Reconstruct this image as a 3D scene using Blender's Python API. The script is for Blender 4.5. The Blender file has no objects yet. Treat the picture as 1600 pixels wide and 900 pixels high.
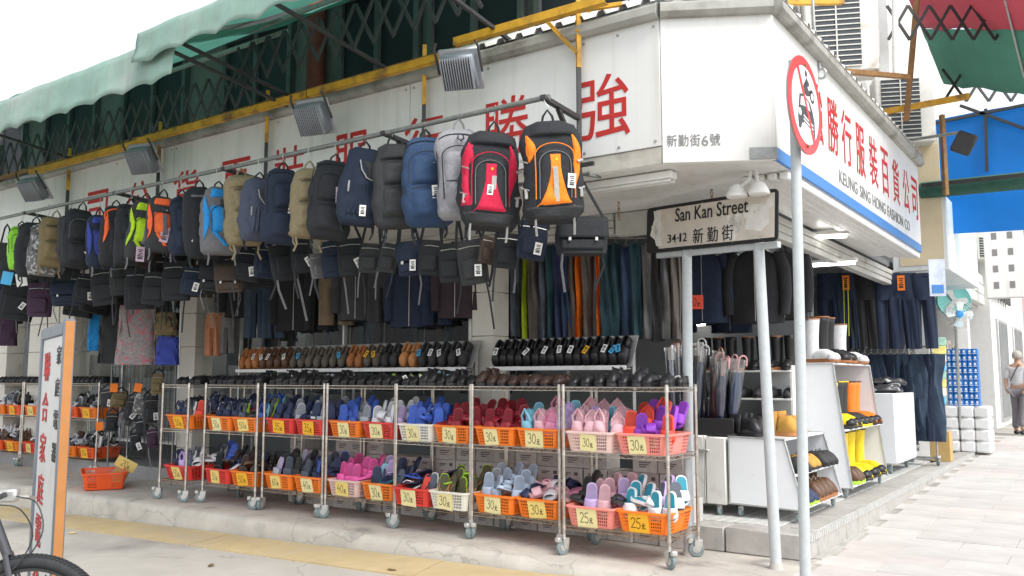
import bpy, bmesh, math, random
from mathutils import Vector, Matrix, noise, Euler

# ---------------------------------------------------------------- camera, sky, sun, exposure
S = bpy.context.scene
CAM_H = 1.45; FPX = 1347.0; PITCH = math.atan(143/1347.0); YAW = math.radians(35.03)
cd = bpy.data.cameras.new('camera'); cam = bpy.data.objects.new('camera', cd)
S.collection.objects.link(cam); S.camera = cam
cd.sensor_width = 36; cd.lens = FPX/1600*36; cd.clip_start = .05; cd.clip_end = 2000
cam.location = (0, 0, CAM_H); cam.rotation_euler = (math.pi/2+PITCH, 0, YAW)
W = bpy.data.worlds.new('World'); S.world = W; W.use_nodes = True
nt = W.node_tree; nt.nodes.clear()
sky = nt.nodes.new('ShaderNodeTexSky'); sky.sky_type = 'NISHITA'; sky.sun_disc = False
SUN_EL, SUN_AZ = math.radians(50), math.radians(110)      # azimuth measured from +Y towards +X
sky.sun_elevation = SUN_EL; sky.sun_rotation = SUN_AZ
sky.air_density = 1.0; sky.dust_density = 1.5; sky.ozone_density = .6
hs = nt.nodes.new('ShaderNodeHueSaturation'); hs.inputs['Saturation'].default_value = .25
bg = nt.nodes.new('ShaderNodeBackground'); bg.inputs[1].default_value = .15
wo = nt.nodes.new('ShaderNodeOutputWorld')
nt.links.new(sky.outputs[0], hs.inputs['Color']); nt.links.new(hs.outputs[0], bg.inputs[0]); nt.links.new(bg.outputs[0], wo.inputs[0])
sd = bpy.data.lights.new('sun', 'SUN'); sun = bpy.data.objects.new('sun', sd); S.collection.objects.link(sun)
sd.energy = 1.3; sd.angle = math.radians(24); sd.color = (1, .96, .9)
sdir = Vector((math.sin(SUN_AZ)*math.cos(SUN_EL), math.cos(SUN_AZ)*math.cos(SUN_EL), math.sin(SUN_EL)))
sun.rotation_euler = sdir.to_track_quat('Z', 'Y').to_euler()
S.view_settings.view_transform = 'Standard'; S.view_settings.look = 'None'
S.view_settings.exposure = 1.08; S.view_settings.gamma = 1.0; S.view_settings.use_curve_mapping = False
S.render.engine = 'CYCLES'

# ---------------------------------------------------------------- helpers
COL = S.collection; R = random.Random(7); PI = math.pi
cF = Vector((-math.sin(YAW)*math.cos(PITCH), math.cos(YAW)*math.cos(PITCH), math.sin(PITCH)))
cR = Vector((math.cos(YAW), math.sin(YAW), 0)); cU = cR.cross(cF); cC = Vector((0, 0, CAM_H))
def at(px, py, ax, v):            # where the sight line through a photo pixel meets a world plane
    d = cF*FPX + cR*(px-800) + cU*(450-py); i = 'xyz'.index(ax)
    return cC + d*((v-cC[i])/d[i])
def mpp(P): return (Vector(P)-cC).dot(cF)/FPX      # metres per photo pixel at a point
_mats = {}
def mat(name, col, rough=.75, metal=0., var=.12, scale=9., bump=0., bscale=60., rnd=.0, spec=.4, stain=None, coat=0., crack=0., streak=None, trans=0.):
    if name in _mats: return _mats[name]
    m = bpy.data.materials.new(name); m.use_nodes = True; t = m.node_tree; n = t.nodes; L = t.links
    b = n['Principled BSDF']; b.inputs['Roughness'].default_value = rough; b.inputs['Metallic'].default_value = metal
    b.inputs['Specular IOR Level'].default_value = spec
    if coat: b.inputs['Coat Weight'].default_value = coat
    tc = n.new('ShaderNodeTexCoord'); nz = n.new('ShaderNodeTexNoise'); nz.inputs['Scale'].default_value = scale
    nz.inputs['Detail'].default_value = 5; nz.inputs['Roughness'].default_value = .65
    L.new(tc.outputs['Object'], nz.inputs['Vector'])
    rp = n.new('ShaderNodeValToRGB'); rp.color_ramp.elements[0].position = .3; rp.color_ramp.elements[1].position = .72
    rp.color_ramp.elements[0].color = tuple(max(0, c*(1-var)) for c in col)+(1,)
    rp.color_ramp.elements[1].color = tuple(min(1, c*(1+var)) for c in col)+(1,)
    L.new(nz.outputs['Fac'], rp.inputs[0]); out = rp.outputs[0]
    if stain:
        sc, scale2, lo, hi = stain
        n2 = n.new('ShaderNodeTexNoise'); n2.inputs['Scale'].default_value = scale2; n2.inputs['Detail'].default_value = 7
        L.new(tc.outputs['Object'], n2.inputs['Vector'])
        mr = n.new('ShaderNodeMapRange'); mr.inputs['From Min'].default_value = lo; mr.inputs['From Max'].default_value = hi
        L.new(n2.outputs['Fac'], mr.inputs['Value'])
        mx = n.new('ShaderNodeMixRGB'); L.new(mr.outputs[0], mx.inputs[0]); L.new(out, mx.inputs[1]); mx.inputs[2].default_value = tuple(sc)+(1,)
        out = mx.outputs[0]
    if streak:                      # run-off streaks: noise stretched along Z
        sc, lo, hi = streak
        mp = n.new('ShaderNodeMapping'); mp.inputs['Scale'].default_value = (7, 7, .35); L.new(tc.outputs['Object'], mp.inputs['Vector'])
        n4 = n.new('ShaderNodeTexNoise'); n4.inputs['Scale'].default_value = 1.4; n4.inputs['Detail'].default_value = 6; L.new(mp.outputs[0], n4.inputs['Vector'])
        mr = n.new('ShaderNodeMapRange'); mr.inputs['From Min'].default_value = lo; mr.inputs['From Max'].default_value = hi; mr.inputs['To Max'].default_value = .55
        L.new(n4.outputs['Fac'], mr.inputs['Value']); mx = n.new('ShaderNodeMixRGB'); L.new(mr.outputs[0], mx.inputs[0]); L.new(out, mx.inputs[1]); mx.inputs[2].default_value = tuple(sc)+(1,); out = mx.outputs[0]
    if crack:
        n5 = n.new('ShaderNodeTexNoise'); n5.inputs['Scale'].default_value = 2.2; n5.inputs['Detail'].default_value = 5; L.new(tc.outputs['Object'], n5.inputs['Vector'])
        vm = n.new('ShaderNodeVectorMath'); vm.operation = 'MULTIPLY_ADD'; L.new(n5.outputs['Color'], vm.inputs[0]); vm.inputs[1].default_value = (.5, .5, .5); L.new(tc.outputs['Object'], vm.inputs[2])
        vo = n.new('ShaderNodeTexVoronoi'); vo.feature = 'DISTANCE_TO_EDGE'; vo.inputs['Scale'].default_value = crack; L.new(vm.outputs[0], vo.inputs['Vector'])
        mr = n.new('ShaderNodeMapRange'); mr.inputs['From Min'].default_value = .002; mr.inputs['From Max'].default_value = .006; mr.inputs['To Min'].default_value = .26; mr.inputs['To Max'].default_value = 0
        L.new(vo.outputs['Distance'], mr.inputs['Value']); mx = n.new('ShaderNodeMixRGB'); L.new(mr.outputs[0], mx.inputs[0]); L.new(out, mx.inputs[1]); mx.inputs[2].default_value = (.1, .095, .09, 1); out = mx.outputs[0]
        n6 = n.new('ShaderNodeTexVoronoi'); n6.inputs['Scale'].default_value = 5; L.new(tc.outputs['Object'], n6.inputs['Vector'])
        mr = n.new('ShaderNodeMapRange'); mr.inputs['From Min'].default_value = .05; mr.inputs['From Max'].default_value = .09; mr.inputs['To Min'].default_value = .28; mr.inputs['To Max'].default_value = 0
        L.new(n6.outputs['Distance'], mr.inputs['Value']); mx = n.new('ShaderNodeMixRGB'); L.new(mr.outputs[0], mx.inputs[0]); L.new(out, mx.inputs[1]); mx.inputs[2].default_value = (.14, .135, .13, 1); out = mx.outputs[0]
    if rnd:
        oi = n.new('ShaderNodeObjectInfo'); mr = n.new('ShaderNodeMapRange')
        mr.inputs['To Min'].default_value = 1-rnd; mr.inputs['To Max'].default_value = 1+rnd
        L.new(oi.outputs['Random'], mr.inputs['Value'])
        vm = n.new('ShaderNodeVectorMath'); vm.operation = 'SCALE'
        L.new(out, vm.inputs[0]); L.new(mr.outputs[0], vm.inputs['Scale']); out = vm.outputs[0]
    L.new(out, b.inputs['Base Color'])
    if trans:                       # thin cloth that lets some daylight through
        tl_ = n.new('ShaderNodeBsdfTranslucent'); L.new(out, tl_.inputs[0]); ms = n.new('ShaderNodeMixShader'); ms.inputs[0].default_value = trans
        L.new(b.outputs[0], ms.inputs[1]); L.new(tl_.outputs[0], ms.inputs[2]); L.new(ms.outputs[0], n['Material Output'].inputs[0])
    if bump:
        n3 = n.new('ShaderNodeTexNoise'); n3.inputs['Scale'].default_value = bscale; n3.inputs['Detail'].default_value = 4
        L.new(tc.outputs['Object'], n3.inputs['Vector'])
        bp = n.new('ShaderNodeBump'); bp.inputs['Strength'].default_value = bump; bp.inputs['Distance'].default_value = .01
        L.new(n3.outputs['Fac'], bp.inputs['Height']); L.new(bp.outputs[0], b.inputs['Normal'])
    _mats[name] = m; return m
def glass(name, tint, alpha, rough=.03, hi=.9):
    m = bpy.data.materials.new(name); m.use_nodes = True; t = m.node_tree; t.nodes.clear()
    o = t.nodes.new('ShaderNodeOutputMaterial'); tr = t.nodes.new('ShaderNodeBsdfTransparent'); gl = t.nodes.new('ShaderNodeBsdfGlossy')
    tr.inputs[0].default_value = tuple(tint)+(1,); gl.inputs['Roughness'].default_value = rough
    fr = t.nodes.new('ShaderNodeLayerWeight'); fr.inputs[0].default_value = .25
    mr = t.nodes.new('ShaderNodeMapRange'); mr.inputs['To Min'].default_value = alpha; mr.inputs['To Max'].default_value = hi
    t.links.new(fr.outputs['Fresnel'], mr.inputs['Value'])
    mx = t.nodes.new('ShaderNodeMixShader'); t.links.new(mr.outputs[0], mx.inputs[0])
    t.links.new(tr.outputs[0], mx.inputs[1]); t.links.new(gl.outputs[0], mx.inputs[2]); t.links.new(mx.outputs[0], o.inputs[0])
    return m
def emis(name, col, st):
    m = bpy.data.materials.new(name); m.use_nodes = True; b = m.node_tree.nodes['Principled BSDF']
    b.inputs['Base Color'].default_value = (.8, .8, .8, 1)
    b.inputs['Emission Color'].default_value = tuple(col)+(1,); b.inputs['Emission Strength'].default_value = st
    return m
class MB:
    def __init__(s): s.v = []; s.f = []; s.mi = []; s.cur = 0
    def add(s, vs, fs):
        o = len(s.v); s.v += [Vector(v) for v in vs]
        for f in fs: s.f.append([i+o for i in f]); s.mi.append(s.cur)
        return s
    def box(s, x0, x1, y0, y1, z0, z1):
        return s.add([(x, y, z) for z in (z0, z1) for y in (y0, y1) for x in (x0, x1)],
                     [(0,2,3,1),(4,5,7,6),(0,1,5,4),(2,6,7,3),(0,4,6,2),(1,3,7,5)])
    def rbox(s, x0, x1, y0, y1, z0, z1, b=.01):
        b = min(b, (x1-x0)*.45, (y1-y0)*.45, (z1-z0)*.45); V = []; ix = {}
        for i, X in enumerate((x0, x1)):
            for j, Y in enumerate((y0, y1)):
                for k, Z in enumerate((z0, z1)):
                    bx = b if i == 0 else -b; by = b if j == 0 else -b; bz = b if k == 0 else -b
                    for a, p in enumerate(((X, Y+by, Z+bz), (X+bx, Y, Z+bz), (X+bx, Y+by, Z))):
                        ix[i, j, k, a] = len(V); V.append(p)
        F = []
        for i in (0, 1):
            q = [ix[i,0,0,0], ix[i,1,0,0], ix[i,1,1,0], ix[i,0,1,0]]; F.append(q if i else q[::-1])
            q = [ix[0,i,0,1], ix[0,i,1,1], ix[1,i,1,1], ix[1,i,0,1]]; F.append(q if i else q[::-1])
            q = [ix[0,0,i,2], ix[1,0,i,2], ix[1,1,i,2], ix[0,1,i,2]]; F.append(q if i else q[::-1])
        for i in (0, 1):
            for j in (0, 1):
                q = [ix[i,j,0,0], ix[i,j,1,0], ix[i,j,1,1], ix[i,j,0,1]]; F.append(q if (i+j) % 2 else q[::-1])
                q = [ix[i,0,j,0], ix[i,1,j,0], ix[i,1,j,2], ix[i,0,j,2]]; F.append(q if (i+j) % 2 == 0 else q[::-1])
                q = [ix[0,i,j,1], ix[1,i,j,1], ix[1,i,j,2], ix[0,i,j,2]]; F.append(q if (i+j) % 2 else q[::-1])
                for k in (0, 1):
                    q = [ix[i,j,k,0], ix[i,j,k,1], ix[i,j,k,2]]; F.append(q if (i+j+k) % 2 else q[::-1])
        return s.add(V, F)
    def cyl(s, p0, p1, r0, r1=None, n=10, caps=True):
        p0 = Vector(p0); p1 = Vector(p1); r1 = r0 if r1 is None else r1
        d = (p1-p0).normalized(); a = d.orthogonal().normalized(); b = d.cross(a)
        V = [p0+(a*math.cos(t)+b*math.sin(t))*r0 for t in [2*PI*i/n for i in range(n)]]
        V += [p1+(a*math.cos(t)+b*math.sin(t))*r1 for t in [2*PI*i/n for i in range(n)]]
        F = [(i, (i+1) % n, n+(i+1) % n, n+i) for i in range(n)]
        if caps: F += [tuple(range(n))[::-1], tuple(range(n, 2*n))]
        return s.add(V, F)
    def bar(s, p0, p1, w, h, up=(0, 0, 1)):      # rectangular bar
        p0 = Vector(p0); p1 = Vector(p1); d = (p1-p0).normalized(); u = Vector(up); a = d.cross(u)
        a = d.orthogonal().normalized() if a.length < 1e-4 else a.normalized(); u = a.cross(d)
        V = [p+a*sa*w/2+u*su*h/2 for p in (p0, p1) for sa, su in ((-1,-1),(1,-1),(1,1),(-1,1))]
        return s.add(V, [(0,3,2,1),(4,5,6,7),(0,1,5,4),(1,2,6,5),(2,3,7,6),(3,0,4,7)])
    def tube(s, pts, r, n=6, closed=False, flat=1.0, ref=None):
        P = [Vector(p) for p in pts]; N = len(P); rings = []
        a = None
        for i in range(N):
            d = (P[(i+1) % N]-P[i-1]) if closed else (P[min(i+1, N-1)]-P[max(i-1, 0)])
            d.normalize()
            if ref is not None: a = Vector(ref)-d*d.dot(Vector(ref))
            elif a is None: a = d.orthogonal()
            else: a = a-d*a.dot(d)
            a.normalize(); b = d.cross(a); rr = r[i] if isinstance(r, (list, tuple)) else r
            rings.append([P[i]+(a*math.cos(t)*flat+b*math.sin(t))*rr for t in [2*PI*k/n for k in range(n)]])
        if closed: rings.append(rings[0])
        return s.loft(rings, not closed, not closed)
    def loft(s, rings, c0=True, c1=True, closed=True):
        n = len(rings[0]); V = [p for r in rings for p in r]; F = []
        for i in range(len(rings)-1):
            for j in range(n if closed else n-1):
                k = (j+1) % n; F.append((i*n+j, i*n+k, (i+1)*n+k, (i+1)*n+j))
        if c0: F.append(tuple(range(n))[::-1])
        if c1: F.append(tuple((len(rings)-1)*n+j for j in range(n)))
        return s.add(V, F)
    def prism(s, poly, z0, z1, M=None):
        n = len(poly); V = [Vector((x, y, z0)) for x, y in poly]+[Vector((x, y, z1)) for x, y in poly]
        if M: V = [M @ v for v in V]
        return s.add(V, [tuple(range(n))[::-1], tuple(range(n, 2*n))]+[(i, (i+1) % n, n+(i+1) % n, n+i) for i in range(n)])
    def lathe(s, prof, n=16, c=(0, 0, 0)):
        c = Vector(c)
        return s.loft([[c+Vector((r*math.cos(2*PI*i/n), r*math.sin(2*PI*i/n), z)) for i in range(n)] for r, z in prof])
    def ribbon(s, pts, w, M=None, t=.0006):       # flat pen stroke in the XZ plane facing -Y
        for i in range(len(pts)-1):
            a = Vector((pts[i][0], 0, pts[i][1])); b = Vector((pts[i+1][0], 0, pts[i+1][1])); d = b-a
            if d.length < 1e-6: continue
            d.normalize(); nrm = Vector((-d.z, 0, d.x))*w/2; e = d*w*.4
            V = [a-nrm-e, a+nrm-e, b+nrm+e, b-nrm+e]; V = V+[v+Vector((0, -t, 0)) for v in V]
            if M: V = [M @ v for v in V]
            s.add(V, [(4,5,6,7),(0,1,5,4),(1,2,6,5),(2,3,7,6),(3,0,4,7)])
        return s
    def xf(s, M, start=0):
        for i in range(start, len(s.v)): s.v[i] = M @ s.v[i]
        return s
    def mesh(s, name, mats=None, smooth=38):
        me = bpy.data.meshes.new(name); me.from_pydata([tuple(v) for v in s.v], [], s.f)
        for m in (mats if isinstance(mats, (list, tuple)) else [mats]):
            if m: me.materials.append(m)
        me.polygons.foreach_set('material_index', s.mi)
        if smooth:
            me.polygons.foreach_set('use_smooth', [True]*len(me.polygons)); me.set_sharp_from_angle(angle=math.radians(smooth))
        me.update(); return me
    def build(s, name, mats, parent=None, smooth=38, loc=None, rot=None):
        return obj(name, s.mesh(name, mats, smooth), None, parent, loc, rot)
def obj(name, me, m=None, parent=None, loc=None, rot=None, sc=None):
    o = bpy.data.objects.new(name, me); COL.objects.link(o)
    if parent: o.parent = parent
    if loc is not None: o.location = loc
    if rot is not None: o.rotation_euler = rot
    if sc is not None: o.scale = sc if hasattr(sc, '__len__') else (sc, sc, sc)
    if m is not None:
        if not me.materials: me.materials.append(m)
        o.material_slots[0].link = 'OBJECT'; o.material_slots[0].material = m
    return o
def tag(o, label=None, cat=None, group=None, kind=None):
    if label: o['label'] = label
    if cat: o['category'] = cat
    if group: o['group'] = group
    if kind: o['kind'] = kind
    return o
def thing(name, label, cat, loc=(0, 0, 0), rz=0., group=None, rot=None):
    o = bpy.data.objects.new(name, None); COL.objects.link(o); o.location = loc; o.rotation_euler = rot or (0, 0, rz); o.empty_display_size = .1
    return tag(o, label, cat, group)
def clone(o, parent=None):
    c = o.copy(); COL.objects.link(c); c.parent = parent
    for ch in list(o.children): clone(ch, c)
    return c
def struct(o): o['kind'] = 'structure'; return o
def nz3(x, y, z=0.): return noise.noise(Vector((x, y, z)))
def curve(P, k=6):                  # Catmull-Rom through the points
    P = [Vector(p) for p in P]; Q = [P[0]*2-P[1]]+P+[P[-1]*2-P[-2]]; out = []
    for i in range(1, len(Q)-2):
        a, b, c, d = Q[i-1:i+3]
        for j in range(k): t = j/k; out.append(.5*(2*b+(c-a)*t+(2*a-5*b+4*c-d)*t*t+(3*b-a-3*c+d)*t*t*t))
    return out+[P[-1]]
# text as mesh, normalised: left-bottom at origin, drawn in XZ facing -Y
_txt = {}
def textset(strings):
    tmp = []
    for s in strings:
        if s in _txt: continue
        cu = bpy.data.curves.new('t', 'FONT'); cu.body = s; cu.size = 1; cu.extrude = .004; cu.resolution_u = 3; cu.offset = .003 if (len(s) == 1) else (.006 if s == 'San Kan Street' else 0)
        o = bpy.data.objects.new('t', cu); COL.objects.link(o); tmp.append((s, o))
    dg = bpy.context.evaluated_depsgraph_get()
    for s, o in tmp:
        me = bpy.data.meshes.new_from_object(o.evaluated_get(dg)); _txt[s] = me; me.materials.clear()
    for s, o in tmp: cu = o.data; bpy.data.objects.remove(o); bpy.data.curves.remove(cu)
def text(s, w, h, m, parent, loc, rot=None, name='lettering', depth=.003, mirror=False):
    me = _txt[s].copy(); xs = [v.co.x for v in me.vertices]; ys = [v.co.y for v in me.vertices]; zs = [v.co.z for v in me.vertices]
    x0, x1, y0, y1 = min(xs), max(xs), min(ys), max(ys)
    if w is None: w = h*(x1-x0)/(y1-y0)
    if h is None: h = w*(y1-y0)/(x1-x0)
    for v in me.vertices:
        c = v.co; v.co = ((c.x-x0)/(x1-x0)*w, -depth*(1 if c.z > 0 else 0), (c.y-y0)/(y1-y0)*h)
    me.materials.append(m); me.name = name
    return obj(name, me, None, parent, loc, rot)
OW = ['first', 'second', 'third', 'fourth', 'fifth', 'sixth', 'seventh', 'eighth', 'ninth', 'tenth', 'eleventh', 'twelfth', 'thirteenth', 'fourteenth', 'fifteenth', 'sixteenth', 'seventeenth', 'eighteenth', 'nineteenth', 'twentieth']+['twenty-'+w for w in ('first', 'second', 'third', 'fourth', 'fifth', 'sixth', 'seventh', 'eighth', 'ninth')]
MZ = Matrix.Rotation; MT = Matrix.Translation
# ---------------------------------------------------------------- common materials
m_white = mat('white_panel', (.72, .72, .7), .35, var=.05, scale=.8, streak=((.45, .43, .38), .52, .85), stain=((.55, .53, .48), 1.7, .62, .85))
m_white_paint = mat('white_paint', (.78, .78, .76), .45, var=.05, stain=((.5, .47, .42), 3.5, .62, .8))
m_galv = mat('galvanised', (.36, .37, .36), .5, .5, var=.2, scale=14)
m_greypaint = mat('grey_painted_pole', (.46, .49, .5), .5, var=.08, scale=20, stain=((.25, .25, .24), 12, .68, .75))
m_chrome = mat('chrome_wire', (.5, .46, .41), .32, .85, var=.25, scale=20)
m_rust = mat('rusty_wire', (.36, .27, .19), .5, .7, var=.3, scale=25)
m_black = mat('black_steel', (.05, .052, .052), .55, .2, var=.2)
m_rail = mat('grey_rail', (.2, .21, .2), .5, .3, var=.25, scale=30)
m_yellow = mat('yellow_steel', (.62, .34, .03), .55, var=.25, scale=6, stain=((.2, .11, .05), 5, .52, .7))
m_rustbrown = mat('brown_steel', (.27, .15, .06), .7, var=.3, scale=10)
m_red = mat('red_letter', (.46, .035, .032), .6, var=.08, spec=.2)
m_ink = mat('black_ink', (.015, .015, .016), .6, var=.0)
m_conc = mat('concrete', (.42, .41, .38), .9, var=.14, scale=1.6, bump=.35, bscale=45, stain=((.2, .19, .175), 1.1, .55, .78))
m_conc2 = mat('concrete_pale', (.49, .46, .41), .9, var=.16, scale=2.5, bump=.3, bscale=60, stain=((.28, .27, .25), 2.2, .56, .72), crack=.55)
m_ylw = mat('yellow_paving', (.52, .41, .23), .9, var=.12, scale=3, bump=.3, bscale=90, stain=((.4, .35, .27), 1.5, .5, .75))
m_stone = mat('granite_step', (.4, .385, .36), .75, var=.14, scale=12, bump=.15, stain=((.22, .21, .2), 3, .6, .8))
m_plastic_blk = mat('black_plastic', (.02, .02, .021), .45, var=.1)
m_card_y = mat('yellow_card', (.8, .62, .2), .8, var=.05)
m_card_o = mat('orange_card', (.85, .45, .03), .8, var=.05)
m_card_p = mat('pale_yellow_card', (.78, .7, .36), .8, var=.05)
m_paper = mat('white_paper', (.78, .78, .76), .8, var=.04)
m_redcard = mat('red_card', (.8, .09, .05), .7, var=.05)
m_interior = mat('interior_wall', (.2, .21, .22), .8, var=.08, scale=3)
m_shadewall = mat('shade_toned_upper_wall', (.17, .175, .17), .85, var=.3, scale=1.3)  # awning shade on the upper front is put into this wall colour
FY = 5.96; RX = -2.02; FZ0 = 3.1; FZ1 = 4.25      # fascia planes
CA = (-2.77, FY); CB = (RX, 6.37)                  # chamfered corner
textset(list('強勝行服裝百貨公司新勤街號聯合家庭電器元')+['6', 'KEUNG', 'SING', 'HONG', 'FASHION', 'CO', 'San Kan Street', '3', '4', '-', '1', '2', '新 勤 街', 'SIZE', 'No.', '家庭用品', 'Ad', '鴻福', '120', '傢俬電器', '維修安裝'])

# ---------------------------------------------------------------- ground
def pz(x, y):
    if x > -2.7: return -.012+.02*max(0., min(14., y-8.))
    if x > -3.6: return -.012-.08*((-2.7-x)/.9)+.02*max(0., min(14., y-8.))*((x+3.6)/.9)
    return max(-.36, -.092-.0225*(-3.6-x))
def axis(lo, hi, a, b, n, far):
    out = []; v = lo
    near = [a+(b-a)*i/n for i in range(n+1)]
    return [lo]+[lo+(a-lo)*(1-(1-k/far)**2) for k in range(1, far)]+near+[b+(hi-b)*(k/far)**2 for k in range(1, far+1)]
gx = axis(-300, 300, -20, 6, 52, 8); gy = axis(-60, 600, 0, 26, 40, 8)
b = MB(); NX = len(gx)
b.add([(x, y, pz(x, y)+.006*nz3(x*.7, y*.7)-.006) for y in gy for x in gx],
      [(j*NX+i, j*NX+i+1, (j+1)*NX+i+1, (j+1)*NX+i) for j in range(len(gy)-1) for i in range(NX-1)])
m_pave = mat('pavement', (.43, .405, .365), .92, var=.12, scale=1.4, bump=.4, bscale=70, stain=((.22, .21, .2), .8, .5, .75), crack=.5)
struct(b.build('pavement', m_pave))
# yellow slabs in front of the ledge
yp = struct(thing('yellow_paving', None, None)); xs = [-21, -19.1, -17.4, -15.6, -13.9, -12.2, -10.7, -9.2, -7.65, -6.12, -4.72, -3.3, -1.9]
for i in range(len(xs)-1):
    x0, x1 = xs[i]+.006, xs[i+1]-.006; b = MB(); dz = R.uniform(.004, .012)
    n = 6; sk = .18
    top = [];
    for k in range(n+1):
        x = x0+(x1-x0)*k/n
        for yy, sx in ((5.33, .0), (5.95, sk*-1)): top.append((x+sx, yy, pz(x, yy)+dz))
    bot = [(p[0], p[1], p[2]-.05) for p in top]; N = len(top)
    F = []
    for k in range(n):
        a = 2*k; F += [(a, a+2, a+3, a+1), (N+a, N+a+1, N+a+3, N+a+2), (a, N+a, N+a+2, a+2), (a+1, a+3, N+a+3, N+a+1)]
    F += [(0, 1, N+1, N), (2*n, N+2*n, N+2*n+1, 2*n+1)]
    b.add(top+bot, F); b.build('paving_slab', m_ylw, yp)
# concrete ledge with a worn, rounded front edge
b = MB(); rings = []; X = -24.
while X < -2.05:
    j = .035*nz3(X*1.3, 1)+.02*nz3(X*4, 5); e = .02*nz3(X*2.2, 9)
    y0 = 6.0+j; d = pz(X, 6)-.1
    rings.append([(X, y0-.02, d), (X, y0-.012+e*.4, d+.1), (X, y0+e*.5, -.075), (X, y0+.018, -.03+e*.3), (X, y0+.06, -.006), (X, y0+.16, 0+.004*nz3(X*3, 2)), (X, 6.7, .003*nz3(X*2, 4)), (X, 7.3, 0), (X, 9.2, 0), (X, 9.2, d)])
    X += .16
b.loft(rings); struct(b.build('concrete_ledge', m_conc2, smooth=60))
# raised shop platform along the side street
plat = struct(thing('shop_platform', None, None))
MB().box(-3.55, -2.14, 7.2, 20.5, -.05, .2).build('platform_base', m_stone, plat)
for i, (x0, x1) in enumerate(((-3.51, -2.82), (-2.81, -2.12))):
    MB().rbox(x0, x1, 7.14, 7.42, .002, .208, .012).build('stone', m_stone, plat)
for i in range(15):
    y0 = 7.43+i*.88; MB().rbox(-2.36, -2.115, y0, y0+.872, -.03, .212, .014).build('stone', m_stone, plat)
m_tread = mat('ribbed_tread', (.5, .5, .48), .7, var=.12, scale=15)
for k in range(9):
    x0 = -2.44-k*.105; MB().rbox(x0-.1, x0, 7.43, 20.4, .2, .212, .004).build('tread_strip', m_tread, plat)
b = MB()
for i in range(240): y = 7.2+i*.055; b.box(-2.127, -2.105, y, y+.03, .15, .205)
nb = b.build('nosing', m_tread, plat); nb['kind'] = 'stuff'
b = MB().box(-3.5, -2.06, 7.3, 20.4, -.06, .012); b.build('lower_step', m_conc, plat)
# side-street paving tiles
m_tile = mat('street_tile', (.53, .51, .49), .85, var=.1, scale=5, rnd=.05, stain=((.42, .39, .37), 1.2, .5, .75))
m_tile2 = mat('street_tile_pink', (.53, .49, .465), .85, var=.1, scale=5, rnd=.08)
st = struct(thing('side_street_paving', None, None))
tme = MB().rbox(-.3985, .3985, -.1985, .1985, -.03, 0, .003).mesh('paving_tile', m_tile)
tme2 = MB().rbox(-.3985, .3985, -.1985, .1985, -.03, 0, .003).mesh('paving_tile', m_tile2)
for j in range(38):
    for i in range(-1 if j % 2 else 0, 6):
        x = -1.62+i*.8+(.4 if j % 2 else 0); y = 6.15+j*.4
        obj('paving_tile', tme2 if (nz3(x*.8, y*.8, 3) > .28) else tme, None, st, (x, y, pz(0, y)+.004+R.uniform(0, .005)), (.02*(y > 8)+R.uniform(-.003, .003), R.uniform(-.003, .003), 0))

# ---------------------------------------------------------------- shop building
shop = thing('corner_shop', 'white corner shop with shade-coloured upper storey and open shopfronts under a canopy', 'shop building')
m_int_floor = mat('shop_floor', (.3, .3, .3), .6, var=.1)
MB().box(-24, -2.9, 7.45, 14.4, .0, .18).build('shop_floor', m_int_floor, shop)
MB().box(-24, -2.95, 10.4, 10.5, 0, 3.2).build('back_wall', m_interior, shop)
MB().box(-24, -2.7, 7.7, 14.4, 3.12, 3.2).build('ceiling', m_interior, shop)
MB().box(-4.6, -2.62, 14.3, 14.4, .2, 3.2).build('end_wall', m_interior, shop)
# soffit panels under the canopy
SB = 7.5; LX = -2.66
for i in range(12):
    x1 = -3.0-i*1.75; x0 = x1-1.742
    MB().rbox(x0, x1, FY+.02, SB, FZ0-.005, FZ0+.03, .004).build('soffit_panel', m_white, shop)
b = MB(); b.prism([(-2.99, FY+.02), (CA[0]-.02, FY+.02), (RX-.02, CB[1]+.02), (RX-.02, 12.2), (LX, 12.2), (LX, SB), (-2.99, SB)], FZ0-.005, FZ0+.03); b.build('soffit_corner', m_white, shop)
m_lint = mat('shutter_box', (.5, .5, .47), .6, var=.12, scale=4, stain=((.28, .27, .24), 2, .55, .75))
for i, (z0, z1) in enumerate(((2.88, 2.945), (2.95, 3.02), (3.025, 3.09))):
    MB().rbox(-24, -4.02, SB-.01-.012*i, SB+.12, z0, z1, .006).build('shutter_slat', m_lint, shop)
    MB().rbox(LX-.1, LX+.01+.012*i, SB, 14.2, z0-.05, z1-.05+.002, .006).build('shutter_slat', m_lint, shop)
MB().rbox(-4.0, LX+.02, SB-.02, SB+.1, 2.86, 3.088, .01).build('corner_lintel', m_lint, shop)
m_pill = mat('pillar_tile', (.62, .6, .54), .4, var=.06, scale=3, stain=((.4, .37, .31), 2.5, .6, .8))
def pillar(px0, px1, y, z0=0., n=6):
    x0 = at(px0, 560, 'y', y).x; x1 = at(px1, 560, 'y', y).x; h = (2.88-z0)/n
    for k in range(n): MB().rbox(x0, x1, y, y+.3, z0+k*h+.002, z0+(k+1)*h-.002, .006).build('pillar_tile', m_pill, shop)
    return x0, x1
pillar(737, 770, SB); pillar(281, 304, SB); pillar(90, 113, SB); pillar(44, 88, SB+.02); pillar(-30, 10, SB)
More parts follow.
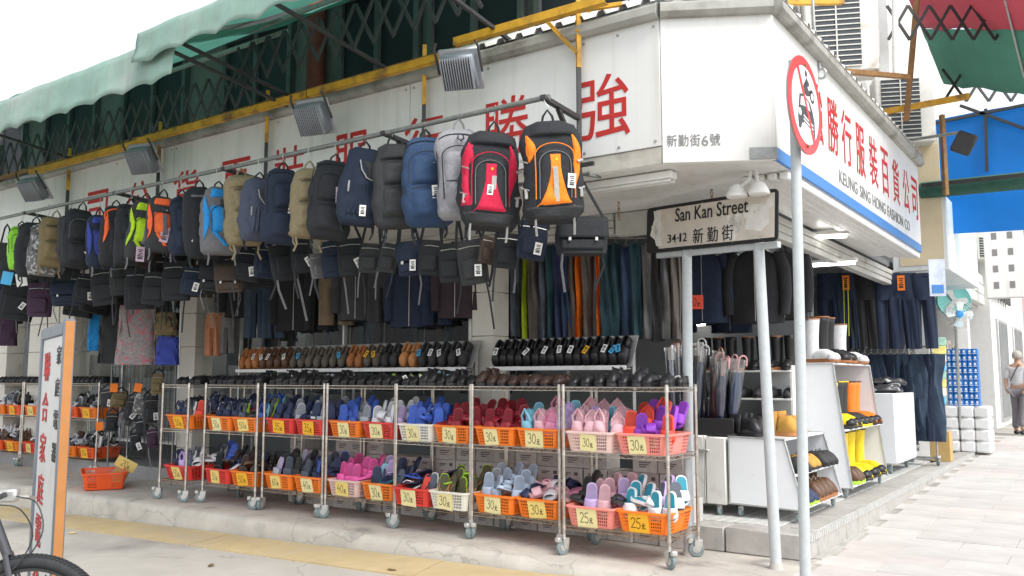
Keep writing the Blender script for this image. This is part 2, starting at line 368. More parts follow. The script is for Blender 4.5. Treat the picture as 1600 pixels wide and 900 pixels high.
# upper storey
UY = 7.0
MB().box(-24, -3.2, UY, UY+.3, 4.1, 6.15).build('upper_wall', m_shadewall, shop)
MB().box(-3.2, -2.9, UY, 14, 4.1, 6.15).build('upper_wall', mat('upper_side_wall', (.5, .5, .48), .8, var=.15, scale=2, stain=((.25, .24, .22), 1.2, .5, .75)), shop)
m_wframe = mat('window_frame_green', (.1, .11, .108), .6, var=.2)
m_wglass = glass('window_glass', (.25, .3, .33), .3, .06)
m_wdark = mat('window_dark', (.02, .024, .03), .6, var=.2, scale=2)
for wx, ww in ((-5.35, 1.2), (-6.75, 1.2), (-4.0, 1.1), (-8.9, 1.3), (-11.2, 1.5), (-13.5, 1.5), (-15.8, 1.6)):
    w = MB(); z0, z1 = 4.72, 5.95
    for a in (wx-ww/2, wx, wx+ww/2): w.box(a-.035, a+.035, UY-.09, UY+.01, z0, z1)
    for z in (z0, z1): w.box(wx-ww/2-.036, wx+ww/2+.036, UY-.095, UY+.012, z-.035, z+.035)
    wo_ = w.build('upper_window', m_wframe, shop)
    MB().box(wx-ww/2+.03, wx+ww/2-.03, UY-.04, UY-.03, z0+.03, z1-.03).build('pane', m_wdark, wo_)
b = MB().cyl((-7.72, UY-.12, 4.2), (-7.72, UY-.12, 6.1), .11, n=14); b.build('red_pipe', mat('red_pipe', (.2, .05, .04), .7, var=.25), shop)
b = MB(); 
for k in range(90): x = -20+k*.19; b.cyl((x, UY-.15, 6.2), (x, UY+.6, 6.32), .035, n=6)
b.box(-20.1, -3.0, UY-.1, UY+.6, 6.17, 6.2); b.build('upper_roof_sheet', mat('roof_grey', (.4, .4, .39), .7, var=.15), shop)
# canopy roof sheet (corrugated) with gutter trim: three runs
m_sheet = mat('white_roof_sheet', (.62, .61, .58), .55, var=.1, scale=6, stain=((.4, .37, .32), 4, .55, .75))
m_trim = mat('grey_trim', (.36, .36, .33), .6, var=.15, scale=5, stain=((.17, .16, .14), 3, .5, .7))
def corr(p0, p1, inward, name, pitch=.2):
    p0 = Vector(p0); p1 = Vector(p1); L = (p1-p0).length; d = (p1-p0)/L; n = Vector(inward)
    prof = []; u = 0.
    while u < L:
        for f_, h in ((0, 0), (.5, 0), (.6, .04), (.85, .04), (.95, 0)):
            if u+f_*pitch <= L: prof.append((u+f_*pitch, h))
        u += pitch
    prof.append((L, 0)); b = MB(); up = Vector((0, 0, 1))
    for o, t in ((0, 0), (0, .006)):
        b.loft([[p0+d*q+n*-.07+up*(.12+h+t) for q, h in prof], [p0+d*q+n*.75+up*(.56+h+t) for q, h in prof]], False, False, closed=False)
    return b.build(name, m_sheet, shop, smooth=20)
corr((-20, FY, FZ1), (CA[0]+.0, FY, FZ1), (0, 1, 0), 'roof_sheet')
corr((CA[0], FY, FZ1), (RX, CB[1], FZ1), Vector((-.48, .877, 0)), 'roof_sheet')
corr((RX, CB[1], FZ1), (RX, 12.25, FZ1), (-1, 0, 0), 'roof_sheet')
b = MB()
def half_round(p0, p1, n):
    p0 = Vector(p0); p1 = Vector(p1); n = Vector(n)
    pr = [n*0, n*-.05, n*-.085+Vector((0, 0, .03)), n*-.085+Vector((0, 0, .09)), n*-.05+Vector((0, 0, .125)), Vector((0, 0, .125))]
    b.loft([[p0+q for q in pr], [p1+q for q in pr]])
half_round((-20, FY, FZ1-.005), (CA[0], FY, FZ1-.005), (0, 1, 0)); half_round((CA[0], FY, FZ1-.004), (RX, CB[1], FZ1-.004), Vector((-.48, .877, 0))); half_round((RX, CB[1], FZ1-.003), (RX, 12.25, FZ1-.003), (-1, 0, 0))
b.build('gutter', m_trim, shop)
# shop window in the middle bay and left bay
m_alu = mat('aluminium', (.5, .5, .49), .4, .6, var=.1)
m_shopglass = glass('shop_glass', (.95, .97, .96), .006, .04, .07)
def shop_window(px0, px1, y, z0, z1, label, mull=()):
    x0, x1 = at(px0, 560, 'y', y).x, at(px1, 560, 'y', y).x
    t = thing('shop_window', label, 'window', (x0, y, z0)); w = x1-x0; h = z1-z0
    for nm, q in (('frame', (0, .05, 0, h)), ('frame', (w-.05, w, 0, h)), ('frame', (.051, w-.051, 0, .05)), ('frame', (.051, w-.051, h-.05, h))):
        MB().rbox(q[0], q[1], 0, .05, q[2], q[3], .004).build(nm, m_alu, t)
    xs = [.05]+[m*w for m in mull]+[w-.05]
    for i in range(len(xs)-1): MB().box(xs[i]+.004, xs[i+1]-.004, .02, .026, .05, h-.05).build('pane', m_shopglass, t)
    for m in mull: MB().rbox(m*w-.015, m*w+.015, -.003, .053, .05, h-.05, .003).build('frame', m_alu, t)
shop_window(304, 737, SB+.1, .9, 2.86, 'wide aluminium framed shop window behind brown shoes', (.2, .6))
shop_window(113, 281, SB+.1, .5, 2.86, 'shop window behind hanging hats left of grey pillar', (.5,))
shop_window(770, 905, SB+.12, 1.5, 2.86, 'shop window strip right of the white pillar') if False else None

# ---------------------------------------------------------------- fascia signs
fs = thing('fascia_sign', 'long white fascia sign with red shop name facing the front street', 'shop sign', (0, 0, 0))
seams = [CA[0]-.004]
for px in (905, 640, 274): seams.append(at(px, 200, 'y', FY).x)
seams += [-11.6, -14.0, -16.4, -19]
for i in range(len(seams)-1): MB().rbox(seams[i+1]+.003, seams[i]-.003, FY, FY+.05, FZ0+.14, FZ1, .004).build('panel', m_white, fs)
MB().rbox(-19, CA[0]-.01, FY+.01, FY+.06, FZ0, FZ0+.135, .004).build('lower_band', mat('lower_band', (.5, .48, .42), .7, var=.12, stain=((.3, .27, .22), 4, .5, .7)), fs)
scr_me = MB().lathe([(.013, 0), (.012, .005), (.004, .007)], 8).xf(Matrix.Rotation(PI/2, 4, 'X')).mesh('screw', m_galv)
for i in range(len(seams)-1):
    for z in (FZ0+.18, FZ1-.05):
        for x_ in (seams[i]-.05, (seams[i]+seams[i+1])/2, seams[i+1]+.05): obj('screw', scr_me, None, fs, (x_, FY-.001, z))
tw = [('強', 942, 168), ('勝', 790, 190), ('行', 662, 225), ('服', 548, 248), ('裝', 452, 268), ('百', 368, 285), ('貨', 290, 300), ('公', 216, 318), ('司', 152, 330)]
for ch, px, py in tw:
    P = at(px, py, 'y', FY); s = .53
    text(ch, s*.92, s, m_red, fs, (P.x-s*.46, FY-.002, 3.375), name='letter')
# chamfer panel
ang = math.atan2(CB[1]-CA[1], CB[0]-CA[0]); cl = math.hypot(CB[0]-CA[0], CB[1]-CA[1])
cs = thing('corner_sign', 'blank white corner sign panel with small grey street address', 'shop sign', (CA[0], CA[1], 0), ang)
MB().rbox(.002, cl-.002, 0, .05, FZ0, FZ1, .004).build('panel', m_white, cs)
m_greyink = mat('grey_ink', (.2, .2, .2), .6, var=.05)
for k_, c_ in enumerate('新勤街6號'): text(c_, .078 if c_ != '6' else .05, .095 if c_ != '6' else .08, m_greyink, cs, (.035+(.088*k_ if k_ < 4 else .088*4-.026), -.002, 3.225), name='letter')
MB().rbox(cl-.2, cl+.003, -.012, -.001, FZ0+.008, FZ0+.1, .003).build('metal_patch', m_galv, cs)
# side fascia, seen from the side street (local x runs along +Y, faces +X)
rs = thing('fascia_sign', 'white side fascia sign with red characters and blue stripe along the side street', 'shop sign', (RX, CB[1], 0), PI/2)
L = 12.22-CB[1]
for k in range(3): MB().rbox(k*L/3+.002, (k+1)*L/3-.002, 0, .05, FZ0+.1, FZ1, .004).build('panel', m_white, rs)
m_blue = mat('blue_stripe', (.05, .2, .5), .4, var=.06)
MB().rbox(.0, L, -.004, .04, FZ0, FZ0+.098, .003).build('blue_stripe', m_blue, rs)
for k, ch in enumerate('強勝行服裝百貨公司'):
    text(ch, .36, .53, m_red, rs, ((7.5, 8.02, 8.51, 9.05, 9.62, 10.18, 10.76, 11.36, 11.9)[k]-CB[1]-.18, -.002, 3.5), name='letter')
ws = [text(w_, None, .125, m_greyink, rs, (0, -.002, 3.27), name='lettering') for w_ in ('KEUNG', 'SING', 'HONG', 'FASHION', 'CO')]
wd = [max(v.co.x for v in o.data.vertices) for o in ws]; kx = 2.9/sum(wd); xx = 1.8
for o, w_ in zip(ws, wd): o.location.x = xx; o.scale.x = kx; xx += w_*kx+.1
# white profile lights / shutters tracks below the fascia on the side street
for k in range(4):
    MB().rbox(RX-.1-k*.1, RX-.02-k*.1, CB[1]+.35, 12.2, FZ0-.075+.012*k, FZ0-.007, .01).build('soffit_rail', m_white_paint, shop)
# ---------------------------------------------------------------- steel frame, rail, floodlights
SFY = FY-.16
posts = [(905, 60, 268), (662, 85, 300), (417, 145, 330), (247, 215, 345), (107, 255, 350)]
fr = thing('steel_frame', 'yellow and black steel frame standing in front of the fascia sign', 'frame')
px_x = []
for i, (px, y0, y1) in enumerate(posts):
    P = at(px, 200 if px > 400 else 280, 'y', FY-.06); px_x.append(P.x)
    MB().bar((P.x, FY-.06, 3.12), (P.x, FY-.06, 3.98), .035, .035).build('post', m_black, fr)
    MB().bar((P.x, FY-.06, 3.985), (P.x, FY-.06, 4.56), .037, .037).build('post', m_yellow, fr)
for (a, b_, c, d) in ((45, 267, 212, 226), (213, 217, 478, 151), (480, 143, 706, 86), (708, 62, 945, 0)):
    A = at(a, b_, 'y', FY-.24); B = at(c, d, 'y', FY-.24)
    z = (A.z+B.z)/2
    m = MB().bar((A.x, FY-.24, z), (B.x, FY-.24, z), .006, .07).bar((A.x, FY-.21, z-.032), (B.x, FY-.21, z-.032), .06, .006)
    m.build('beam', m_yellow, fr)
MB().bar((-16, FY-.1, 4.4), (-4.7, FY-.1, 4.4), .05, .05).build('back_beam', m_rustbrown, fr)
x = px_x[0]
MB().bar((x-.3, FY-.1, 4.46), (x, FY-.085, 4.1), .03, .03).build('brace', m_yellow, fr)
MB().bar((x+.02, FY+.1, 4.5), (x+.01, FY-.085, 4.28), .03, .03).build('brace', m_yellow, fr)
MB().bar((x-.25, FY-.22, 4.43), (x+.4, FY-.05, 4.43), .04, .03).build('brace', m_yellow, fr)
# bag rail on bracket arms
RY, RZ = 5.38, 3.59
rl = thing('hanging_rail', 'long grey steel bag rail on black bracket arms below the fascia sign', 'rail')
MB().cyl((-16.5, RY, RZ), (at(850, 155, 'y', RY).x+.05, RY, RZ), .021, n=10).build('rail', m_rail, rl)
for i, xx in enumerate(px_x):
    MB().bar((xx, RY-.03, RZ), (xx, FY-.08, RZ-.03), .045, .035).build('arm', m_black, rl)
    MB().bar((xx, RY+.2, RZ-.03), (xx, FY-.08, 3.2), .035, .03).build('brace', m_black, rl)
    MB().bar((xx-.02, FY-.11, 3.155), (xx+.16, FY-.11, 3.155), .03, .03).build('foot_bracket', m_black, rl)
# floodlights
m_flood = mat('floodlight_grey', (.24, .26, .29), .5, .4, var=.12)
m_fin = mat('floodlight_fin', (.33, .35, .38), .45, .4, var=.1)
m_plate = mat('floodlight_plate', (.42, .44, .47), .4, .3, var=.08)
fl = None
for i, (px, py, lab) in enumerate(((718, 112, 'finned grey floodlight nearest the corner, hung over the 勝 character'), (489, 186, 'finned grey floodlight second from the corner, above the fascia'),
                    (222, 251, 'finned grey floodlight third from the corner, under the green awning'), (52, 296, 'finned grey floodlight at far left above the white fascia'))):
    P = at(px, py, 'y', FY-.42)
    if fl is None:
        fl = thing('floodlight', lab, 'floodlight', P, group='floodlights over the fascia')
        MB().rbox(-.15, .15, -.06, .06, -.15, .15, .02).build('housing', m_flood, fl)
        for k in range(13):
            MB().rbox(-.135+k*.0215, -.126+k*.0215, -.095, -.055, -.135, .135, .002).build('fin', m_fin, fl)
        MB().rbox(-.18, .18, .055, .085, -.18, .18, .01).build('front_plate', m_plate, fl)
        MB().tube([(-.19, .03, -.02), (-.19, .01, .2), (-.17, .02, .25)], .012).build('yoke', m_black, fl)
        MB().tube([(.19, .03, -.02), (.19, .01, .2), (.17, .02, .25)], .012).build('yoke', m_black, fl)
        o = fl
    else:
        o = clone(fl); o['label'] = lab
    o.location = P; o.rotation_euler = (math.radians(34+R.uniform(-3, 3)), math.radians(0), math.radians(18+R.uniform(-6, 6)))
# soffit tube fixture
t = thing('tube_fixture', 'white double tube light fixture under the canopy near the corner', 'light fixture', (-3.0, 6.2, FZ0-.012))
MB().rbox(-.9, .22, -.06, .06, -.06, 0, .01).build('casing', m_white_paint, t)
for yy in (-.035, .035): MB().cyl((-.88, yy, -.075), (.2, yy, -.075), .014).build('tube', m_white, t)
# double spotlight hanging at the corner soffit
t = thing('corner_spotlight', 'white double spotlight hanging under the canopy corner', 'spotlight', at(1178, 268, 'y', 6.6))
for s_ in (-1, 1):
    MB().tube([(.02*s_, 0, .04), (.03*s_, -.02, -.06), (.07*s_-.02, -.05, -.12)], .014).build('arm', m_white_paint, t)
    MB().lathe([(.02, .06), (.05, .04), (.085, -.03), (.08, -.045), (.02, -.05)], 14, (.09*s_-.03, -.07, -.16)).build('lamp_head', m_white_paint, t)
# hooks and chains below the soffit
for px, py in ((967, 330), (1112, 300)):
    P = at(px, py, 'y', 6.9); b = MB()
    for k in range(6): b.tube([(0.012*math.cos(a), (.012*math.sin(a) if k % 2 else 0), k*.03+(0 if k % 2 else .02*math.sin(a))) for a in [2*PI*j/8 for j in range(8)]], .004, 4, True)
    tag(b.build('chain', m_rustbrown, None, loc=(P.x, 6.9, FZ0-.19)), 'short rusty chain hanging from the soffit '+('beside trousers' if px < 1000 else 'above the street sign'), 'chain')

# ---------------------------------------------------------------- green awnings
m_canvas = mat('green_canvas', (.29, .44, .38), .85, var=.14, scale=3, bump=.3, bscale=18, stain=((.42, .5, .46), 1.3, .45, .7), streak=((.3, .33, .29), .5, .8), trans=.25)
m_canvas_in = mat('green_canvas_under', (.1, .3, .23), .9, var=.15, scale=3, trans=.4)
def scissor(parent, base, u, n_cells, cw, ch, depth_dir):
    u = Vector(u); base = Vector(base)
    for k in range(n_cells):
        for s_ in (0, 1):
            a = base+u*(k*cw)+Vector((0, 0, ch*s_)); c = base+u*((k+1)*cw)+Vector((0, 0, ch*(1-s_)))
            o_ = Vector(depth_dir)*(.012*s_)
            MB().bar(a+o_, c+o_, .012, .035).build('scissor_bar', m_black, parent)
def awning(label, x0, x1, yf, zt, zb, zwall, seed, sag):
    t = thing('green_awning', label, 'awning', (0, 0, 0), group='green awnings over the fascia'); n = int((x1-x0)/.06)
    # sloping canvas
    rows = []
    for j in range(9):
        v = j/8; y = yf+(UY-.02-yf)*v; z = zt+(zwall-zt)*v-.12*math.sin(PI*v)
        rows.append([(x0+(x1-x0)*i/n, y, z+.05*nz3(i*.12, j*.5, seed)+sag*(i/n)) for i in range(n+1)])
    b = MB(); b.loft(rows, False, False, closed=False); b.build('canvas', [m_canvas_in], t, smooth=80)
    rows = []
    for j in range(7):
        v = j/6; row = []
        for i in range(n+1):
            x = x0+(x1-x0)*i/n; sc = .055*abs(math.sin(x*PI/.5))*v+.03*nz3(x*1.1, 3, seed)*v
            row.append((x, yf-.02-.05*v+(.018*math.sin(x*5+seed)+.05*nz3(x*2.3, v*2, seed))*v, zt+(zb-zt)*v+sc+sag*(i/n)+.02*nz3(x*2, v, seed+3)))
        rows.append(row)
    b = MB(); b.loft(rows, False, False, closed=False); o = b.build('valance', [m_canvas], t, smooth=80)
    md = o.modifiers.new('solid', 'SOLIDIFY'); md.thickness = .004
    # side flap
    MB().cyl((x0, yf+.02, zt-.03), (x1, yf+.02, zt-.03+sag), .025, n=8).build('front_bar', m_galv, t)
    MB().bar((x0, yf+1.2, zt+(zwall-zt)*.4-.15), (x1, yf+1.2, zt+(zwall-zt)*.4-.15+sag), .03, .04).build('rafter', m_galv, t)
    # scissor lattice between wall and canvas
    scissor(t, (x0+.1, yf+1.0, zb+.1), ((x1-x0)/abs(x1-x0), 0, sag/(x1-x0)), int((x1-x0-.2)/.24), .24, .42, (0, 1, 0))
    for xx in (x0+.3, (x0+x1)/2, x1-.3):
        MB().bar((xx, yf+.05, zt-.05), (xx, UY, zt-.35), .03, .03).build('arm', m_black, t)
awning('long pale green canvas awning at upper left, lower of the two', -15.5, -6.72, 4.4, 4.54, 4.1, 6.0, 1.0, .0)
awning('green canvas awning at top centre overlapping the lower one', -7.27, -3.9, 4.34, 4.64, 4.3, 6.1, 5.0, .05)

# ---------------------------------------------------------------- side street upper parts
# outdoor air-conditioner units
m_ac = mat('ac_white', (.66, .66, .62), .5, var=.06, stain=((.45, .42, .36), 5, .55, .75))
m_grille = mat('ac_dark', (.06, .07, .08), .6, var=.15)
def aircon(label, P, w, h, rz):
    t = thing('air_conditioner', label, 'air conditioner', P, rz, 'air conditioners above the side fascia')
    MB().rbox(-w/2, w/2, 0, .38, 0, h, .02).build('casing', m_ac, t)
    MB().rbox(-w/2+.08, w/2-.2, -.012, .002, .06, h-.06, .004).build('grille_back', m_grille, t)
    n = int(h/.06)
    for k in range(1, n): MB().box(-w/2+.08, w/2-.2, -.022, -.01, k*h/n-.006, k*h/n+.006).build('grille_bar', m_ac, t)
    MB().box(-.07, -.055, -.026, -.012, .06, h-.06).build('grille_bar', m_ac, t)
aircon('tall white air conditioner with dark grille above the side fascia', (-2.35, 9.9, 4.92), .8, 1.1, math.radians(24))
aircon('white air conditioner further down the side street beside blue sheet', (-2.3, 13.2, 4.85), .8, 1.0, math.radians(24))
t = thing('support_frame', 'orange steel bracket frame above the side fascia roof', 'frame')
MB().bar((-2.5, 9.0, 4.72), (-1.8, 10.6, 4.95), .05, .05).build('beam', m_rustbrown, t)
MB().bar((-1.95, 11.2, 4.6), (-1.75, 11.2, 6.2), .05, .06).build('beam', m_rustbrown, t)
MB().bar((-2.6, 11.1, 4.72), (-1.3, 11.6, 4.9), .05, .07).build('beam', m_yellow, t)
MB().bar((-2.6, 7.6, 4.95), (-1.95, 8.3, 5.05), .05, .06).build('beam', m_yellow, t)
MB().cyl((-1.9, 10.4, 4.9), (-1.85, 10.4, 6.4), .035).build('pipe', m_white_paint, t)
MB().bar((-1.75, 12.6, 3.9), (-1.75, 12.6, 5.0), .05, .06).build('beam', m_rustbrown, t)
# neighbour awning: red and green, seen from below
t = thing('striped_awning', 'red and green striped awning at upper right over the side street', 'awning')
m_redc = mat('red_canvas', (.5, .07, .1), .85, var=.12, scale=2); m_gc = mat('green_canvas_right', (.07, .24, .17), .85, var=.12, scale=2)
def q3(a, b_, c, d, nm, m):
    rows = [[Vector(a).lerp(Vector(b_), i/12)*(1-j/8)+Vector(d).lerp(Vector(c), i/12)*(j/8)+Vector((0, 0, .04*nz3(i*.7, j*.8, 2))) for i in range(13)] for j in range(9)]
    b = MB(); b.loft(rows, False, False, closed=False); o = b.build(nm, m, t, smooth=80); md = o.modifiers.new('s', 'SOLIDIFY'); md.thickness = .005
A = at(1395, -60, 'y', 11.5); B = at(1700, -60, 'y', 9.0); C = at(1700, 45, 'y', 10.0); D = at(1440, 45, 'y', 12.5)
q3(A, B, C, D, 'red_stripe', m_redc)
E_ = at(1475, 132, 'y', 13.2); F_ = at(1700, 158, 'y', 11.0)
q3(D, C, F_, E_, 'green_stripe', m_gc)
scissor(t, at(1388, 62, 'y', 10.5), (cR*1), 8, .25, .42, (0, 1, 0))
scissor(t, at(1475, 158, 'y', 12.5), (cR*1), 6, .3, .45, (0, 1, 0))
for a, b_, y in (((1500, 0), (1540, 130), 11.5), ((1570, 0), (1600, 120), 10.5)):
    MB().bar(at(*a, 'y', y), at(*b_, 'y', y+1), .02, .02).build('stay', m_galv, t)
# blue sheet hoarding and green beam
t = thing('blue_sheet', 'large bright blue sheet hoarding hanging across the side street', 'hoarding', (0, 0, 0))
m_bsheet = mat('blue_sheet', (.0, .17, .58), .5, var=.08, scale=2.5, bump=.1)
def wall_px(nm, pxs, y, m, parent, th=.02):
    P = [at(px, py, 'y', y) for px, py in pxs]; b = MB(); V = P+[p+Vector((0, th, 0)) for p in P]; n = len(P)
    b.add(V, [tuple(range(n)), tuple(range(n, 2*n))[::-1]]+[(i, n+i, n+(i+1) % n, (i+1) % n) for i in range(n)]); return b.build(nm, m, parent)
wall_px('sheet', ((1448, 190), (1540, 172), (1680, 150), (1680, 355), (1472, 366)), 14.2, m_bsheet, t)
for a, c in (((1540, 170), (1542, 268)), ((1448, 195), (1680, 148)), ((1500, 165), (1640, 215))):
    MB().bar(at(*a, 'y', 14.12), at(*c, 'y', 14.12), .04, .04).build('frame_bar', m_black, t)
t = thing('green_beam', 'dark green rolled awning beam across the blue sheet', 'awning')
MB().cyl(at(1440, 298, 'y', 13.6), at(1700, 272, 'y', 13.2), .12, n=12).build('roll', mat('dark_green_canvas', (.04, .12, .09), .85, var=.2), t)
MB().bar(at(1440, 290, 'y', 13.4), at(1700, 263, 'y', 13.0), .04, .05).build('bar', m_black, t)
t = thing('arm_lamp', 'small floodlight on a grey arm in front of the blue sheet', 'floodlight')
MB().cyl(at(1420, 219, 'y', 12.4), at(1500, 207, 'y', 11.9), .02).build('arm', m_galv, t)
P = at(1507, 222, 'y', 11.9)
MB().rbox(-.12, .12, -.04, .04, -.15, .12, .02).xf(MT(P) @ Matrix.Rotation(.5, 4, 'Y')).build('lamp', m_black, t)
# pole with ring hook in front of side fascia (upper centre-right)
t = thing('hook_pole', 'thin grey awning crank pole with a ring hook beside the side fascia', 'pole')
MB().tube([at(1268, -30, 'y', 7.6), at(1272, 40, 'y', 7.6), at(1281, 108, 'y', 7.6)], .014).build('rod', m_galv, t)
P = at(1284, 115, 'y', 7.6); MB().tube([P+Vector((.035*math.cos(a), 0, .045*math.sin(a))) for a in [2*PI*k/14 for k in range(14)]], .011, 6, True).build('ring', m_galv, t)

# ---------------------------------------------------------------- road signs
m_signred = mat('sign_red', (.72, .05, .05), .35, var=.05, stain=((.75, .25, .22), 3, .6, .8)); m_signwhite = mat('sign_white', (.8, .8, .8), .35, var=.03)
PB = Vector((-1.92, 6.38, 0)); topP = at(1238, 150, 'y', 6.33)
t = thing('no_vehicles_sign', 'round red and white no-vehicles road sign on a tall grey pole', 'road sign', (0, 0, 0))
base = at(1259, 905, 'z', -.015); base = Vector((base.x*.9, base.y*.9, 0)); sc_ = .9
base = cC+(at(1258, 898, 'z', -.015)-cC)*.905; base.z = -.02
topP = at(1240, 95, 'y', base.y-.01)
MB().cyl(base, topP, .037, n=18).build('pole', m_greypaint, t)
c0 = at(1251, 166, 'y', base.y-.06); RAD = .375
# disc faces partly away towards +X, seen obliquely
nrm = Vector((.99, -.16, 0)).normalized()
view = (cC-c0); view.z = 0; view.normalize()
rel = math.acos(48/155.0); nrm = Matrix.Rotation(rel*1.0, 3, 'Z') @ view
rz = math.atan2(nrm.x, -nrm.y)
dsk = Matrix.Translation(c0+nrm*.03) @ Matrix.Rotation(rz, 4, 'Z')
RAD = 155/2*mpp(c0)
def discpart(nm, m, polys, y0, y1):
    b = MB()
    for pl in polys: b.prism(pl, y0, y1, dsk @ Matrix.Rotation(PI/2, 4, 'X'))
    return b.build(nm, m, t)
circ = lambda r, cx=0, cy=0, n=48: [(cx+r*math.cos(2*PI*k/n), cy+r*math.sin(2*PI*k/n)) for k in range(n)]
discpart('backing', m_galv, [circ(RAD*.99)], -.012, -.001)
discpart('red_ring', m_signred, [circ(RAD)], .0, .004)
discpart('white_face', m_signwhite, [circ(RAD*.8)], .0045, .0075)
S_ = RAD*2
def sp(pts): return [(x*S_*1.25, y*S_*1.25) for x, y in pts]
m_sgrey = mat('sign_dark', (.05, .05, .055), .4, var=.1)
discpart('motorcycle_symbol', m_sgrey, [circ(.07*S_, .2*S_, .135*S_, 18), sp([(-.06, .14), (.0, .2), (.08, .14), (.16, .17), (.14, .11), (.02, .08), (-.04, .1)]), circ(.035*S_, .03*S_, .335*S_, 12), sp([(-.03, .16), (.03, .24), (.1, .2), (.08, .17), (.02, .17)])], .0078, .009)
discpart('wheel_symbol', m_signwhite, [circ(.04*S_, .2*S_, .135*S_, 14)], .0092, .0098)
discpart('car_symbol', m_sgrey, [sp([(-.2, -.14), (-.18, -.05), (-.15, .06), (-.05, .08), (.1, .04), (.16, -.02), (.2, -.1), (.2, -.26), (.15, -.26), (.15, -.2), (-.1, -.16), (-.14, -.22), (-.19, -.22)])], .0078, .009)
discpart('windscreen_symbol', m_signwhite, [sp([(-.14, -.03), (-.12, .045), (-.04, .06), (.06, .03), (.1, -.03), (-.04, -.015)]), circ(.04*S_, -.19*S_, -.11*S_, 12)]+[sp([(-.07, -.09-k*.03), (.16, -.13-k*.03), (.16, -.145-k*.03), (-.07, -.105-k*.03)]) for k in range(3)], .0092, .0098)
a0 = math.radians(122); w_ = .055*S_; d_ = Vector((math.cos(a0), math.sin(a0))); pp = Vector((-d_.y, d_.x))*w_*.5; e_ = d_*RAD*.82
discpart('red_bar', m_signred, [[tuple(e_+pp), tuple(-e_+pp), tuple(-e_-pp), tuple(e_-pp)]], .0102, .0112)
for yy in (.42, -.42):
    P = dsk @ Vector((.01, -.012, yy*S_)); MB().lathe([(.014, -.004), (.012, .004), (.004, .006)], 8).xf(MT(P) @ Matrix.Rotation(rz, 4, 'Z') @ Matrix.Rotation(PI/2, 4, 'X')).build('bolt', m_rustbrown, t)
# street name plate on two poles
t = thing('street_name_sign', 'weathered San Kan Street nameplate on two leaning grey poles', 'street sign')
A = at(1012, 361, 'y', 7.1); B = at(1217, 335, 'y', 6.62); u = (B-A); Wd = u.length; u.normalize()
hgt = 76*mpp((A+B)/2); rz = math.atan2(u.y, u.x)
plM = MT(A) @ Matrix.Rotation(rz, 4, 'Z') @ Matrix.Rotation(-math.asin(u.z), 4, 'Y')
def rrect(x0, x1, z0, z1, r, n=5):
    o = []
    for cx, cz, a in ((x1-r, z0+r, -PI/2), (x1-r, z1-r, 0), (x0+r, z1-r, PI/2), (x0+r, z0+r, PI)):
        o += [(cx+r*math.cos(a+PI/2*k/n), cz+r*math.sin(a+PI/2*k/n)) for k in range(n+1)]
    return o
XR = plM @ Matrix.Rotation(PI/2, 4, 'X')
m_plate_edge = mat('nameplate_black', (.02, .02, .022), .5, var=.2, stain=((.35, .34, .32), 14, .66, .7))
MB().prism(rrect(0, Wd, -hgt/2, hgt/2, .04), 0, .012, XR).build('plate', m_plate_edge, t)
m_plateface = mat('nameplate_face', (.62, .57, .5), .6, var=.08, scale=6, stain=((.45, .4, .33), 5, .55, .75))
fr_ = .03
face = [(.16, -hgt/2+fr_), (Wd-fr_, -hgt/2+fr_), (Wd-fr_, hgt/2-fr_), (.12, hgt/2-fr_), (.09, hgt/2-.06), (.13, .08), (.06, .03), (.08, -.03), (.05, -.05), (.12, -.1)]
MB().prism(face, .0125, .015, XR).build('face', m_plateface, t)
m_torn = mat('torn_paper', (.72, .7, .66), .8, var=.08, scale=14, stain=((.45, .42, .38), 9, .55, .7))
for poly in ([(.05, -.045), (.1, .1), (.09, .17), (.2, .17), (.17, .1), (.2, .02), (.17, -.06), (.2, -.15), (.13, -.15), (.11, -.09)], [(Wd-.5, -.16), (Wd-.5, .04), (Wd-.36, .05), (Wd-.35, -.06), (Wd-.42, -.17)], [(Wd-.31, -.09), (Wd-.33, .04), (Wd-.27, .11), (Wd-.18, .1), (Wd-.1, .13), (Wd-.06, .16), (Wd-.04, .08), (Wd-.09, .05), (Wd-.08, -.06), (Wd-.16, -.12), (Wd-.26, -.1)]):
    MB().prism(poly, .0155, .017, XR).build('torn_sticker', m_torn, t)
def ptext(s, w, h, x, z, m=m_ink):
    o = text(s, w, h, m, t, (0, 0, 0)); o.matrix_local = plM @ MT((x, -.0175, z)); return o
b_ = hgt/.42
ptext('San Kan Street', .8, .12, .36, .045); [ptext(c_, w_, h_, .27+x_, -.135+z_) for c_, x_, z_, w_, h_ in (('3', 0, 0, .045, .075), ('4', .055, 0, .048, .075), ('-', .112, .032, .022, .01), ('1', .145, 0, .02, .075), ('2', .185, 0, .045, .075))]; ptext('新 勤 街', .44, .13, .57, -.165)
MB().rbox(.1, Wd-.02, .012, .06, -hgt/2-.05, -hgt/2+.0, .004).xf(plM).build('support_bar', m_greypaint, t)
for px0, py0, px1, py1 in ((1077, 868, 1052, 395), (1213, 889, 1186, 372)):
    base = at(px0, py0, 'z', 0); dx = (plM.inverted() @ at(px1, py1, 'y', base.y)).x
    tp = plM @ Vector((dx, .05, -hgt/2+.04)); tp2 = at(px1, py1, 'y', tp.y)
    MB().cyl(base, tp, .043, n=18).build('pole', m_greypaint, t)
    MB().lathe([(.055, 0), (.05, .03), (.044, .05)], 16, base).build('pole_collar', m_conc, t)
m_tagk = mat('kraft_tag', (.5, .3, .12), .85, var=.06); m_tagb = mat('blue_tag', (.08, .4, .7), .7, var=.05); m_tagp = mat('purple_tag', (.35, .16, .32), .6, var=.2, scale=40, stain=((.75, .72, .66), 25, .5, .55))
tag_me = MB().box(-.5, .5, -.0012, .0012, -1, 0).mesh('price_tag', m_paper)
bk = MB()
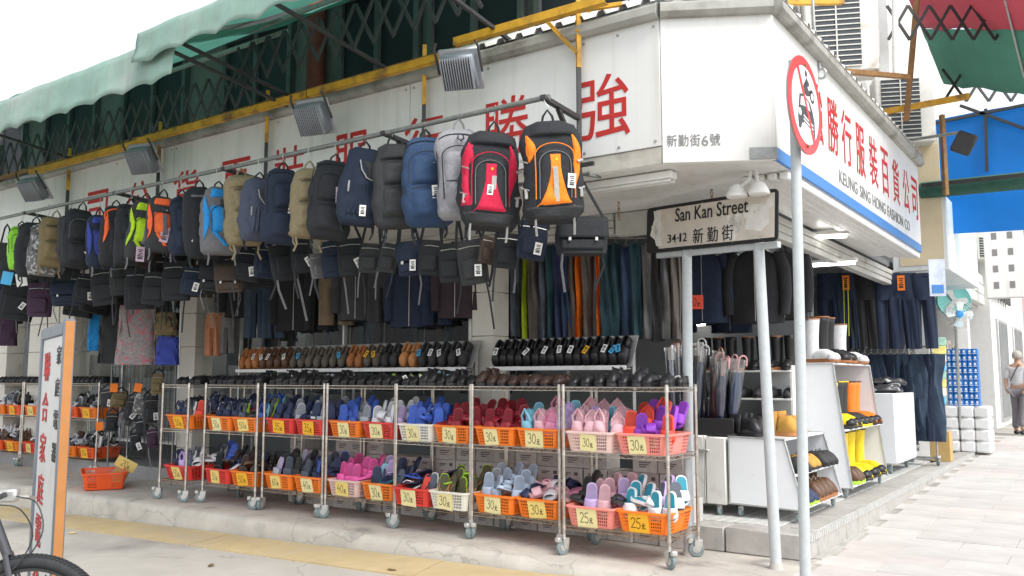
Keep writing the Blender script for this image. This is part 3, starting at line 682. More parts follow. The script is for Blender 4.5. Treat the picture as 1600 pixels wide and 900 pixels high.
for k, (z, w) in enumerate(((-.22, .6), (-.34, .45), (-.62, .7), (-.72, .5), (-.8, .62))): bk.box(-w/2, w/2, -.0019, -.0013, z-.035, z+.035)
bk.prism([(-.3, -.5), (.25, -.42), (.32, -.47), (-.1, -.56)], .0013, .0019, Matrix.Rotation(PI/2, 4, 'X'))
tagtxt_me = bk.mesh('tag_print', m_ink, smooth=0)
# ---------------------------------------------------------------- wire racks on casters
m_rubber = mat('grey_caster_rubber', (.2, .25, .25), .6, var=.15, scale=20)
m_zinc = mat('zinc_fork', (.55, .55, .53), .4, .6, var=.15, scale=20)
wheel_me = MB().lathe([(.012, -.016), (.045, -.016), (.058, -.014), (.064, -.006), (.064, .006), (.058, .014), (.045, .016), (.012, .016)], 20).xf(Matrix.Rotation(PI/2, 4, 'Y')).mesh('wheel', m_rubber)
hub_me = MB().lathe([(.006, -.022), (.03, -.02), (.03, .02), (.006, .022)], 12).xf(Matrix.Rotation(PI/2, 4, 'Y')).mesh('hub', m_zinc)
fk = MB()
for s_ in (-1, 1):
    fk.prism([(-.03, .075), (.035, .075), (.03, .03), (.012, -.015), (-.012, -.015), (-.03, .03)], s_*.026-.002, s_*.026+.002, Matrix.Rotation(PI/2, 4, 'Z') @ Matrix.Rotation(PI/2, 4, 'X'))
fk.rbox(-.03, .03, -.03, .035, .07, .078, .003); fk.cyl((0, 0, .078), (0, 0, .12), .013)
fork_me = fk.mesh('fork', m_zinc)
brake_me = MB().rbox(-.025, .025, -.075, -.035, .045, .085, .006).mesh('brake_pedal', m_zinc)
def caster(parent, x, y, sw):
    f = obj('caster', fork_me, None, parent, (x, y, .064), (0, 0, sw))
    obj('wheel', wheel_me, None, f, (0, -.018, 0)); obj('hub', hub_me, None, f, (0, -.018, 0)); obj('brake_pedal', brake_me, None, f, (0, -.01, 0))
def shelf_mesh(w, d, rust=False):
    b = MB(); r = .004
    for z in (0, -.03):
        b.tube([(0, 0, z), (w, 0, z), (w, d, z), (0, d, z)], r, 4, True)
    for (ax, ln, fx) in (('x', w, 0.), ('x', w, d), ('y', d, 0.), ('y', d, w)):
        n = int(ln/.03); pts = []
        for i in range(n+1): u_ = ln*i/n; z = -.004 if i % 2 else -.026; pts.append((u_, fx, z) if ax == 'x' else (fx, u_, z))
        b.tube(pts, .0026, 3)
    n = int(w/.03)
    for i in range(1, n): b.cyl((w*i/n, 0, .003), (w*i/n, d, .003), .0022, n=3, caps=False)
    for i in (1, 2): b.cyl((0, d*i/3, -.003), (w, d*i/3, -.003), .004, n=4)
    return b.mesh('shelf', m_rust if rust else m_chrome, smooth=0)
def rack(x0, x1, y0, d, label, zs=(.24, .85, 1.385), n_cast=4):
    t = thing('wire_rack', label, 'rack', (x0, y0, 0), 0, 'chrome wire shoe racks on casters'); w = x1-x0
    for (x, y) in ((0, 0), (w, 0), (w, d), (0, d)):
        b = MB().cyl((x, y, .17), (x, y, 1.4), .0145, n=10); 
        for z in zs: b.cyl((x, y, z-.035), (x, y, z+.012), .019, .016, n=10)
        b.lathe([(.0145, 0), (.014, .008), (.006, .012)], 10, (x, y, 1.4)); b.build('post', m_chrome, t)
        caster(t, x, y, R.uniform(-1.2, 1.2))
    for i, z in enumerate(zs): obj('shelf', shelf_mesh(w, d, i == 0), None, t, (0, 0, z))
    return t

# ---------------------------------------------------------------- baskets with hand-written price cards
def arc(cx, cy, rx, ry, a0, a1, n=10): return [(cx+rx*math.cos(math.radians(a0+(a1-a0)*k/n)), cy+ry*math.sin(math.radians(a0+(a1-a0)*k/n))) for k in range(n+1)]
GL = {'0': [arc(.3, .5, .24, .48, 100, 460, 16)],
      '2': [arc(.3, .74, .24, .24, 165, -40, 9)+[(.06, .03), (.58, .05)]],
      '3': [arc(.28, .76, .22, .22, 150, -80, 9)+arc(.27, .27, .27, .27, 80, -150, 10)],
      '4': [[(.3, 1), (.04, .4), (.6, .42)], [(.42, .68), (.4, -.05)]],
      '5': [[(.16, .95), (.1, .55)]+arc(.26, .28, .27, .29, 110, -140, 10), [(.16, .95), (.55, .98)]],
      '6': [[(.42, 1), (.14, .6)]+arc(.3, .28, .22, .27, 150, 490, 14)],
      '1': [[(.3, 1), (.26, 0)]],
      '元': [[(.2, .82), (.6, .88)], [(.08, .58), (.72, .63)], [(.34, .58), (.26, .3), (.08, .04)], [(.48, .6), (.46, .16), (.56, .06), (.76, .1), (.8, .22)]]}
_price = {}
def price_mesh(s, m=m_ink):
    if s in _price: return _price[s]
    b = MB(); x = 0
    for ch in s:
        k = .62 if ch == '元' else 1.0
        for st_ in GL[ch]: b.ribbon([(x+p[0]*k+p[1]*.06, p[1]*k-(.05 if ch == '元' else 0)) for p in st_], .075)
        x += .66 if ch != '元' else .6
    xs = [v.x for v in b.v]; cx = (min(xs)+max(xs))/2; b.xf(MT((-cx, 0, -.5))); b.xf(Matrix.Diagonal((.066, 1, .085, 1)))
    _price[s] = b.mesh('price_text', m, smooth=0); return _price[s]
card_me = MB().box(-.088, .088, -.0015, 0, -.08, .08).mesh('price_card', m_card_y)
def basket_mesh(w, d, h):
    r = .045; per = []
    def side(p, q, n, nrm_perf):
        for k in range(n): u_ = k/n; per.append((p[0]+(q[0]-p[0])*u_, p[1]+(q[1]-p[1])*u_, (k < nrm_perf or k >= n-nrm_perf)))
    def corner(cx, cy, a0):
        for k in range(3): a = math.radians(a0+30*k); per.append((cx+r*math.cos(a), cy+r*math.sin(a), False))
    hw, hd = w/2, d/2
    side((-hw+r, -hd), (hw-r, -hd), 18, 5); corner(hw-r, -hd+r, -90)
    side((hw, -hd+r), (hw, hd-r), 18, 5); corner(hw-r, hd-r, 0)
    side((hw-r, hd), (-hw+r, hd), 18, 5); corner(-hw+r, hd-r, 90)
    side((-hw, hd-r), (-hw, -hd+r), 18, 5); corner(-hw+r, -hd+r, 180)
    N = len(per); rows = 6; b = MB()
    def P(i, v):
        x, y, _ = per[i % N]; s_ = .88+.12*v; return Vector((x*s_, y*s_, v*h))
    vs = [.0, .1, .26, .42, .58, .74, .88, 1.0]
    for i in range(N):
        for j in range(len(vs)-1):
            a, b1, c, d1 = P(i, vs[j]), P(i+1, vs[j]), P(i+1, vs[j+1]), P(i, vs[j+1])
            if per[i][2] and 1 <= j <= 5:
                ce = (a+b1+c+d1)/4; k = .68
                q = [ce+(p-ce)*k for p in (a, b1, c, d1)]
                b.add([a, b1, c, d1]+q, [(0, 1, 5, 4), (1, 2, 6, 5), (2, 3, 7, 6), (3, 0, 4, 7)])
            else: b.add([a, b1, c, d1], [(0, 1, 2, 3)])
    b.add([P(i, 0) for i in range(N)], [tuple(range(N))])
    bm = bmesh.new(); me = b.mesh('body', None, smooth=0); bm.from_mesh(me); bmesh.ops.remove_doubles(bm, verts=bm.verts, dist=.0004)
    bm.to_mesh(me); bm.free()
    rim = MB(); rings = []
    for i in range(N):
        x, y, _ = per[i]; n_ = Vector((x/hw**1, y/hd**1, 0)); o = Vector((x, y, h)); q = n_.normalized()*.014
        rings.append([o+Vector((0, 0, -.014))-q*.1, o+q+Vector((0, 0, -.014)), o+q, o+Vector((0, 0, .004)), o-q*.3])
    rings.append(rings[0]); rim.loft(rings, False, False)
    return me, rim.mesh('rim', None, smooth=50)
BK = {k: basket_mesh(*k) for k in ((.45, .5, .165), (.5, .9, .17), (.36, .4, .15))}
BC = {'orange': (.85, .2, .02), 'red': (.68, .05, .04), 'white': (.72, .7, .62), 'pink': (.78, .26, .22), 'palepink': (.72, .52, .47), 'deeporange': (.78, .1, .02)}
BM_ = {k: mat('basket_'+k, v, .42, var=.05, scale=6, rnd=.05) for k, v in BC.items()}
CM = {'y': m_card_y, 'o': m_card_o, 'p': m_card_p}
def basket(x, y, z, col, price, card, label, kind=(.45, .5, .165), rz=0.):
    t = thing('plastic_basket', label, 'basket', (x, y, z), rz, 'perforated plastic price baskets')
    b, r = BK[kind]; o = obj('body', b, BM_[col], t); md = o.modifiers.new('s', 'SOLIDIFY'); md.thickness = .003; md.offset = 0
    obj('rim', r, BM_[col], t)
    dy = kind[1]/2; tilt = math.atan2(dy*.12, kind[2])
    if price:
        c = obj('price_card', card_me, CM[card], t, (R.uniform(-.03, .0), -dy*.935-.006, kind[2]*.47), (0, R.uniform(-.12, .12), 0), (R.uniform(.86, 1.1), 1, R.uniform(.88, 1.1)))
        c.rotation_euler[0] = tilt
        obj('price_text', price_mesh(price+'元'), None, c, (-.004, -.0017, .0), None, R.uniform(.92, 1.05))
    return t

# ---------------------------------------------------------------- footwear
TS = [0, .015, .05, .12, .25, .42, .6, .74, .86, .94, .985, 1.0]; HW = [.06, .17, .27, .34, .37, .38, .45, .5, .46, .34, .18, .06]
def hw_(t):
    for i in range(len(TS)-1):
        if t <= TS[i+1]: k = (t-TS[i])/(TS[i+1]-TS[i]); return HW[i]+(HW[i+1]-HW[i])*k
    return HW[-1]
def outline(L, Wd, s=1.0, k=0): 
    return [(-hw_(t)*Wd*s, (t-.5)*L*s) for t in TS]+[(hw_(t)*Wd*s, (t-.5)*L*s) for t in reversed(TS)]
def soleM(b, L, Wd, h, s=1.0, z=0., curve=.02):
    ol = outline(L, Wd, s); n = len(ol)
    def zc(y): u_ = y/L; return curve*max(0, u_-.2)**1.5*2
    b.add([(x, y, z+zc(y)) for x, y in ol]+[(x, y, z+h+zc(y)) for x, y in ol], [])
    o = len(b.v)-2*n; m_ = len(TS)
    for lev, flip in ((0, 1), (n, 0)):
        for i in range(m_-1):
            q = [o+lev+i, o+lev+n-1-i, o+lev+n-2-i, o+lev+i+1]; b.f.append(q if not flip else q[::-1]); b.mi.append(b.cur)
    for i in range(n): b.f.append([o+i, o+(i+1) % n, o+n+(i+1) % n, o+n+i][::-1]); b.mi.append(b.cur)
def dome(b, L, Wd, t0, t1, hfun, z0, n=9, m=9, grow=1.04):
    rings = []
    for i in range(n+1):
        t_ = t0+(t1-t0)*i/n; w = hw_(min(t_, .995))*Wd*grow; h = hfun((t_-t0)/(t1-t0)); y = (t_-.5)*L
        rings.append([(w*math.cos(PI*k/m), y, z0+h*abs(math.sin(PI*k/m))**.75) for k in range(m+1)])
    b.loft(rings, False, False, closed=False); return rings
def heelwall(b, L, Wd, t1, hfun, z0, lean=.0, grow=1.0):
    pts = [t for t in TS if t <= t1]; path = [(hw_(t)*Wd*grow, (t-.5)*L) for t in reversed(pts)]+[(-hw_(t)*Wd*grow, (t-.5)*L) for t in pts]
    n = len(path); o = []; 
    for j, v in enumerate((0, .5, 1.0)):
        row = []
        for i, (x, y) in enumerate(path):
            u_ = i/(n-1); h = hfun(abs(u_-.5)*2); row.append((x*(1-lean*v), y+(.006*v), z0+h*v))
        o.append(row)
    b.loft(o, False, False, closed=False)
def solid(o, th):
    md = o.modifiers.new('s', 'SOLIDIFY'); md.thickness = th; md.offset = 0
FW = {}
def mk(name, parts): FW[name] = parts       # [(part name, mesh, colour key, solidify)]
L_, W_ = .265, .1
b1 = MB(); soleM(b1, L_, W_, .028); b2 = MB(); soleM(b2, L_, W_, .004, .9, .0275)
b3 = MB(); rings = []
for i in range(6):
    t_ = .5+.33*i/5; w = hw_(t_)*W_*1.03; y = (t_-.5)*L_
    rings.append([(w*math.cos(PI*k/10), y+.01*math.sin(PI*k/10), .012+.062*math.sin(PI*k/10)**.8*(1.05-.25*i/5)) for k in range(11)])
b3.loft(rings, False, False, closed=False)
b4 = MB().box(-.022, .022, -.012, .012, 0, .002).xf(MT((0, .055, .073)) @ Matrix.Rotation(-.15, 4, 'X'))
mk('slide', [('sole', b1.mesh('sole'), 0, 0), ('footbed', b2.mesh('footbed'), 1, 0), ('strap', b3.mesh('strap', smooth=60), 2, .006)])
mk('logo_slide', FW['slide']+[('logo', b4.mesh('logo'), 3, 0)])
b1 = MB(); soleM(b1, L_, W_, .016); b2 = MB(); soleM(b2, L_, W_, .003, .94, .0158)
b3 = MB()
for s_ in (-1, 1): b3.tube([(0, .075, .018), (s_*.012, .06, .036), (s_*.032, .02, .042), (s_*.043, -.03, .02)], .006, 6, flat=.6)
mk('flip_flop', [('sole', b1.mesh('sole'), 0, 0), ('footbed', b2.mesh('footbed'), 1, 0), ('thong', b3.mesh('thong', smooth=60), 2, 0)])
b1 = MB(); soleM(b1, L_, W_*1.06, .03); b2 = MB(); soleM(b2, L_, W_, .003, .86, .029)
b3 = MB(); dome(b3, L_, W_, .46, 1.0, lambda u_: .07*(1-u_**2.2)+.012, .02, 10, 10, 1.07)
b4 = MB(); heelwall(b4, L_, W_, .3, lambda q: .02, .024)
b5 = MB(); hol = []
for (xx, t_, zz) in ((-.02, .62, .082), (.02, .62, .082), (0, .68, .083), (-.02, .73, .074), (.02, .73, .074), (0, .79, .07), (-.034, .66, .07), (.034, .66, .07)):
    b5.lathe([(.005, -.004), (.005, .004)], 8, (xx, (t_-.5)*L_, zz))
b6 = MB(); b6.tube([(.047, -.005, .05), (.045, -.06, .075), (.0, -.125, .085), (-.045, -.06, .075), (-.047, -.005, .05)], .008, 6, flat=1.6, ref=(0, 0, 1))
mk('clog', [('sole', b1.mesh('sole'), 0, 0), ('footbed', b2.mesh('footbed'), 1, 0), ('upper', b3.mesh('upper', smooth=70), 2, .005), ('heel_wall', b4.mesh('heel_wall', smooth=70), 2, .006), ('hole', b5.mesh('hole'), 3, 0), ('heel_strap', b6.mesh('heel_strap', smooth=60), 2, 0)])
def shoe_parts(nm, L, Wd, toe_h, vamp_h, heel_h, sole_h, laced=True, ankle=0.):
    b1 = MB(); soleM(b1, L, Wd*1.05, sole_h, curve=.012)
    b2 = MB(); dome(b2, L, Wd, .45, 1.0, lambda u_: (vamp_h*(1-u_)**.9+toe_h*min(1, u_*2)*(1-u_**6*.75)), sole_h*.8, 12, 10, 1.02)
    b3 = MB(); heelwall(b3, L, Wd, .5, lambda q: heel_h+(vamp_h-heel_h)*q**3*.6+ankle, sole_h*.8, .12, 1.0)
    b4 = MB(); soleM(b4, L, Wd, .004, .86, sole_h+.002)
    P = [('sole', b1.mesh('sole'), 1, 0), ('upper', b2.mesh('upper', smooth=70), 0, .005), ('heel_wall', b3.mesh('heel_wall', smooth=70), 0, .006), ('insole', b4.mesh('insole'), 3, 0)]
    if laced:
        b5 = MB()
        for k in range(4):
            y = (.5+.055*k-.5)*L+.012; z = sole_h*.8+vamp_h*(1-.1*k)**.9*(1-.12*k)+.006; b5.tube([(-.02, y, z-.008), (0, y+.004, z), (.02, y+.008, z-.008)], .0032, 5)
        b5.tube([(-.028, .0, sole_h+vamp_h*.95), (-.008, -.004, sole_h+vamp_h+.012), (.008, -.004, sole_h+vamp_h+.012), (.028, .0, sole_h+vamp_h*.95)], .003, 5)
        P.append(('laces', b5.mesh('laces', smooth=60), 2, 0))
    mk(nm, P)
shoe_parts('leather_shoe', .29, .1, .045, .082, .07, .028)
shoe_parts('loafer', .28, .098, .04, .07, .06, .026, False)
shoe_parts('work_boot', .3, .108, .055, .105, .08, .038, True, .05)
# rubber boot
b1 = MB(); soleM(b1, .29, .112, .03)
b2 = MB(); dome(b2, .29, .105, .3, 1.0, lambda u_: .085*(1-u_)**1.6+.052*min(1, u_*2)*(1-u_**6*.7), .022, 12, 12, 1.0)
for z0, z1 in ((0, 1),):
    rg = []
    for k in range(9):
        v = k/8; z = .03+v*.31; ry = .055+.012*v; rx = .044+.014*v; cy = -.085+.0*v-.008*math.sin(v*PI)
        rg.append([(rx*math.cos(2*PI*j/16), cy+ry*math.sin(2*PI*j/16)*(1.1 if k < 2 else 1), z) for j in range(16)])
    b2.loft(rg, False, False)
b3 = MB().tube([(.059*math.cos(2*PI*j/16), -.085+.068*math.sin(2*PI*j/16), .335) for j in range(16)], .006, 5, True)
b4 = MB(); dome(b4, .29, .112, .78, 1.0, lambda u_: .05*(1-u_**5*.8), .024, 5, 10, 1.03)
mk('rubber_boot', [('sole', b1.mesh('sole'), 1, 0), ('upper', b2.mesh('upper', smooth=60), 0, .005), ('top_band', b3.mesh('top_band', smooth=60), 1, 0), ('toe_cap', b4.mesh('toe_cap', smooth=60), 2, .004)])
FC = {}
def fmat(name, col, rough=.5, **k): FC[name] = mat('footwear_'+name, col, rough, var=.1, scale=25, rnd=.08, **k)
for n_, c_, r_ in (('pink', (.85, .33, .5), .5), ('hot pink', (.85, .12, .4), .45), ('pale pink', (.82, .5, .55), .5), ('purple', (.3, .06, .55), .5), ('lavender', (.58, .45, .75), .5), ('red orange', (.8, .08, .05), .5), ('dark red', (.34, .02, .035), .35),
                   ('teal', (.02, .28, .38), .5), ('white', (.75, .76, .78), .5), ('grey', (.4, .43, .47), .55), ('pale blue', (.45, .55, .68), .5), ('sky blue', (.25, .6, .75), .5), ('royal blue', (.05, .12, .5), .5), ('navy', (.025, .035, .085), .55), ('slate', (.09, .11, .14), .55),
                   ('black', (.014, .014, .016), .38), ('olive', (.09, .085, .04), .6), ('lime', (.4, .7, .05), .5), ('brown', (.11, .055, .03), .45), ('dark brown', (.05, .028, .022), .4), ('tan', (.5, .22, .08), .55), ('rust tan', (.4, .15, .05), .55), ('wheat', (.55, .29, .06), .7), ('taupe', (.12, .1, .08), .6), ('charcoal', (.035, .035, .036), .6),
                   ('yellow', (.85, .62, .02), .3), ('orange', (.85, .22, .02), .35), ('gum', (.36, .15, .06), .5), ('cream', (.6, .5, .36), .6)):
    fmat(n_, c_, r_); fmat(n_+'~', tuple(x*.62 for x in c_), .7)
def footwear(kind, cols, loc, rot, label, group, name=None, cat=None, sc=1.0, wide=1.0):
    nm = name or {'slide': 'slide_sandal', 'logo_slide': 'slide_sandal'}.get(kind, kind)
    t = thing(nm, label, cat or {'slide': 'sandal', 'logo_slide': 'sandal', 'flip_flop': 'flip flop', 'clog': 'clog', 'rubber_boot': 'boot', 'work_boot': 'boot'}.get(kind, 'shoe'), loc, 0, group)
    t.rotation_mode = 'QUATERNION'; t.rotation_quaternion = rot.to_quaternion(); t.scale = (sc*wide, sc, sc)
    for pn, me, ci, so in FW[kind]:
        o = obj(pn, me, FC[cols[ci]], t)
        if so: solid(o, so)
    return t
def stand(lean=18, yaw=0, roll=0): return Matrix.Rotation(math.radians(yaw), 4, 'Z') @ Matrix.Rotation(math.radians(90-lean), 4, 'X') @ Matrix.Rotation(math.radians(roll), 4, 'Y') @ Matrix.Rotation(PI, 4, 'Z')
# ---------------------------------------------------------------- rack contents
K = {'slide': 'slide', 'logo': 'logo_slide', 'clog': 'clog', 'flip': 'flip_flop'}
def fill(bx, by, bz, w, d, h, items, desc):
    seq = list(items); n = len(seq)
    if n >= 4: seq = seq+[seq[R.randrange(n)] for _ in range(4)]; n += 4
    q = -(-n//3); front = seq[:q]; back = seq[q:2*q]; rear = seq[2*q:]
    for row, lst in ((0, front), (1, back), (2, rear)):
        m_ = len(lst)
        for i, (k, c) in enumerate(lst):
            x = bx-w/2+.055+(w-.11)*(i+.5*(0 if m_ == 1 else 0))/(max(1, m_-1)); x = bx if m_ == 1 else x
            y = by-d/2+.185+row*.1+R.uniform(-.012, .012); pile = k.endswith('*') or R.random() < .16; kk = K[k.strip('*')]
            cols = c if isinstance(c, tuple) else (c, c+'~', c, 'white')
            cn = cols[2]
            lab = f"{cn} {kk.replace('_', ' ').replace('logo slide', 'slide sandal with white badge').replace('slide', 'slide sandal') if kk=='slide' else kk.replace('_', ' ').replace('logo slide', 'badged slide sandal')}, {['front', 'middle', 'back'][row]} row {OW[i]}, {desc}"
            if pile:
                rot = Matrix.Rotation(R.uniform(0, 6.28), 4, 'Z') @ Matrix.Rotation(R.uniform(-.5, .5), 4, 'X') @ Matrix.Rotation(R.uniform(-.5, .5), 4, 'Y')
                footwear(kk, cols, (x, y, bz+h-.01+row*.03+R.uniform(0, .05)), rot, lab, 'footwear in the price baskets', sc=.95, wide=1.34 if kk != 'clog' else 1.2)
            else:
                footwear(kk, cols, (x+R.uniform(-.012, .012), y, bz+h+(.04 if kk != 'flip_flop' else .01)+row*.045+R.uniform(-.012, .015)), stand(R.uniform(4, 18)+8*row, R.uniform(-32, 36), R.uniform(-20, 20)), lab, 'footwear in the price baskets', sc=.95, wide=1.34 if kk != 'clog' else 1.2)
ORD = ['nearest', 'second', 'third', 'fourth', 'fifth', 'sixth', 'seventh']
nvb = ('navy', 'navy', 'navy', 'white'); rb = ('royal blue', 'royal blue', 'royal blue', 'white')
tl = ('white', 'teal', 'white', 'black'); wn = ('white', 'navy', 'navy', 'white'); cl3 = lambda a, f=None: (a, f or a, a, 'black')
RK = [  # x0,x1,y0, upper-left, upper-right, lower-left, lower-right   (colour, price, card, contents)
 (-3.87, -2.92, 6.28,
  ('palepink', '30', 'p', [('clog', cl3('pale pink'))]*4+[('clog', cl3('pale pink')), ('clog', cl3('lavender')), ('slide', 'sky blue'), ('clog', cl3('pale pink'))]),
  ('pink', '30', 'p', [('slide', 'red orange'), ('slide', 'purple'), ('slide', 'purple'), ('slide', 'red orange'), ('clog', cl3('pale pink')), ('clog', cl3('red orange')), ('slide', 'purple'), ('slide', 'purple')]),
  ('pink', '25', 'p', [('slide', 'charcoal'), ('slide', 'lavender'), ('slide', 'pale pink'), ('slide', 'charcoal'), ('slide', 'charcoal'), ('slide', 'pale pink'), ('slide', 'pale pink'), ('slide', 'lavender')]),
  ('orange', '25', 'o', [('slide', tl)]*4+[('slide', tl), ('slide', tl), ('slide', ('lavender', 'slate', 'lavender', 'black')), ('slide', ('slate', 'slate', 'white', 'black'))])),
 (-4.95, -4.0, 6.42,
  ('orange', '30', 'p', [('slide', 'dark red'), ('slide*', 'dark red'), ('slide', 'dark red'), ('slide*', 'dark red'), ('slide', 'dark red'), ('slide', 'dark red'), ('slide*', 'dark red'), ('slide', 'dark red')]),
  ('orange', '30', 'p', [('clog', cl3('sky blue')), ('clog', cl3('pale pink')), ('clog', cl3('pink')), ('clog', cl3('lavender')), ('slide', 'sky blue'), ('clog', cl3('pale pink')), ('slide', 'pale pink')]),
  ('orange', '30', 'p', [('slide', 'pale blue')]*4+[('slide', 'grey'), ('slide', 'pale blue'), ('slide', 'pale blue')]),
  ('orange', '30', 'y', [('slide*', 'navy'), ('slide*', 'pale pink'), ('slide*', 'white'), ('slide*', 'pale pink'), ('slide*', 'navy'), ('slide*', 'pale pink'), ('slide*', 'white'), ('slide*', 'pink')])),
 (-5.9, -4.97, 6.42,
  ('white', '30', 'p', [('slide', rb), ('logo', rb), ('logo', rb), ('logo', rb), ('slide', rb), ('slide', rb), ('slide', rb)]),
  ('orange', '30', 'p', [('slide', 'dark red')]*4+[('slide', 'dark red')]*3),
  ('red', '30', 'p', [('flip*', ('navy', 'red orange', 'white', 'white')), ('flip*', ('white', 'black', 'black', 'white')), ('flip', ('black', 'red orange', 'black', 'white')), ('flip', ('white', 'slate', 'black', 'white')), ('flip*', rb), ('flip*', ('navy', 'navy', 'navy', 'white'))]),
  ('white', '30', 'p', [('flip', ('lime', 'olive', 'tan', 'white')), ('flip', ('olive', 'taupe', 'tan', 'white')), ('flip', ('lime', 'olive', 'olive', 'white')), ('flip', ('olive', 'olive', 'tan', 'white')), ('flip*', ('lime', 'olive', 'tan', 'white')), ('flip', ('lime', 'olive', 'olive', 'white')), ('flip', ('olive', 'olive', 'black', 'white'))])),
 (-6.93, -5.95, 6.46,
  ('orange', '30', 'p', [('slide', rb), ('logo', rb), ('slide', 'grey'), ('slide', rb), ('slide', 'grey')]),
  ('red', '30', 'p', [('slide', 'white'), ('slide', 'white'), ('slide', 'white'), ('slide', 'lavender'), ('slide', 'white'), ('slide', 'white')]),
  ('palepink', '40', 'y', [('slide', 'hot pink'), ('slide', 'hot pink'), ('slide', 'hot pink'), ('slide', 'hot pink'), ('slide', 'hot pink'), ('slide', 'sky blue')]),
  ('orange', '30', 'p', [('flip', ('slate', 'navy', 'navy', 'white')), ('flip', ('navy', 'slate', 'slate', 'white')), ('flip', ('teal', 'navy', 'navy', 'white')), ('flip', ('navy', 'slate', 'navy', 'white')), ('flip', ('slate', 'sky blue', 'slate', 'white')), ('slide', 'lavender'), ('slide', 'navy')])),
 (-7.95, -6.98, 6.46,
  ('red', '35', 'o', [('slide', nvb), ('slide', nvb), ('slide', 'grey'), ('slide', nvb), ('slide', 'grey')]),
  ('red', '35', 'o', [('logo', nvb), ('logo', nvb), ('slide', 'grey'), ('logo', nvb), ('slide', 'grey'), ('slide', 'slate')]),
  ('orange', '60', 'y', [('slide', ('lavender', 'grey', 'grey', 'black')), ('slide', 'slate'), ('slide', 'charcoal'), ('slide', 'charcoal'), ('slide', 'black')]),
  ('orange', '40', 'p', [('slide', 'slate'), ('slide', ('royal blue', 'navy', 'navy', 'white')), ('slide', nvb), ('slide', nvb), ('slide', 'slate')])),
 (-8.98, -8.02, 6.42,
  ('orange', '50', 'p', [('clog', ('white', 'navy', 'navy', 'black')), ('clog', ('grey', 'slate', 'navy', 'black')), ('clog', ('navy', 'navy', 'navy', 'black')), ('clog', ('navy', 'navy', 'navy', 'black'))]),
  ('orange', '50', 'y', [('clog', ('lime', 'slate', 'slate', 'black')), ('clog', ('lime', 'slate', 'slate', 'black')), ('clog', ('sky blue', 'navy', 'royal blue', 'black')), ('slide', 'dark red'), ('clog', ('navy', 'navy', 'navy', 'black'))]),
  ('red', '50', 'y', [('slide', 'black'), ('slide', 'dark brown'), ('slide*', ('white', 'navy', 'navy', 'white')), ('slide', rb), ('slide', 'dark brown')]),
  ('orange', '50', 'o', [('slide', 'dark brown'), ('slide*', 'brown'), ('slide', 'black'), ('slide*', 'dark brown'), ('slide', 'dark brown'), ('slide', 'black'), ('slide', 'navy')])),
]
for ri, (x0, x1, y0, *bks) in enumerate(RK):
    nm = ORD[ri]; rd = f"{nm} rack from street sign" if ri else "rack nearest street sign"
    rack(x0, x1, y0, .56, f"chrome wire shoe rack on casters, {nm}{' to' if ri == 0 else ' from'} the street sign")
    for k, (col, pr, cd_, items) in enumerate(bks):
        up = k < 2; z = .852 if up else .243; bx = x0+(x1-x0)*(.25 if k % 2 == 0 else .75)
        by = y0+.245+(-.06 if (ri == 2 and not up) else 0); sd_ = 'left' if k % 2 == 0 else 'right'
        cn = {'palepink': 'whitish', 'deeporange': 'orange'}.get(col, col)
        basket(bx, by, z, col, pr, cd_, f"{cn} plastic basket priced {pr}, {'upper' if up else 'lower'} {sd_} on {rd}")
        fill(bx, by, z, .45, .5, .165, items, f"{'upper' if up else 'lower'} {sd_} basket, {rd}")
# end-on rack
rack(-9.7, -9.17, 6.32, 1.0, 'chrome wire rack turned end-on, leftmost of the near row', n_cast=4)
basket(-9.435, 6.8, .852, 'orange', '50', 'o', 'long orange basket priced 50 on the end-on rack', (.5, .9, .17))
fill(-9.435, 6.62, .852, .46, .5, .17, [('clog', ('white', 'navy', 'navy', 'black')), ('clog', ('white', 'navy', 'navy', 'black')), ('clog', ('white', 'slate', 'slate', 'black')), ('slide', 'red orange'), ('clog', ('navy', 'navy', 'navy', 'black')), ('clog', ('black', 'black', 'black', 'black'))], 'upper basket, end-on rack')
fill(-9.435, 7.0, .852, .46, .5, .17, [('clog', ('sky blue', 'navy', 'navy', 'black')), ('clog', ('slate', 'navy', 'navy', 'black')), ('clog', ('navy', 'navy', 'navy', 'black'))], 'back of upper basket, end-on rack')
basket(-9.435, 6.8, .243, 'red', '50', 'y', 'long red basket priced 50 on the end-on rack', (.5, .9, .17))
fill(-9.435, 6.62, .243, .46, .5, .17, [('clog', ('navy', 'navy', 'navy', 'black')), ('clog', ('lavender', 'lavender', 'lavender', 'navy')), ('clog', ('white', 'slate', 'slate', 'black')), ('slide*', ('white', 'slate', 'white', 'black')), ('slide*', ('white', 'black', 'white', 'black')), ('clog*', ('white', 'black', 'black', 'black'))], 'lower basket, end-on rack')
fill(-9.435, 7.0, .243, .46, .5, .17, [('slide*', ('white', 'navy', 'black', 'black')), ('clog', ('white', 'slate', 'slate', 'black')), ('slide', rb)], 'back of lower basket, end-on rack')
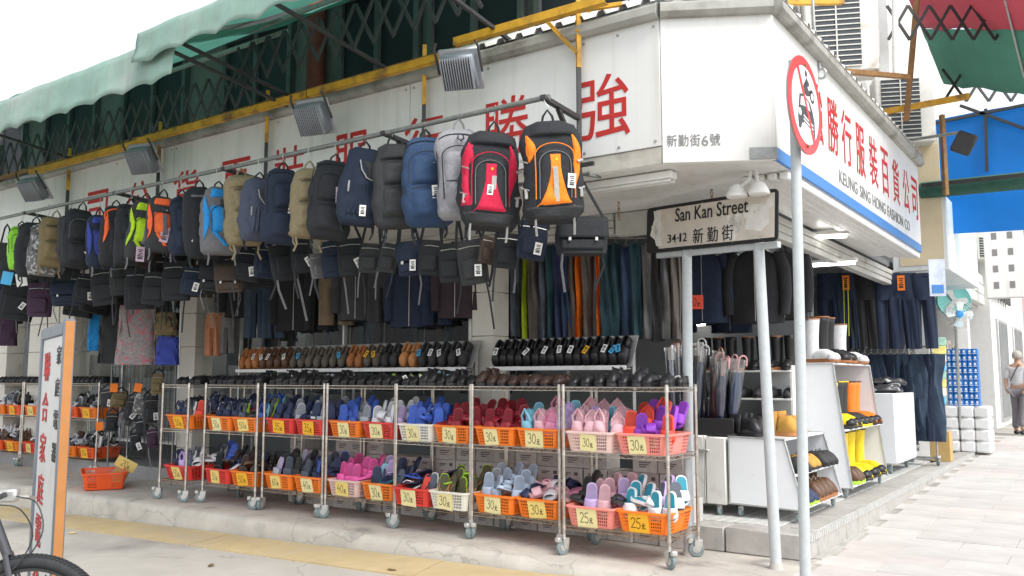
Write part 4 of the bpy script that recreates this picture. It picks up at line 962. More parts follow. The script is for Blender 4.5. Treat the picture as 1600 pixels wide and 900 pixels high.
# black shoes lined up on top of the racks
for ri, (x0, x1, y0, *_) in enumerate(RK+[(-9.7, -9.17, 6.42)]):
    nm = ORD[ri] if ri < 6 else 'end-on'; n = int((x1-x0)/.112)
    for i in range(n):
        for row in (0, 1):
            x = x0+.06+i*(x1-x0-.12)/(n-1); y = y0+.16+row*.27
            col = ('black', 'charcoal', 'black', 'taupe')
            lacec = 'black'
            if ri == 4 and i % 3 == 1: lacec = 'white'
            if ri == 2 and i in (3, 4, 6): lacec = 'sky blue'
            if ri == 3 and i in (6, 7): lacec = 'lime'
            if ri == 1: col = ('dark brown', 'black', 'black', 'taupe')
            kd = R.choice(('leather_shoe', 'leather_shoe', 'work_boot', 'loafer')) if row == 0 else 'leather_shoe'
            yaw = PI+R.uniform(-.2, .2)
            lb = {'white': ' with white laces', 'sky blue': ' with blue laces', 'lime': ' with lime laces'}.get(lacec, '')
            footwear(kd, (col[0], 'black' if kd != 'work_boot' else 'charcoal', lacec, col[3]), (x, y, 1.39), Matrix.Rotation(yaw, 4, 'Z'),
                     f"{'black' if ri != 1 else 'dark brown'} {kd.replace('_', ' ')}{lb}, {OW[i]} in {'front' if row == 0 else 'back'} row on top of {nm} rack", 'shoes on top of the racks', sc=R.uniform(.92, 1.02))
            if R.random() < .12: c_ = obj('price_tag', tag_me, m_paper, COL.objects[-1].parent, (R.uniform(-.02, .02), .12, .1), (.5, R.uniform(-.4, .4), PI), (.05, 1, .08)); obj('tag_print', tagtxt_me, None, c_)
# sloping shoe display behind the racks
m_shelf = mat('display_shelf', (.3, .3, .29), .6, var=.15)
def shoe_row(pxa, pxb, y, zc, spec, n, shelf_label, ldesc):
    xa, xb = at(pxa, 560, 'y', y).x, at(pxb, 560, 'y', y).x
    s_ = thing('display_shelf', shelf_label, 'shelf', ((xa+xb)/2, y, 0)); w = xb-xa
    MB().rbox(-w/2, w/2, -.08, .02, zc-.155, zc-.14, .004).build('ledge', m_shelf, s_)
    MB().rbox(-w/2, w/2, -.1, -.08, zc-.16, zc-.118, .004).build('lip', m_white_paint, s_)
    b = MB().rbox(-w/2, w/2, -.006, .006, -.17, .17, .003).xf(MT((0, .1, zc+.02)) @ Matrix.Rotation(-math.radians(28), 4, 'X')); b.build('sloping_back', m_shelf, s_)
    for xx in (-w/2+.05, 0, w/2-.05): MB().bar((xx, .16, .0), (xx, .16, zc+.1), .03, .03).build('leg', m_galv, s_)
    for i in range(n):
        kd, cols, nm = spec(i); x = xa+(i+.5)*w/n
        rot = Matrix.Rotation(math.radians(-4), 4, 'Z') @ Matrix.Rotation(-math.radians(68), 4, 'X') @ Matrix.Rotation(PI, 4, 'Z')
        rot = Matrix.Rotation(R.uniform(-.08, .08), 4, 'Z') @ Matrix.Rotation(math.radians(62), 4, 'X') @ Matrix.Rotation(PI, 4, 'Z')
        fo = footwear(kd, cols, (x, y+.03, zc+R.uniform(-.006, .006)), rot, f"{nm} {kd.replace('_', ' ')}, {OW[i]} from left on tilted shelf {ldesc}", 'shoes on the sloping display shelves')
        if R.random() < .28: c_ = obj('price_tag', tag_me, R.choice((m_paper, m_paper, m_tagb, m_card_o)), fo, (R.uniform(-.02, .02), .06, .12), (-PI/2, 0, R.uniform(-.6, .6)), (.05, 1, .085)); obj('tag_print', tagtxt_me, None, c_)
def spec1(i):
    if i in (0, 1, 2): return 'leather_shoe', ('rust tan', 'gum', 'brown', 'taupe'), 'rust tan'
    if i in (3, 4, 5, 6): return 'leather_shoe', ('brown', 'gum', 'dark brown', 'taupe'), 'brown'
    if i in (14, 15): return 'loafer', ('rust tan', 'gum', 'brown', 'taupe'), 'rust tan'
    if i in (20, 21): return 'leather_shoe', ('tan', 'gum', 'dark brown', 'taupe'), 'tan'
    if i > 21 or i in (18, 19): return 'leather_shoe', ('charcoal', 'black', 'black', 'taupe'), 'charcoal'
    return 'loafer', ('taupe', 'black', 'black', 'brown'), 'taupe'
shoe_row(378, 736, 7.28, 1.7, spec1, 27, 'long sloping shelf of brown shoes in front of shop window', 'left of white pillar')
def spec2(i): return 'leather_shoe', ('black', 'black', 'black', 'charcoal'), 'glossy black'
shoe_row(774, 985, 7.28, 1.7, spec2, 16, 'sloping shelf of black shoes right of the white pillar', 'right of white pillar')
# ---------------------------------------------------------------- hanging bags
BGC = {}
def bcol(n, c, r=.85): BGC[n] = mat('bag_'+n, c, r, var=.16, scale=40, bump=.55, bscale=34)
for n_, c_ in (('black', (.02, .022, .026)), ('charcoal', (.036, .038, .041)), ('navy', (.017, .026, .05)), ('blue', (.025, .055, .12)), ('slate', (.06, .072, .11)), ('grey', (.25, .25, .27)), ('midgrey', (.14, .14, .15)), ('khaki', (.23, .19, .11)), ('olive', (.17, .13, .065)), ('orange', (.85, .22, .015)), ('coral', (.85, .14, .04)), ('red', (.5, .012, .05)), ('lime', (.4, .62, .02)), ('green', (.25, .6, .05)), ('azure', (.02, .25, .6)), ('silver', (.36, .36, .34)), ('royal', (.04, .06, .3)), ('brown', (.07, .05, .04)), ('plum', (.05, .025, .05))): bcol(n_, c_)
m_camo = mat('bag_camo', (.12, .12, .12), .85, var=.3, scale=14, stain=((.4, .4, .4), 22, .53, .56))
BGC['camo'] = m_camo
m_floral = mat('bag_floral', (.28, .25, .25), .85, var=.3, scale=30, stain=((.5, .12, .16), 16, .56, .62)); BGC['floral'] = m_floral
m_logo = mat('logo_white', (.75, .75, .75), .6, var=.02)
PV = [0, .04, .12, .3, .55, .75, .88, .95, 1.0]
PWD = [.74, .9, .98, 1.0, .98, .95, .88, .76, .46]; PDP = [.6, .84, .98, 1.0, .92, .78, .6, .45, .2]
def lerpt(v, A):
    for i in range(len(PV)-1):
        if v <= PV[i+1]: k = (v-PV[i])/(PV[i+1]-PV[i]); return A[i]+(A[i+1]-A[i])*k
    return A[-1]
hook_me = MB().tube([(.0, 0, .022)]+[(.02*math.cos(a), 0, .0+.02*math.sin(a)) for a in [PI*.9-k*PI*1.0/6 for k in range(7)]]+[(.018, 0, -.03), (0, 0, -.06), (-.012, 0, -.08), (0, 0, -.095), (.012, 0, -.08)], .0035, 5).mesh('hook', m_zinc)
def addtag(t, x, y, z, w, h, m, rz=0., ry=0.):
    c = obj('price_tag', tag_me, m, t, (x, y, z), (.05, ry, rz), (w, 1, h)); obj('tag_print', tagtxt_me, None, c, (0, 0, 0))
def pack(P, w, h, d, rz, base, acc, style, seed, label, hl, tagm='w', tagp=(.1, .5), group='backpacks hung along the rail', pw=1.0):
    t = thing('backpack', label, 'backpack', P, rz, group); top = -hl; bot = top-h
    t.rotation_euler = (R.uniform(-.05, .08), R.uniform(-.09, .09), rz)
    z_ = lambda v: bot+v*h
    ln_ = R.uniform(-.1, .1); bd_ = R.uniform(-.05, .05); sh = lambda v: w*(ln_*(v-.5)+bd_*math.sin(v*PI)); fat = [R.uniform(.9, 1.1) for _ in PV]
    PW_ = [a*f_ for a, f_ in zip(PWD, fat)]; PD_ = [a*R.uniform(.8, 1.15) for a in PDP]
    def front(x, v):
        wv = w/2*lerpt(v, PW_); dv = d*lerpt(v, PD_); q = min(.999, abs(x)/wv)**(1/.6); return -dv*(1-q*q)**.3+.012*nz3(x*9, v*5, seed)
    rings = []
    for i in range(21):
        v = i/20; wv = w/2*lerpt(v, PW_); dv = d*lerpt(v, PD_); rg = []
        for k in range(24):
            a = 2*PI*k/24; c, s = math.cos(a), math.sin(a); x = wv*math.copysign(abs(c)**.6, c)
            y = -dv*abs(s)**.6 if s > 0 else .25*dv*abs(s)**.5
            nn = 1+.09*nz3(x*8, v*6, seed)+.05*nz3(x*20, v*15, seed+4); rg.append((x*nn+sh(v), y*nn+.012*nz3(x*9, v*5, seed)*(s > 0), z_(v)+.006*nz3(x*10, y*10, seed)))
        rings.append(rg)
    MB().loft(rings).build('body', BGC[base], t, smooth=75)
    def patch(nm, m, v0, v1, xl, xr, off, nu=8, nv=12, sharp=5.):
        g = []
        for j in range(nv+1):
            v = v0+(v1-v0)*j/nv; row = []
            for i in range(nu+1):
                u_ = i/nu; x = (xl(v)+(xr(v)-xl(v))*u_)*w/2*min(1, lerpt(v, PW_)*1.0)
                e = min(u_, 1-u_)*nu/8*8; f_ = min(j, nv-j); k = min(1, min(e*sharp/8+.0, f_*sharp/nv+.0))
                row.append((x+sh(v), front(x, v)-off*(math.sin(k*PI/2))-(.0015 if k > 0 else -.006)+.012*nz3(x*14, v*11, seed+2)*(k > 0), z_(v)))
            g.append(row)
        return MB().loft(g, False, False, closed=False).build(nm, m, t, smooth=70)
    def seam(nm, m, pts, r=.0035, o=.004):
        return MB().tube([(x*w/2+sh(v), front(x*w/2, v)-o, z_(v)) for x, v in pts], r, 5).build(nm, m, t)
    arcp = lambda cx, w_, v0, v1, n=12: [(cx-w_, v0), (cx-w_, (v0+v1)/2)]+[(cx-w_*math.cos(PI*k/n), v1-.12*(1-math.sin(PI*k/n))) for k in range(n+1)]+[(cx+w_, (v0+v1)/2), (cx+w_, v0)]
    C = lambda v_: (lambda v: v_)
    if style == 'hike':
        patch('front_pocket', BGC[base], .1, .74, C(-.62), C(.62), .03)
        patch('accent_panel', BGC[acc], .13, .66, lambda v: -.2-.42*max(0, (.48-v)/.35)**1.4, lambda v: .24+.4*max(0, (.48-v)/.35)**1.4, .036, 8, 14, 20)
        patch('side_accent', BGC[acc], .28, .9, lambda v: .62, lambda v: .62+.3*math.sin((v-.28)/.62*PI), .012, 4, 12, 20)
        patch('side_accent', BGC[acc], .55, .86, lambda v: -.9, lambda v: -.9+.36*math.sin((v-.55)/.31*PI), .012, 4, 10, 20)
        seam('piping', BGC[acc], arcp(0, .62, .2, .74), .004, .034)
        MB().box(-.018, .018, -.004, 0, -.33*h, 0).xf(MT((.03*w, front(.03*w, .4)-.04, z_(.5)))).build('webbing', BGC['silver'], t)
        patch('logo', m_card_o, .55, .6, C(-.02), C(.12), .04, 4, 4, 20)
        patch('bottom_panel', BGC['charcoal'], .015, .14, C(-.9), C(.9), .012)
        patch('top_lid', BGC[base], .82, .985, C(-.86), C(.86), .035)
        if acc == 'red': patch('side_panel', BGC[acc], .2, .84, C(-.95), lambda v: -.66+.04*math.sin(v*9), .014, 4, 12, 20)
        seam('zip', BGC['midgrey'], arcp(0, .5, .2, .66), .004, .036)
        for sx in (-1, 1):
            for v in (.36, .62): 
                MB().tube([(sx*w*.47, -d*.2, z_(v)), (sx*w*.5, -d*.62, z_(v-.03)), (sx*w*.4, -d*.95, z_(v-.06))], .011, 5, flat=.35).build('side_strap', BGC['silver'], t)
            MB().rbox(sx*w*.44-.012, sx*w*.44+.012, -d*.9, -d*.86+.012, z_(.22), z_(.31), .004).build('buckle', BGC['silver'], t)
            MB().tube([(sx*w*.3, -d*.7, z_(.08)), (sx*w*.31, -d*.72, z_(-.03)), (sx*w*.3, -d*.66, z_(-.13))], .012, 5, flat=.3).build('hanging_strap', BGC['silver'], t)
    elif style == 'two':      # two-tone sport pack
        patch('front_pocket', BGC[acc], .3, .7, C(-.6), C(.6), .03)
        patch('front_panel', BGC['midgrey'], .26, .68, C(-.1), C(.32), .04, 6, 10, 12)
        patch('side_accent', BGC[acc], .2, .86, lambda v: -.95, lambda v: -.95+.34*math.sin(min(1, (v-.2)/.66)*PI), .012, 4, 12, 20)
        patch('top_panel', BGC[acc], .82, .96, C(-.7), C(.7), .014)
        patch('accent_panel', BGC[acc], .1, .32, lambda v: -.6+(.32-v)*3, lambda v: -.3+(.32-v)*3, .02, 4, 8, 20)
        patch('logo_panel', BGC['charcoal'], .66, .8, C(-.1), C(.6), .026)
        patch('logo', m_logo, .71, .745, lambda v: .06+(v-.71)*3, lambda v: .38-(v-.71)*4, .032, 4, 4, 20)
        seam('piping', BGC['black'], arcp(0, .6, .3, .7), .004, .034)
        for sx in (-1, 1): MB().tube([(sx*w*.35, -d*.5, z_(.06)), (sx*w*.33, -d*.55, z_(-.06)), (sx*w*.36, -d*.5, z_(-.16))], .011, 5, flat=.3).build('hanging_strap', BGC['midgrey'], t)
    elif style == 'arc':      # dark pack with coloured arcs
        patch('front_pocket', BGC[base], .12, .66, C(-.55), C(.6), .03)
        patch('accent_panel', BGC[acc], .18, .62, lambda v: .1+.25*(1-(v-.18)/.44), lambda v: .12+.25*(1-(v-.18)/.44)+.3*math.sin((v-.18)/.44*PI), .036, 4, 12, 20)
        patch('side_accent', BGC[acc], .35, .9, lambda v: -.9+.2*(v-.35), lambda v: -.9+.2*(v-.35)+.32*math.sin((v-.35)/.55*PI), .012, 4, 12, 20)
        seam('piping', BGC[acc], arcp(0, .8, .75, .94), .009, .006)
    elif style == 'oval':
        patch('front_pocket', BGC[base], .12, .8, C(-.7), C(.7), .026)
        patch('oval_panel', BGC['grey'], .3, .72, lambda v: .0-.3*math.sin((v-.3)/.42*PI), lambda v: .0+.3*math.sin((v-.3)/.42*PI), .032, 6, 12, 20)
        patch('top_panel', BGC['midgrey'], .84, .88, C(-.6), C(.6), .012)
    elif style == 'laptop':
        patch('front_pocket', BGC[base], .1, .76, C(-.7), C(.7), .03)
        patch('lower_pocket', BGC[base], .12, .38, C(-.6), C(.6), .045)
        seam('zip', BGC['black'], arcp(0, .72, .2, .78), .005, .03); seam('zip', BGC['black'], arcp(0, .9, .3, .93), .005, .006)
        seam('zip', BGC['black'], [(-.62, .385), (0, .39), (.62, .385)], .004, .046)
        patch('logo', m_logo, .7, .715, C(.02), C(.22), .036, 4, 2, 20)
        MB().tube([(-.02, front(0, .88)-.01, z_(.9)), (-.025, front(0, .85)-.03, z_(.86)), (.0, front(0, .85)-.03, z_(.835)), (.025, front(0, .85)-.03, z_(.86)), (.02, front(0, .88)-.01, z_(.9))], .006, 5).build('loop', BGC['black'], t)
    elif style == 'military':
        patch('front_pocket', BGC[base], .12, .48, C(-.66), C(.66), .05)
        patch('upper_pocket', BGC[base], .5, .78, C(-.62), C(.62), .035)
        patch('top_flap', BGC[base], .8, .97, C(-.8), C(.8), .03)
        seam('zip', BGC['charcoal'], [(-.6, .47), (0, .48), (.6, .47)], .004, .052); seam('zip', BGC['charcoal'], [(-.56, .77), (0, .78), (.56, .77)], .004, .037)
        for sx in (-1, 1): MB().tube([(sx*w*.33, -d*.4, z_(.05)), (sx*w*.28, -d*.5, z_(-.1)), (sx*w*.36, -d*.4, z_(-.2))], .012, 5, flat=.3).build('hanging_strap', BGC[base], t)
    elif style == 'school':   # curved pockets, side zips
        patch('front_pocket', BGC[base], .08, .42, C(-.7), C(.7), .045)
        patch('upper_pocket', BGC[base], .45, .8, C(-.68), C(.68), .03)
        seam('zip', BGC[acc], arcp(0, .7, .46, .82), .0035, .03); seam('zip', BGC['black'], arcp(0, .92, .35, .95), .004, .008)
        seam('zip', BGC['black'], [(-.66, .4), (0, .425), (.66, .4)], .004, .046)
        patch('logo', m_logo, .67, .7, lambda v: .2+(v-.67)*3, lambda v: .5-(v-.67)*4, .036, 4, 2, 20)
    elif style == 'curve':
        patch('front_pocket', BGC[base], .1, .82, C(-.62), C(.8), .03)
        patch('upper_pocket', BGC['charcoal'], .55, .82, lambda v: -.2+(.82-v)*1.5, C(.8), .045)
        seam('piping', BGC['silver'], [(-.25, .8), (-.15, .68), (.1, .58), (.5, .54), (.75, .54)], .006, .046)
        for k in range(4): seam('fold', BGC[base], [(-.5+.2*k, .12), (-.35+.2*k, .3), (-.3+.18*k, .5)], .012, .03)
        MB().rbox(-w*.32, -w*.28, -d*1.1, -d*1.03, z_(.38), z_(.52), .004).build('buckle', BGC['silver'], t)
    # handle, straps, hook
    ln = R.uniform(.06, .1)
    MB().tube([(-.05, .02, top-.03), (-.035, .01, top+ln*.5), (0, 0, top+ln), (.035, .01, top+ln*.5), (.05, .02, top-.03)], .011, 6, flat=.45).build('handle', BGC['black' if base not in ('khaki', 'olive', 'grey') else base], t)
    for sx in (-1, 1):
        q = R.uniform(.05, .16)
        MB().tube([(sx*w*.2, d*.22, z_(.9)), (sx*w*.32, d*.4, z_(.55)), (sx*w*.34, d*.35, z_(.15)), (sx*w*.36, d*.1, z_(-q*.5)), (sx*w*.3, 0, z_(-q))], [.03, .034, .026, .012, .01], 6, flat=.35).build('shoulder_strap', BGC['black' if base not in ('khaki', 'olive') else base], t)
    k = max(.2, (hl-ln+.02)/.115)
    obj('hook', hook_me, None, t, (0, 0, .0), (0, 0, R.uniform(0, 3)), (1, 1, k))
    tx, tv = tagp
    if tagm:
        mm, tw_, th = {'w': (m_paper, .07, .12), 'k': (m_tagk, .075, .15), 'p': (m_tagp, .085, .16), 'big': (m_paper, .13, .2)}[tagm]
        q_ = R.uniform(.65, 1.1); addtag(t, (tx+R.uniform(-.3, .15))*w/2, front(tx*w/2, tv)-.055, z_(tv+R.uniform(-.15, .1)), tw_*q_, th*q_, mm, R.uniform(-.3, .3), R.uniform(-.15, .15) if tagm != 'big' else .6)
    return t
railY = lambda px: 340-.22*px
BAGS = [ # px, top, bottom, width px, base, accent, style, tag, label
 (855, 187, 345, 92, 'black', 'orange', 'hike', 'w', 'black and orange hiking backpack at the right end of the rail'),
 (775, 205, 358, 88, 'black', 'red', 'hike', 'w', 'red and black hiking backpack left of the orange one'),
 (718, 200, 340, 74, 'grey', 'black', 'laptop', 'w', 'grey laptop backpack with small white logo on rail'),
 (665, 212, 350, 72, 'blue', 'black', 'school', 'w', 'dark blue backpack left of the grey laptop backpack'),
 (614, 222, 352, 68, 'charcoal', 'black', 'military', 'k', 'charcoal backpack with red badge and kraft tag'),
 (574, 230, 350, 66, 'navy', 'silver', 'curve', 'w', 'navy backpack with curved pale piping on the pocket'),
 (528, 250, 372, 62, 'black', 'charcoal', 'school', 'p', 'black backpack with white peak logo and purple tag'),
 (486, 262, 370, 56, 'khaki', 'khaki', 'military', 'k', 'khaki canvas backpack with kraft tag, right of navy one'),
 (446, 262, 378, 56, 'navy', 'black', 'school', 'w', 'very dark navy backpack between slate and khaki packs'),
 (408, 277, 372, 58, 'slate', 'silver', 'curve', 'w', 'slate blue backpack with pale buckles and white tag'),
 (378, 272, 380, 58, 'khaki', 'khaki', 'military', 'k', 'khaki backpack hanging beside the bright blue backpack'),
 (343, 290, 395, 56, 'midgrey', 'azure', 'two', None, 'bright blue and grey sport backpack with white logo'),
 (313, 290, 400, 50, 'black', 'grey', 'oval', 'big', 'black backpack with grey oval panel and big white tag'),
 (285, 305, 395, 46, 'navy', 'black', 'school', None, 'navy black backpack between orange and oval-panel packs'),
 (259, 306, 392, 44, 'charcoal', 'coral', 'two', 'p', 'orange topped charcoal backpack with pink tags'),
 (233, 312, 405, 46, 'charcoal', 'lime', 'two', 'p', 'lime green and grey backpack in left half of the rail'),
 (208, 318, 412, 42, 'black', 'charcoal', 'school', 'p', 'black backpack left of the lime green backpack'),
 (184, 320, 412, 44, 'black', 'coral', 'arc', 'p', 'black backpack with bright orange arcs'),
 (158, 334, 416, 38, 'navy', 'royal', 'two', None, 'dark navy backpack with blue side accent'),
 (133, 326, 416, 44, 'black', 'midgrey', 'school', 'w', 'plain black backpack with white tag near the left end'),
 (112, 335, 410, 40, 'charcoal', 'charcoal', 'military', None, 'charcoal backpack between the olive and plain black ones'),
 (92, 338, 415, 42, 'olive', 'olive', 'military', None, 'olive brown backpack near the left end of the rail'),
 (78, 350, 428, 44, 'camo', 'black', 'school', 'w', 'grey camouflage backpack near the left end'),
 (60, 346, 430, 48, 'black', 'charcoal', 'military', 'w', 'black backpack beside the green one at far left'),
 (37, 352, 418, 34, 'green', 'black', 'school', None, 'lime green backpack at the far left of the rail'),
]
for i, (px, ty, by, wp, ba, ac, stl, tg, lab) in enumerate(BAGS):
    P = at(px, railY(px), 'y', RY); P.z = RZ; P.y = RY-.01; s = mpp(P); thc = math.atan2(-P.x, P.y)
    hl = max(.1, RZ-at(px, ty, 'y', RY-.05).z); h = at(px, ty, 'y', RY-.05).z-at(px, by, 'y', RY-.1).z
    w = wp*s*1.04; ex = R.uniform(4, 16) if i > 7 else 5
    t = pack(P, w, h, w*.36, thc+math.radians(ex), ba, ac, stl, i*3.7, lab, hl, tg, ((.2, .35) if i % 2 else (.45, .55)) if tg else (0, 0))
# messenger bag under the right end
def shoulder_bag(P, w, h, d, rz, base, label, strap_top, seed, flap=True, tagm=None, nm='shoulder_bag', cat='bag', group='dark shoulder bags hung below the backpacks'):
    t = thing(nm, label, cat, P, rz, group); b = MB(); rings = []
    for i in range(11):
        v = i/10; k = 1-.12*abs(v-.4)**2*4; rg = []
        for q in range(20):
            a = 2*PI*q/20; c, s = math.cos(a), math.sin(a); x = w/2*k*math.copysign(abs(c)**.45, c); y = d/2*(1.1-.5*v)*math.copysign(abs(s)**.6, s)
            rg.append((x, y+.012*nz3(x*12, v*5, seed), (v-.5)*h*(1+.02*nz3(x*6, 2, seed))))
        rings.append(rg)
    b.loft(rings); b.build('body', BGC[base], t, smooth=70)
    if flap:
        g = []
        for j in range(8):
            v = j/7; z = h*.5+.006-v*h*.62 if j else h*.5; y = -d*.3-(.035*min(1, v*4))-d*.2*v if j else d*.1
            g.append([(x*w*.49, y+.006*nz3(x*5, v*5, seed), z+(.012 if j == 0 else 0)) for x in [-1+2*q/8 for q in range(9)]])
        o = MB().loft(g, False, False, closed=False).build('flap', BGC[base], t, smooth=70); solid(o, .006)
        for sx in (-.5, .5): MB().rbox(sx*w*.5-.012, sx*w*.5+.012, -d*.5-.052, -d*.5-.03, -h*.2, -h*.1, .004).build('buckle', m_zinc, t)
        MB().rbox(-w*.4, w*.4, -d*.5-.028, -d*.4, -h*.4, -h*.14, .01).build('front_pocket', BGC[base], t)
    else:
        MB().rbox(-w*.36, w*.36, -d*.5-.03, -d*.36, -h*.38, h*.06, .02).build('front_pocket', BGC[base], t)
        MB().tube([(-w*.4, -d*.33, h*.32), (0, -d*.4, h*.34), (w*.4, -d*.33, h*.32)], .004, 5).build('zip', m_zinc, t)
    st_ = strap_top; nrm = .0
    MB().tube([(-w*.48, 0, h*.35), (-w*.42, 0, h*.55), (-.05, 0, st_*.8), (0, 0, st_), (.05, 0, st_*.8), (w*.42, 0, h*.55), (w*.48, 0, h*.35)], .014, 6, flat=.3, ref=(0, 1, 0)).build('strap', BGC['black'], t)
    for sx in (-1, 1):
        if R.random() < .65: q = R.uniform(.6, 1.3); MB().tube([(sx*w*.36, -d*.3, -h*.3), (sx*w*.4, -d*.4, -h*.4-h*q*.4), (sx*w*R.uniform(.2, .45), -d*.3, -h*.4-h*q)], .013, 5, flat=.3).build('strap_end', BGC[R.choice(('midgrey', 'black', 'charcoal'))], t)
    t.rotation_euler = (R.uniform(-.12, .12), R.uniform(-.2, .2), rz)
    if tagm: addtag(t, w*.2, -d*.5-.07, -h*.1, .06, .1, m_paper, R.uniform(-.4, .4), R.uniform(-.5, .5))
    return t
P = at(908, 369, 'y', 5.85)
shoulder_bag(P, .42, .3, .12, math.atan2(-P.x, P.y)+.15, 'black', 'black messenger bag with two pockets hung below the rail end', at(905, 272, 'y', 5.85).z-P.z, 1, nm='messenger_bag')
LOW = [(28, 468, 60, 46, 'black', 0), (62, 465, 62, 42, 'plum', 0), (107, 458, 40, 52, 'navy', 1), (135, 448, 50, 40, 'black', 0), (163, 440, 62, 44, 'black', 0), (192, 444, 56, 44, 'charcoal', 0), (218, 452, 64, 44, 'black', 0), (243, 446, 50, 40, 'black', 0), (276, 436, 60, 44, 'black', 0), (302, 432, 48, 40, 'navy', 0), (332, 430, 48, 42, 'black', 1), (358, 436, 46, 44, 'brown', 1), (388, 422, 50, 42, 'black', 0), (416, 404, 52, 38, 'navy', 0), (442, 414, 64, 40, 'black', 0), (472, 408, 60, 38, 'black', 0), (497, 408, 44, 30, 'midgrey', 0), (520, 412, 56, 36, 'navy', 0), (548, 398, 60, 42, 'black', 0), (578, 402, 50, 38, 'charcoal', 0), (607, 402, 42, 28, 'charcoal', 0), (640, 400, 56, 42, 'navy', 1), (672, 408, 64, 44, 'black', 0), (706, 412, 66, 46, 'black', 0), (738, 404, 64, 42, 'charcoal', 0), (762, 396, 50, 34, 'brown', 0), (792, 390, 58, 44, 'black', 0), (832, 380, 56, 44, 'navy', 0)]
t = thing('inner_rail', 'grey inner rail under the canopy carrying dark shoulder bags', 'rail')
MB().cyl((-16, 5.78, 3.06), (-3.3, 5.78, 3.06), .016).build('rail', m_rail, t)
for xx in px_x: MB().cyl((xx+.1, 5.78, 3.06), (xx+.1, FY+.1, 3.09), .012).build('bracket', m_rail, t)
names = {}
for i, (px, cy, hh, ww, c, fl_) in enumerate(LOW):
    P = at(px, cy+R.uniform(-10, 8), 'y', 5.78); s = mpp(P)*R.uniform(.85, 1.12); rz = math.atan2(-P.x, P.y)+R.uniform(-.5, .5)
    shoulder_bag(P, ww*s, hh*s, ww*s*.3, rz, c, f"{ {'midgrey': 'grey'}.get(c, c)} {'flap' if fl_ else 'zipped'} shoulder bag, number {len(LOW)-i} from the left end of lower bag row" if False else
                 f"{ {'midgrey': 'grey'}.get(c, c)} {'messenger' if fl_ else 'shoulder'} bag hanging beneath the {['black and orange hiking', 'red hiking', 'red hiking', 'grey laptop', 'grey laptop', 'dark blue', 'dark blue', 'charcoal badge', 'curved navy', 'curved navy', 'white peak black', 'khaki', 'khaki', 'very dark navy', 'very dark navy', 'slate blue', 'khaki', 'bright blue', 'oval panel', 'navy black', 'orange topped', 'lime green', 'black', 'orange arc', 'plain black', 'charcoal', 'camouflage', 'far left black'][len(LOW)-1-i]} backpack",
                 3.06-P.z, i*2.3, fl_, (i % 3 == 0))
# a second, denser layer of dark bags further in
for i in range(15):
    px = 16+i*27+R.uniform(-6, 6); P = at(px, 452-.1*px+R.uniform(-14, 22), 'y', 6.35); s = mpp(P); c = R.choice(('black', 'black', 'charcoal', 'navy', 'brown'))
    shoulder_bag(P, R.uniform(34, 50)*s, R.uniform(46, 74)*s, .14, math.atan2(-P.x, P.y)+R.uniform(-.7, .7), c, f"dim {c} bag in the inner row under the canopy, {OW[i]} from left", 3.07-P.z, i*3.1, R.random() < .4, R.random() < .2, group='inner row of dark bags')
# totes and soft bags at the left bay
def tote(px, py0, py1, wp, y, base, label, seed):
    A = at(px, py0, 'y', y); B = at(px, py1, 'y', y); h = A.z-B.z; w = wp*mpp(A); P = (A+B)/2
    t = thing('tote_bag', label, 'bag', P, math.atan2(-P.x, P.y)-.1, 'tote bags in the left bay'); rings = []
    for i in range(13):
        v = i/12; k = 1.0-.14*v; rings.append([(w/2*k*math.copysign(abs(math.cos(a))**.5, math.cos(a))*(1+.1*nz3(math.cos(a)*3, v*4, seed)), .09*(1.3-v)*math.sin(a)+.05*nz3(math.cos(a)*7, v*6, seed), (v-.5)*h) for a in [2*PI*q/28 for q in range(28)]])
    MB().loft(rings).build('body', BGC[base], t, smooth=70)
    for yy in (-.03, .03): MB().tube([(-w*.22, yy, h*.45), (-w*.1, yy, h*.5+.2), (0, yy, h*.5+.26), (w*.1, yy, h*.5+.2), (w*.22, yy, h*.45)], .012, 5, flat=.4).build('handle', BGC['black'], t)
tote(214, 478, 570, 60, 6.5, 'floral', 'grey and pink floral tote bag in the left bay', 3)
tote(178, 470, 568, 44, 6.6, 'charcoal', 'charcoal striped tote bag beside the floral tote', 7)
tote(195, 440, 545, 40, 6.8, 'black', 'black tote bag hanging behind the floral tote', 9)
tote(260, 488, 524, 34, 6.6, 'olive', 'small olive and green bag right of the floral tote', 12)
tote(262, 526, 570, 36, 6.6, 'royal', 'small dark blue bag below the olive bag', 15)
b_ = at(152, 512, 'y', 6.6)
tote(150, 475, 548, 22, 6.6, 'azure', 'narrow bright blue polka dot bag left of the totes', 18)
tote(8, 380, 440, 34, 5.6, 'charcoal', 'dark handbag at the far left edge with blue tag', 21)
P = at(22, 432, 'y', 5.4); t = thing('hang_tag', 'pale blue and white hang tags at the far left edge', 'tag', P, .8)
obj('card', tag_me, m_tagb, t, (-.07, 0, .06), (0, .15, 0), (.13, 1, .17)); obj('card', tag_me, m_paper, t, (.08, -.02, .04), (0, -.2, 0), (.13, 1, .17))
tote(12, 470, 540, 30, 6.2, 'plum', 'dark plum bag at the left edge below the handbag', 24)
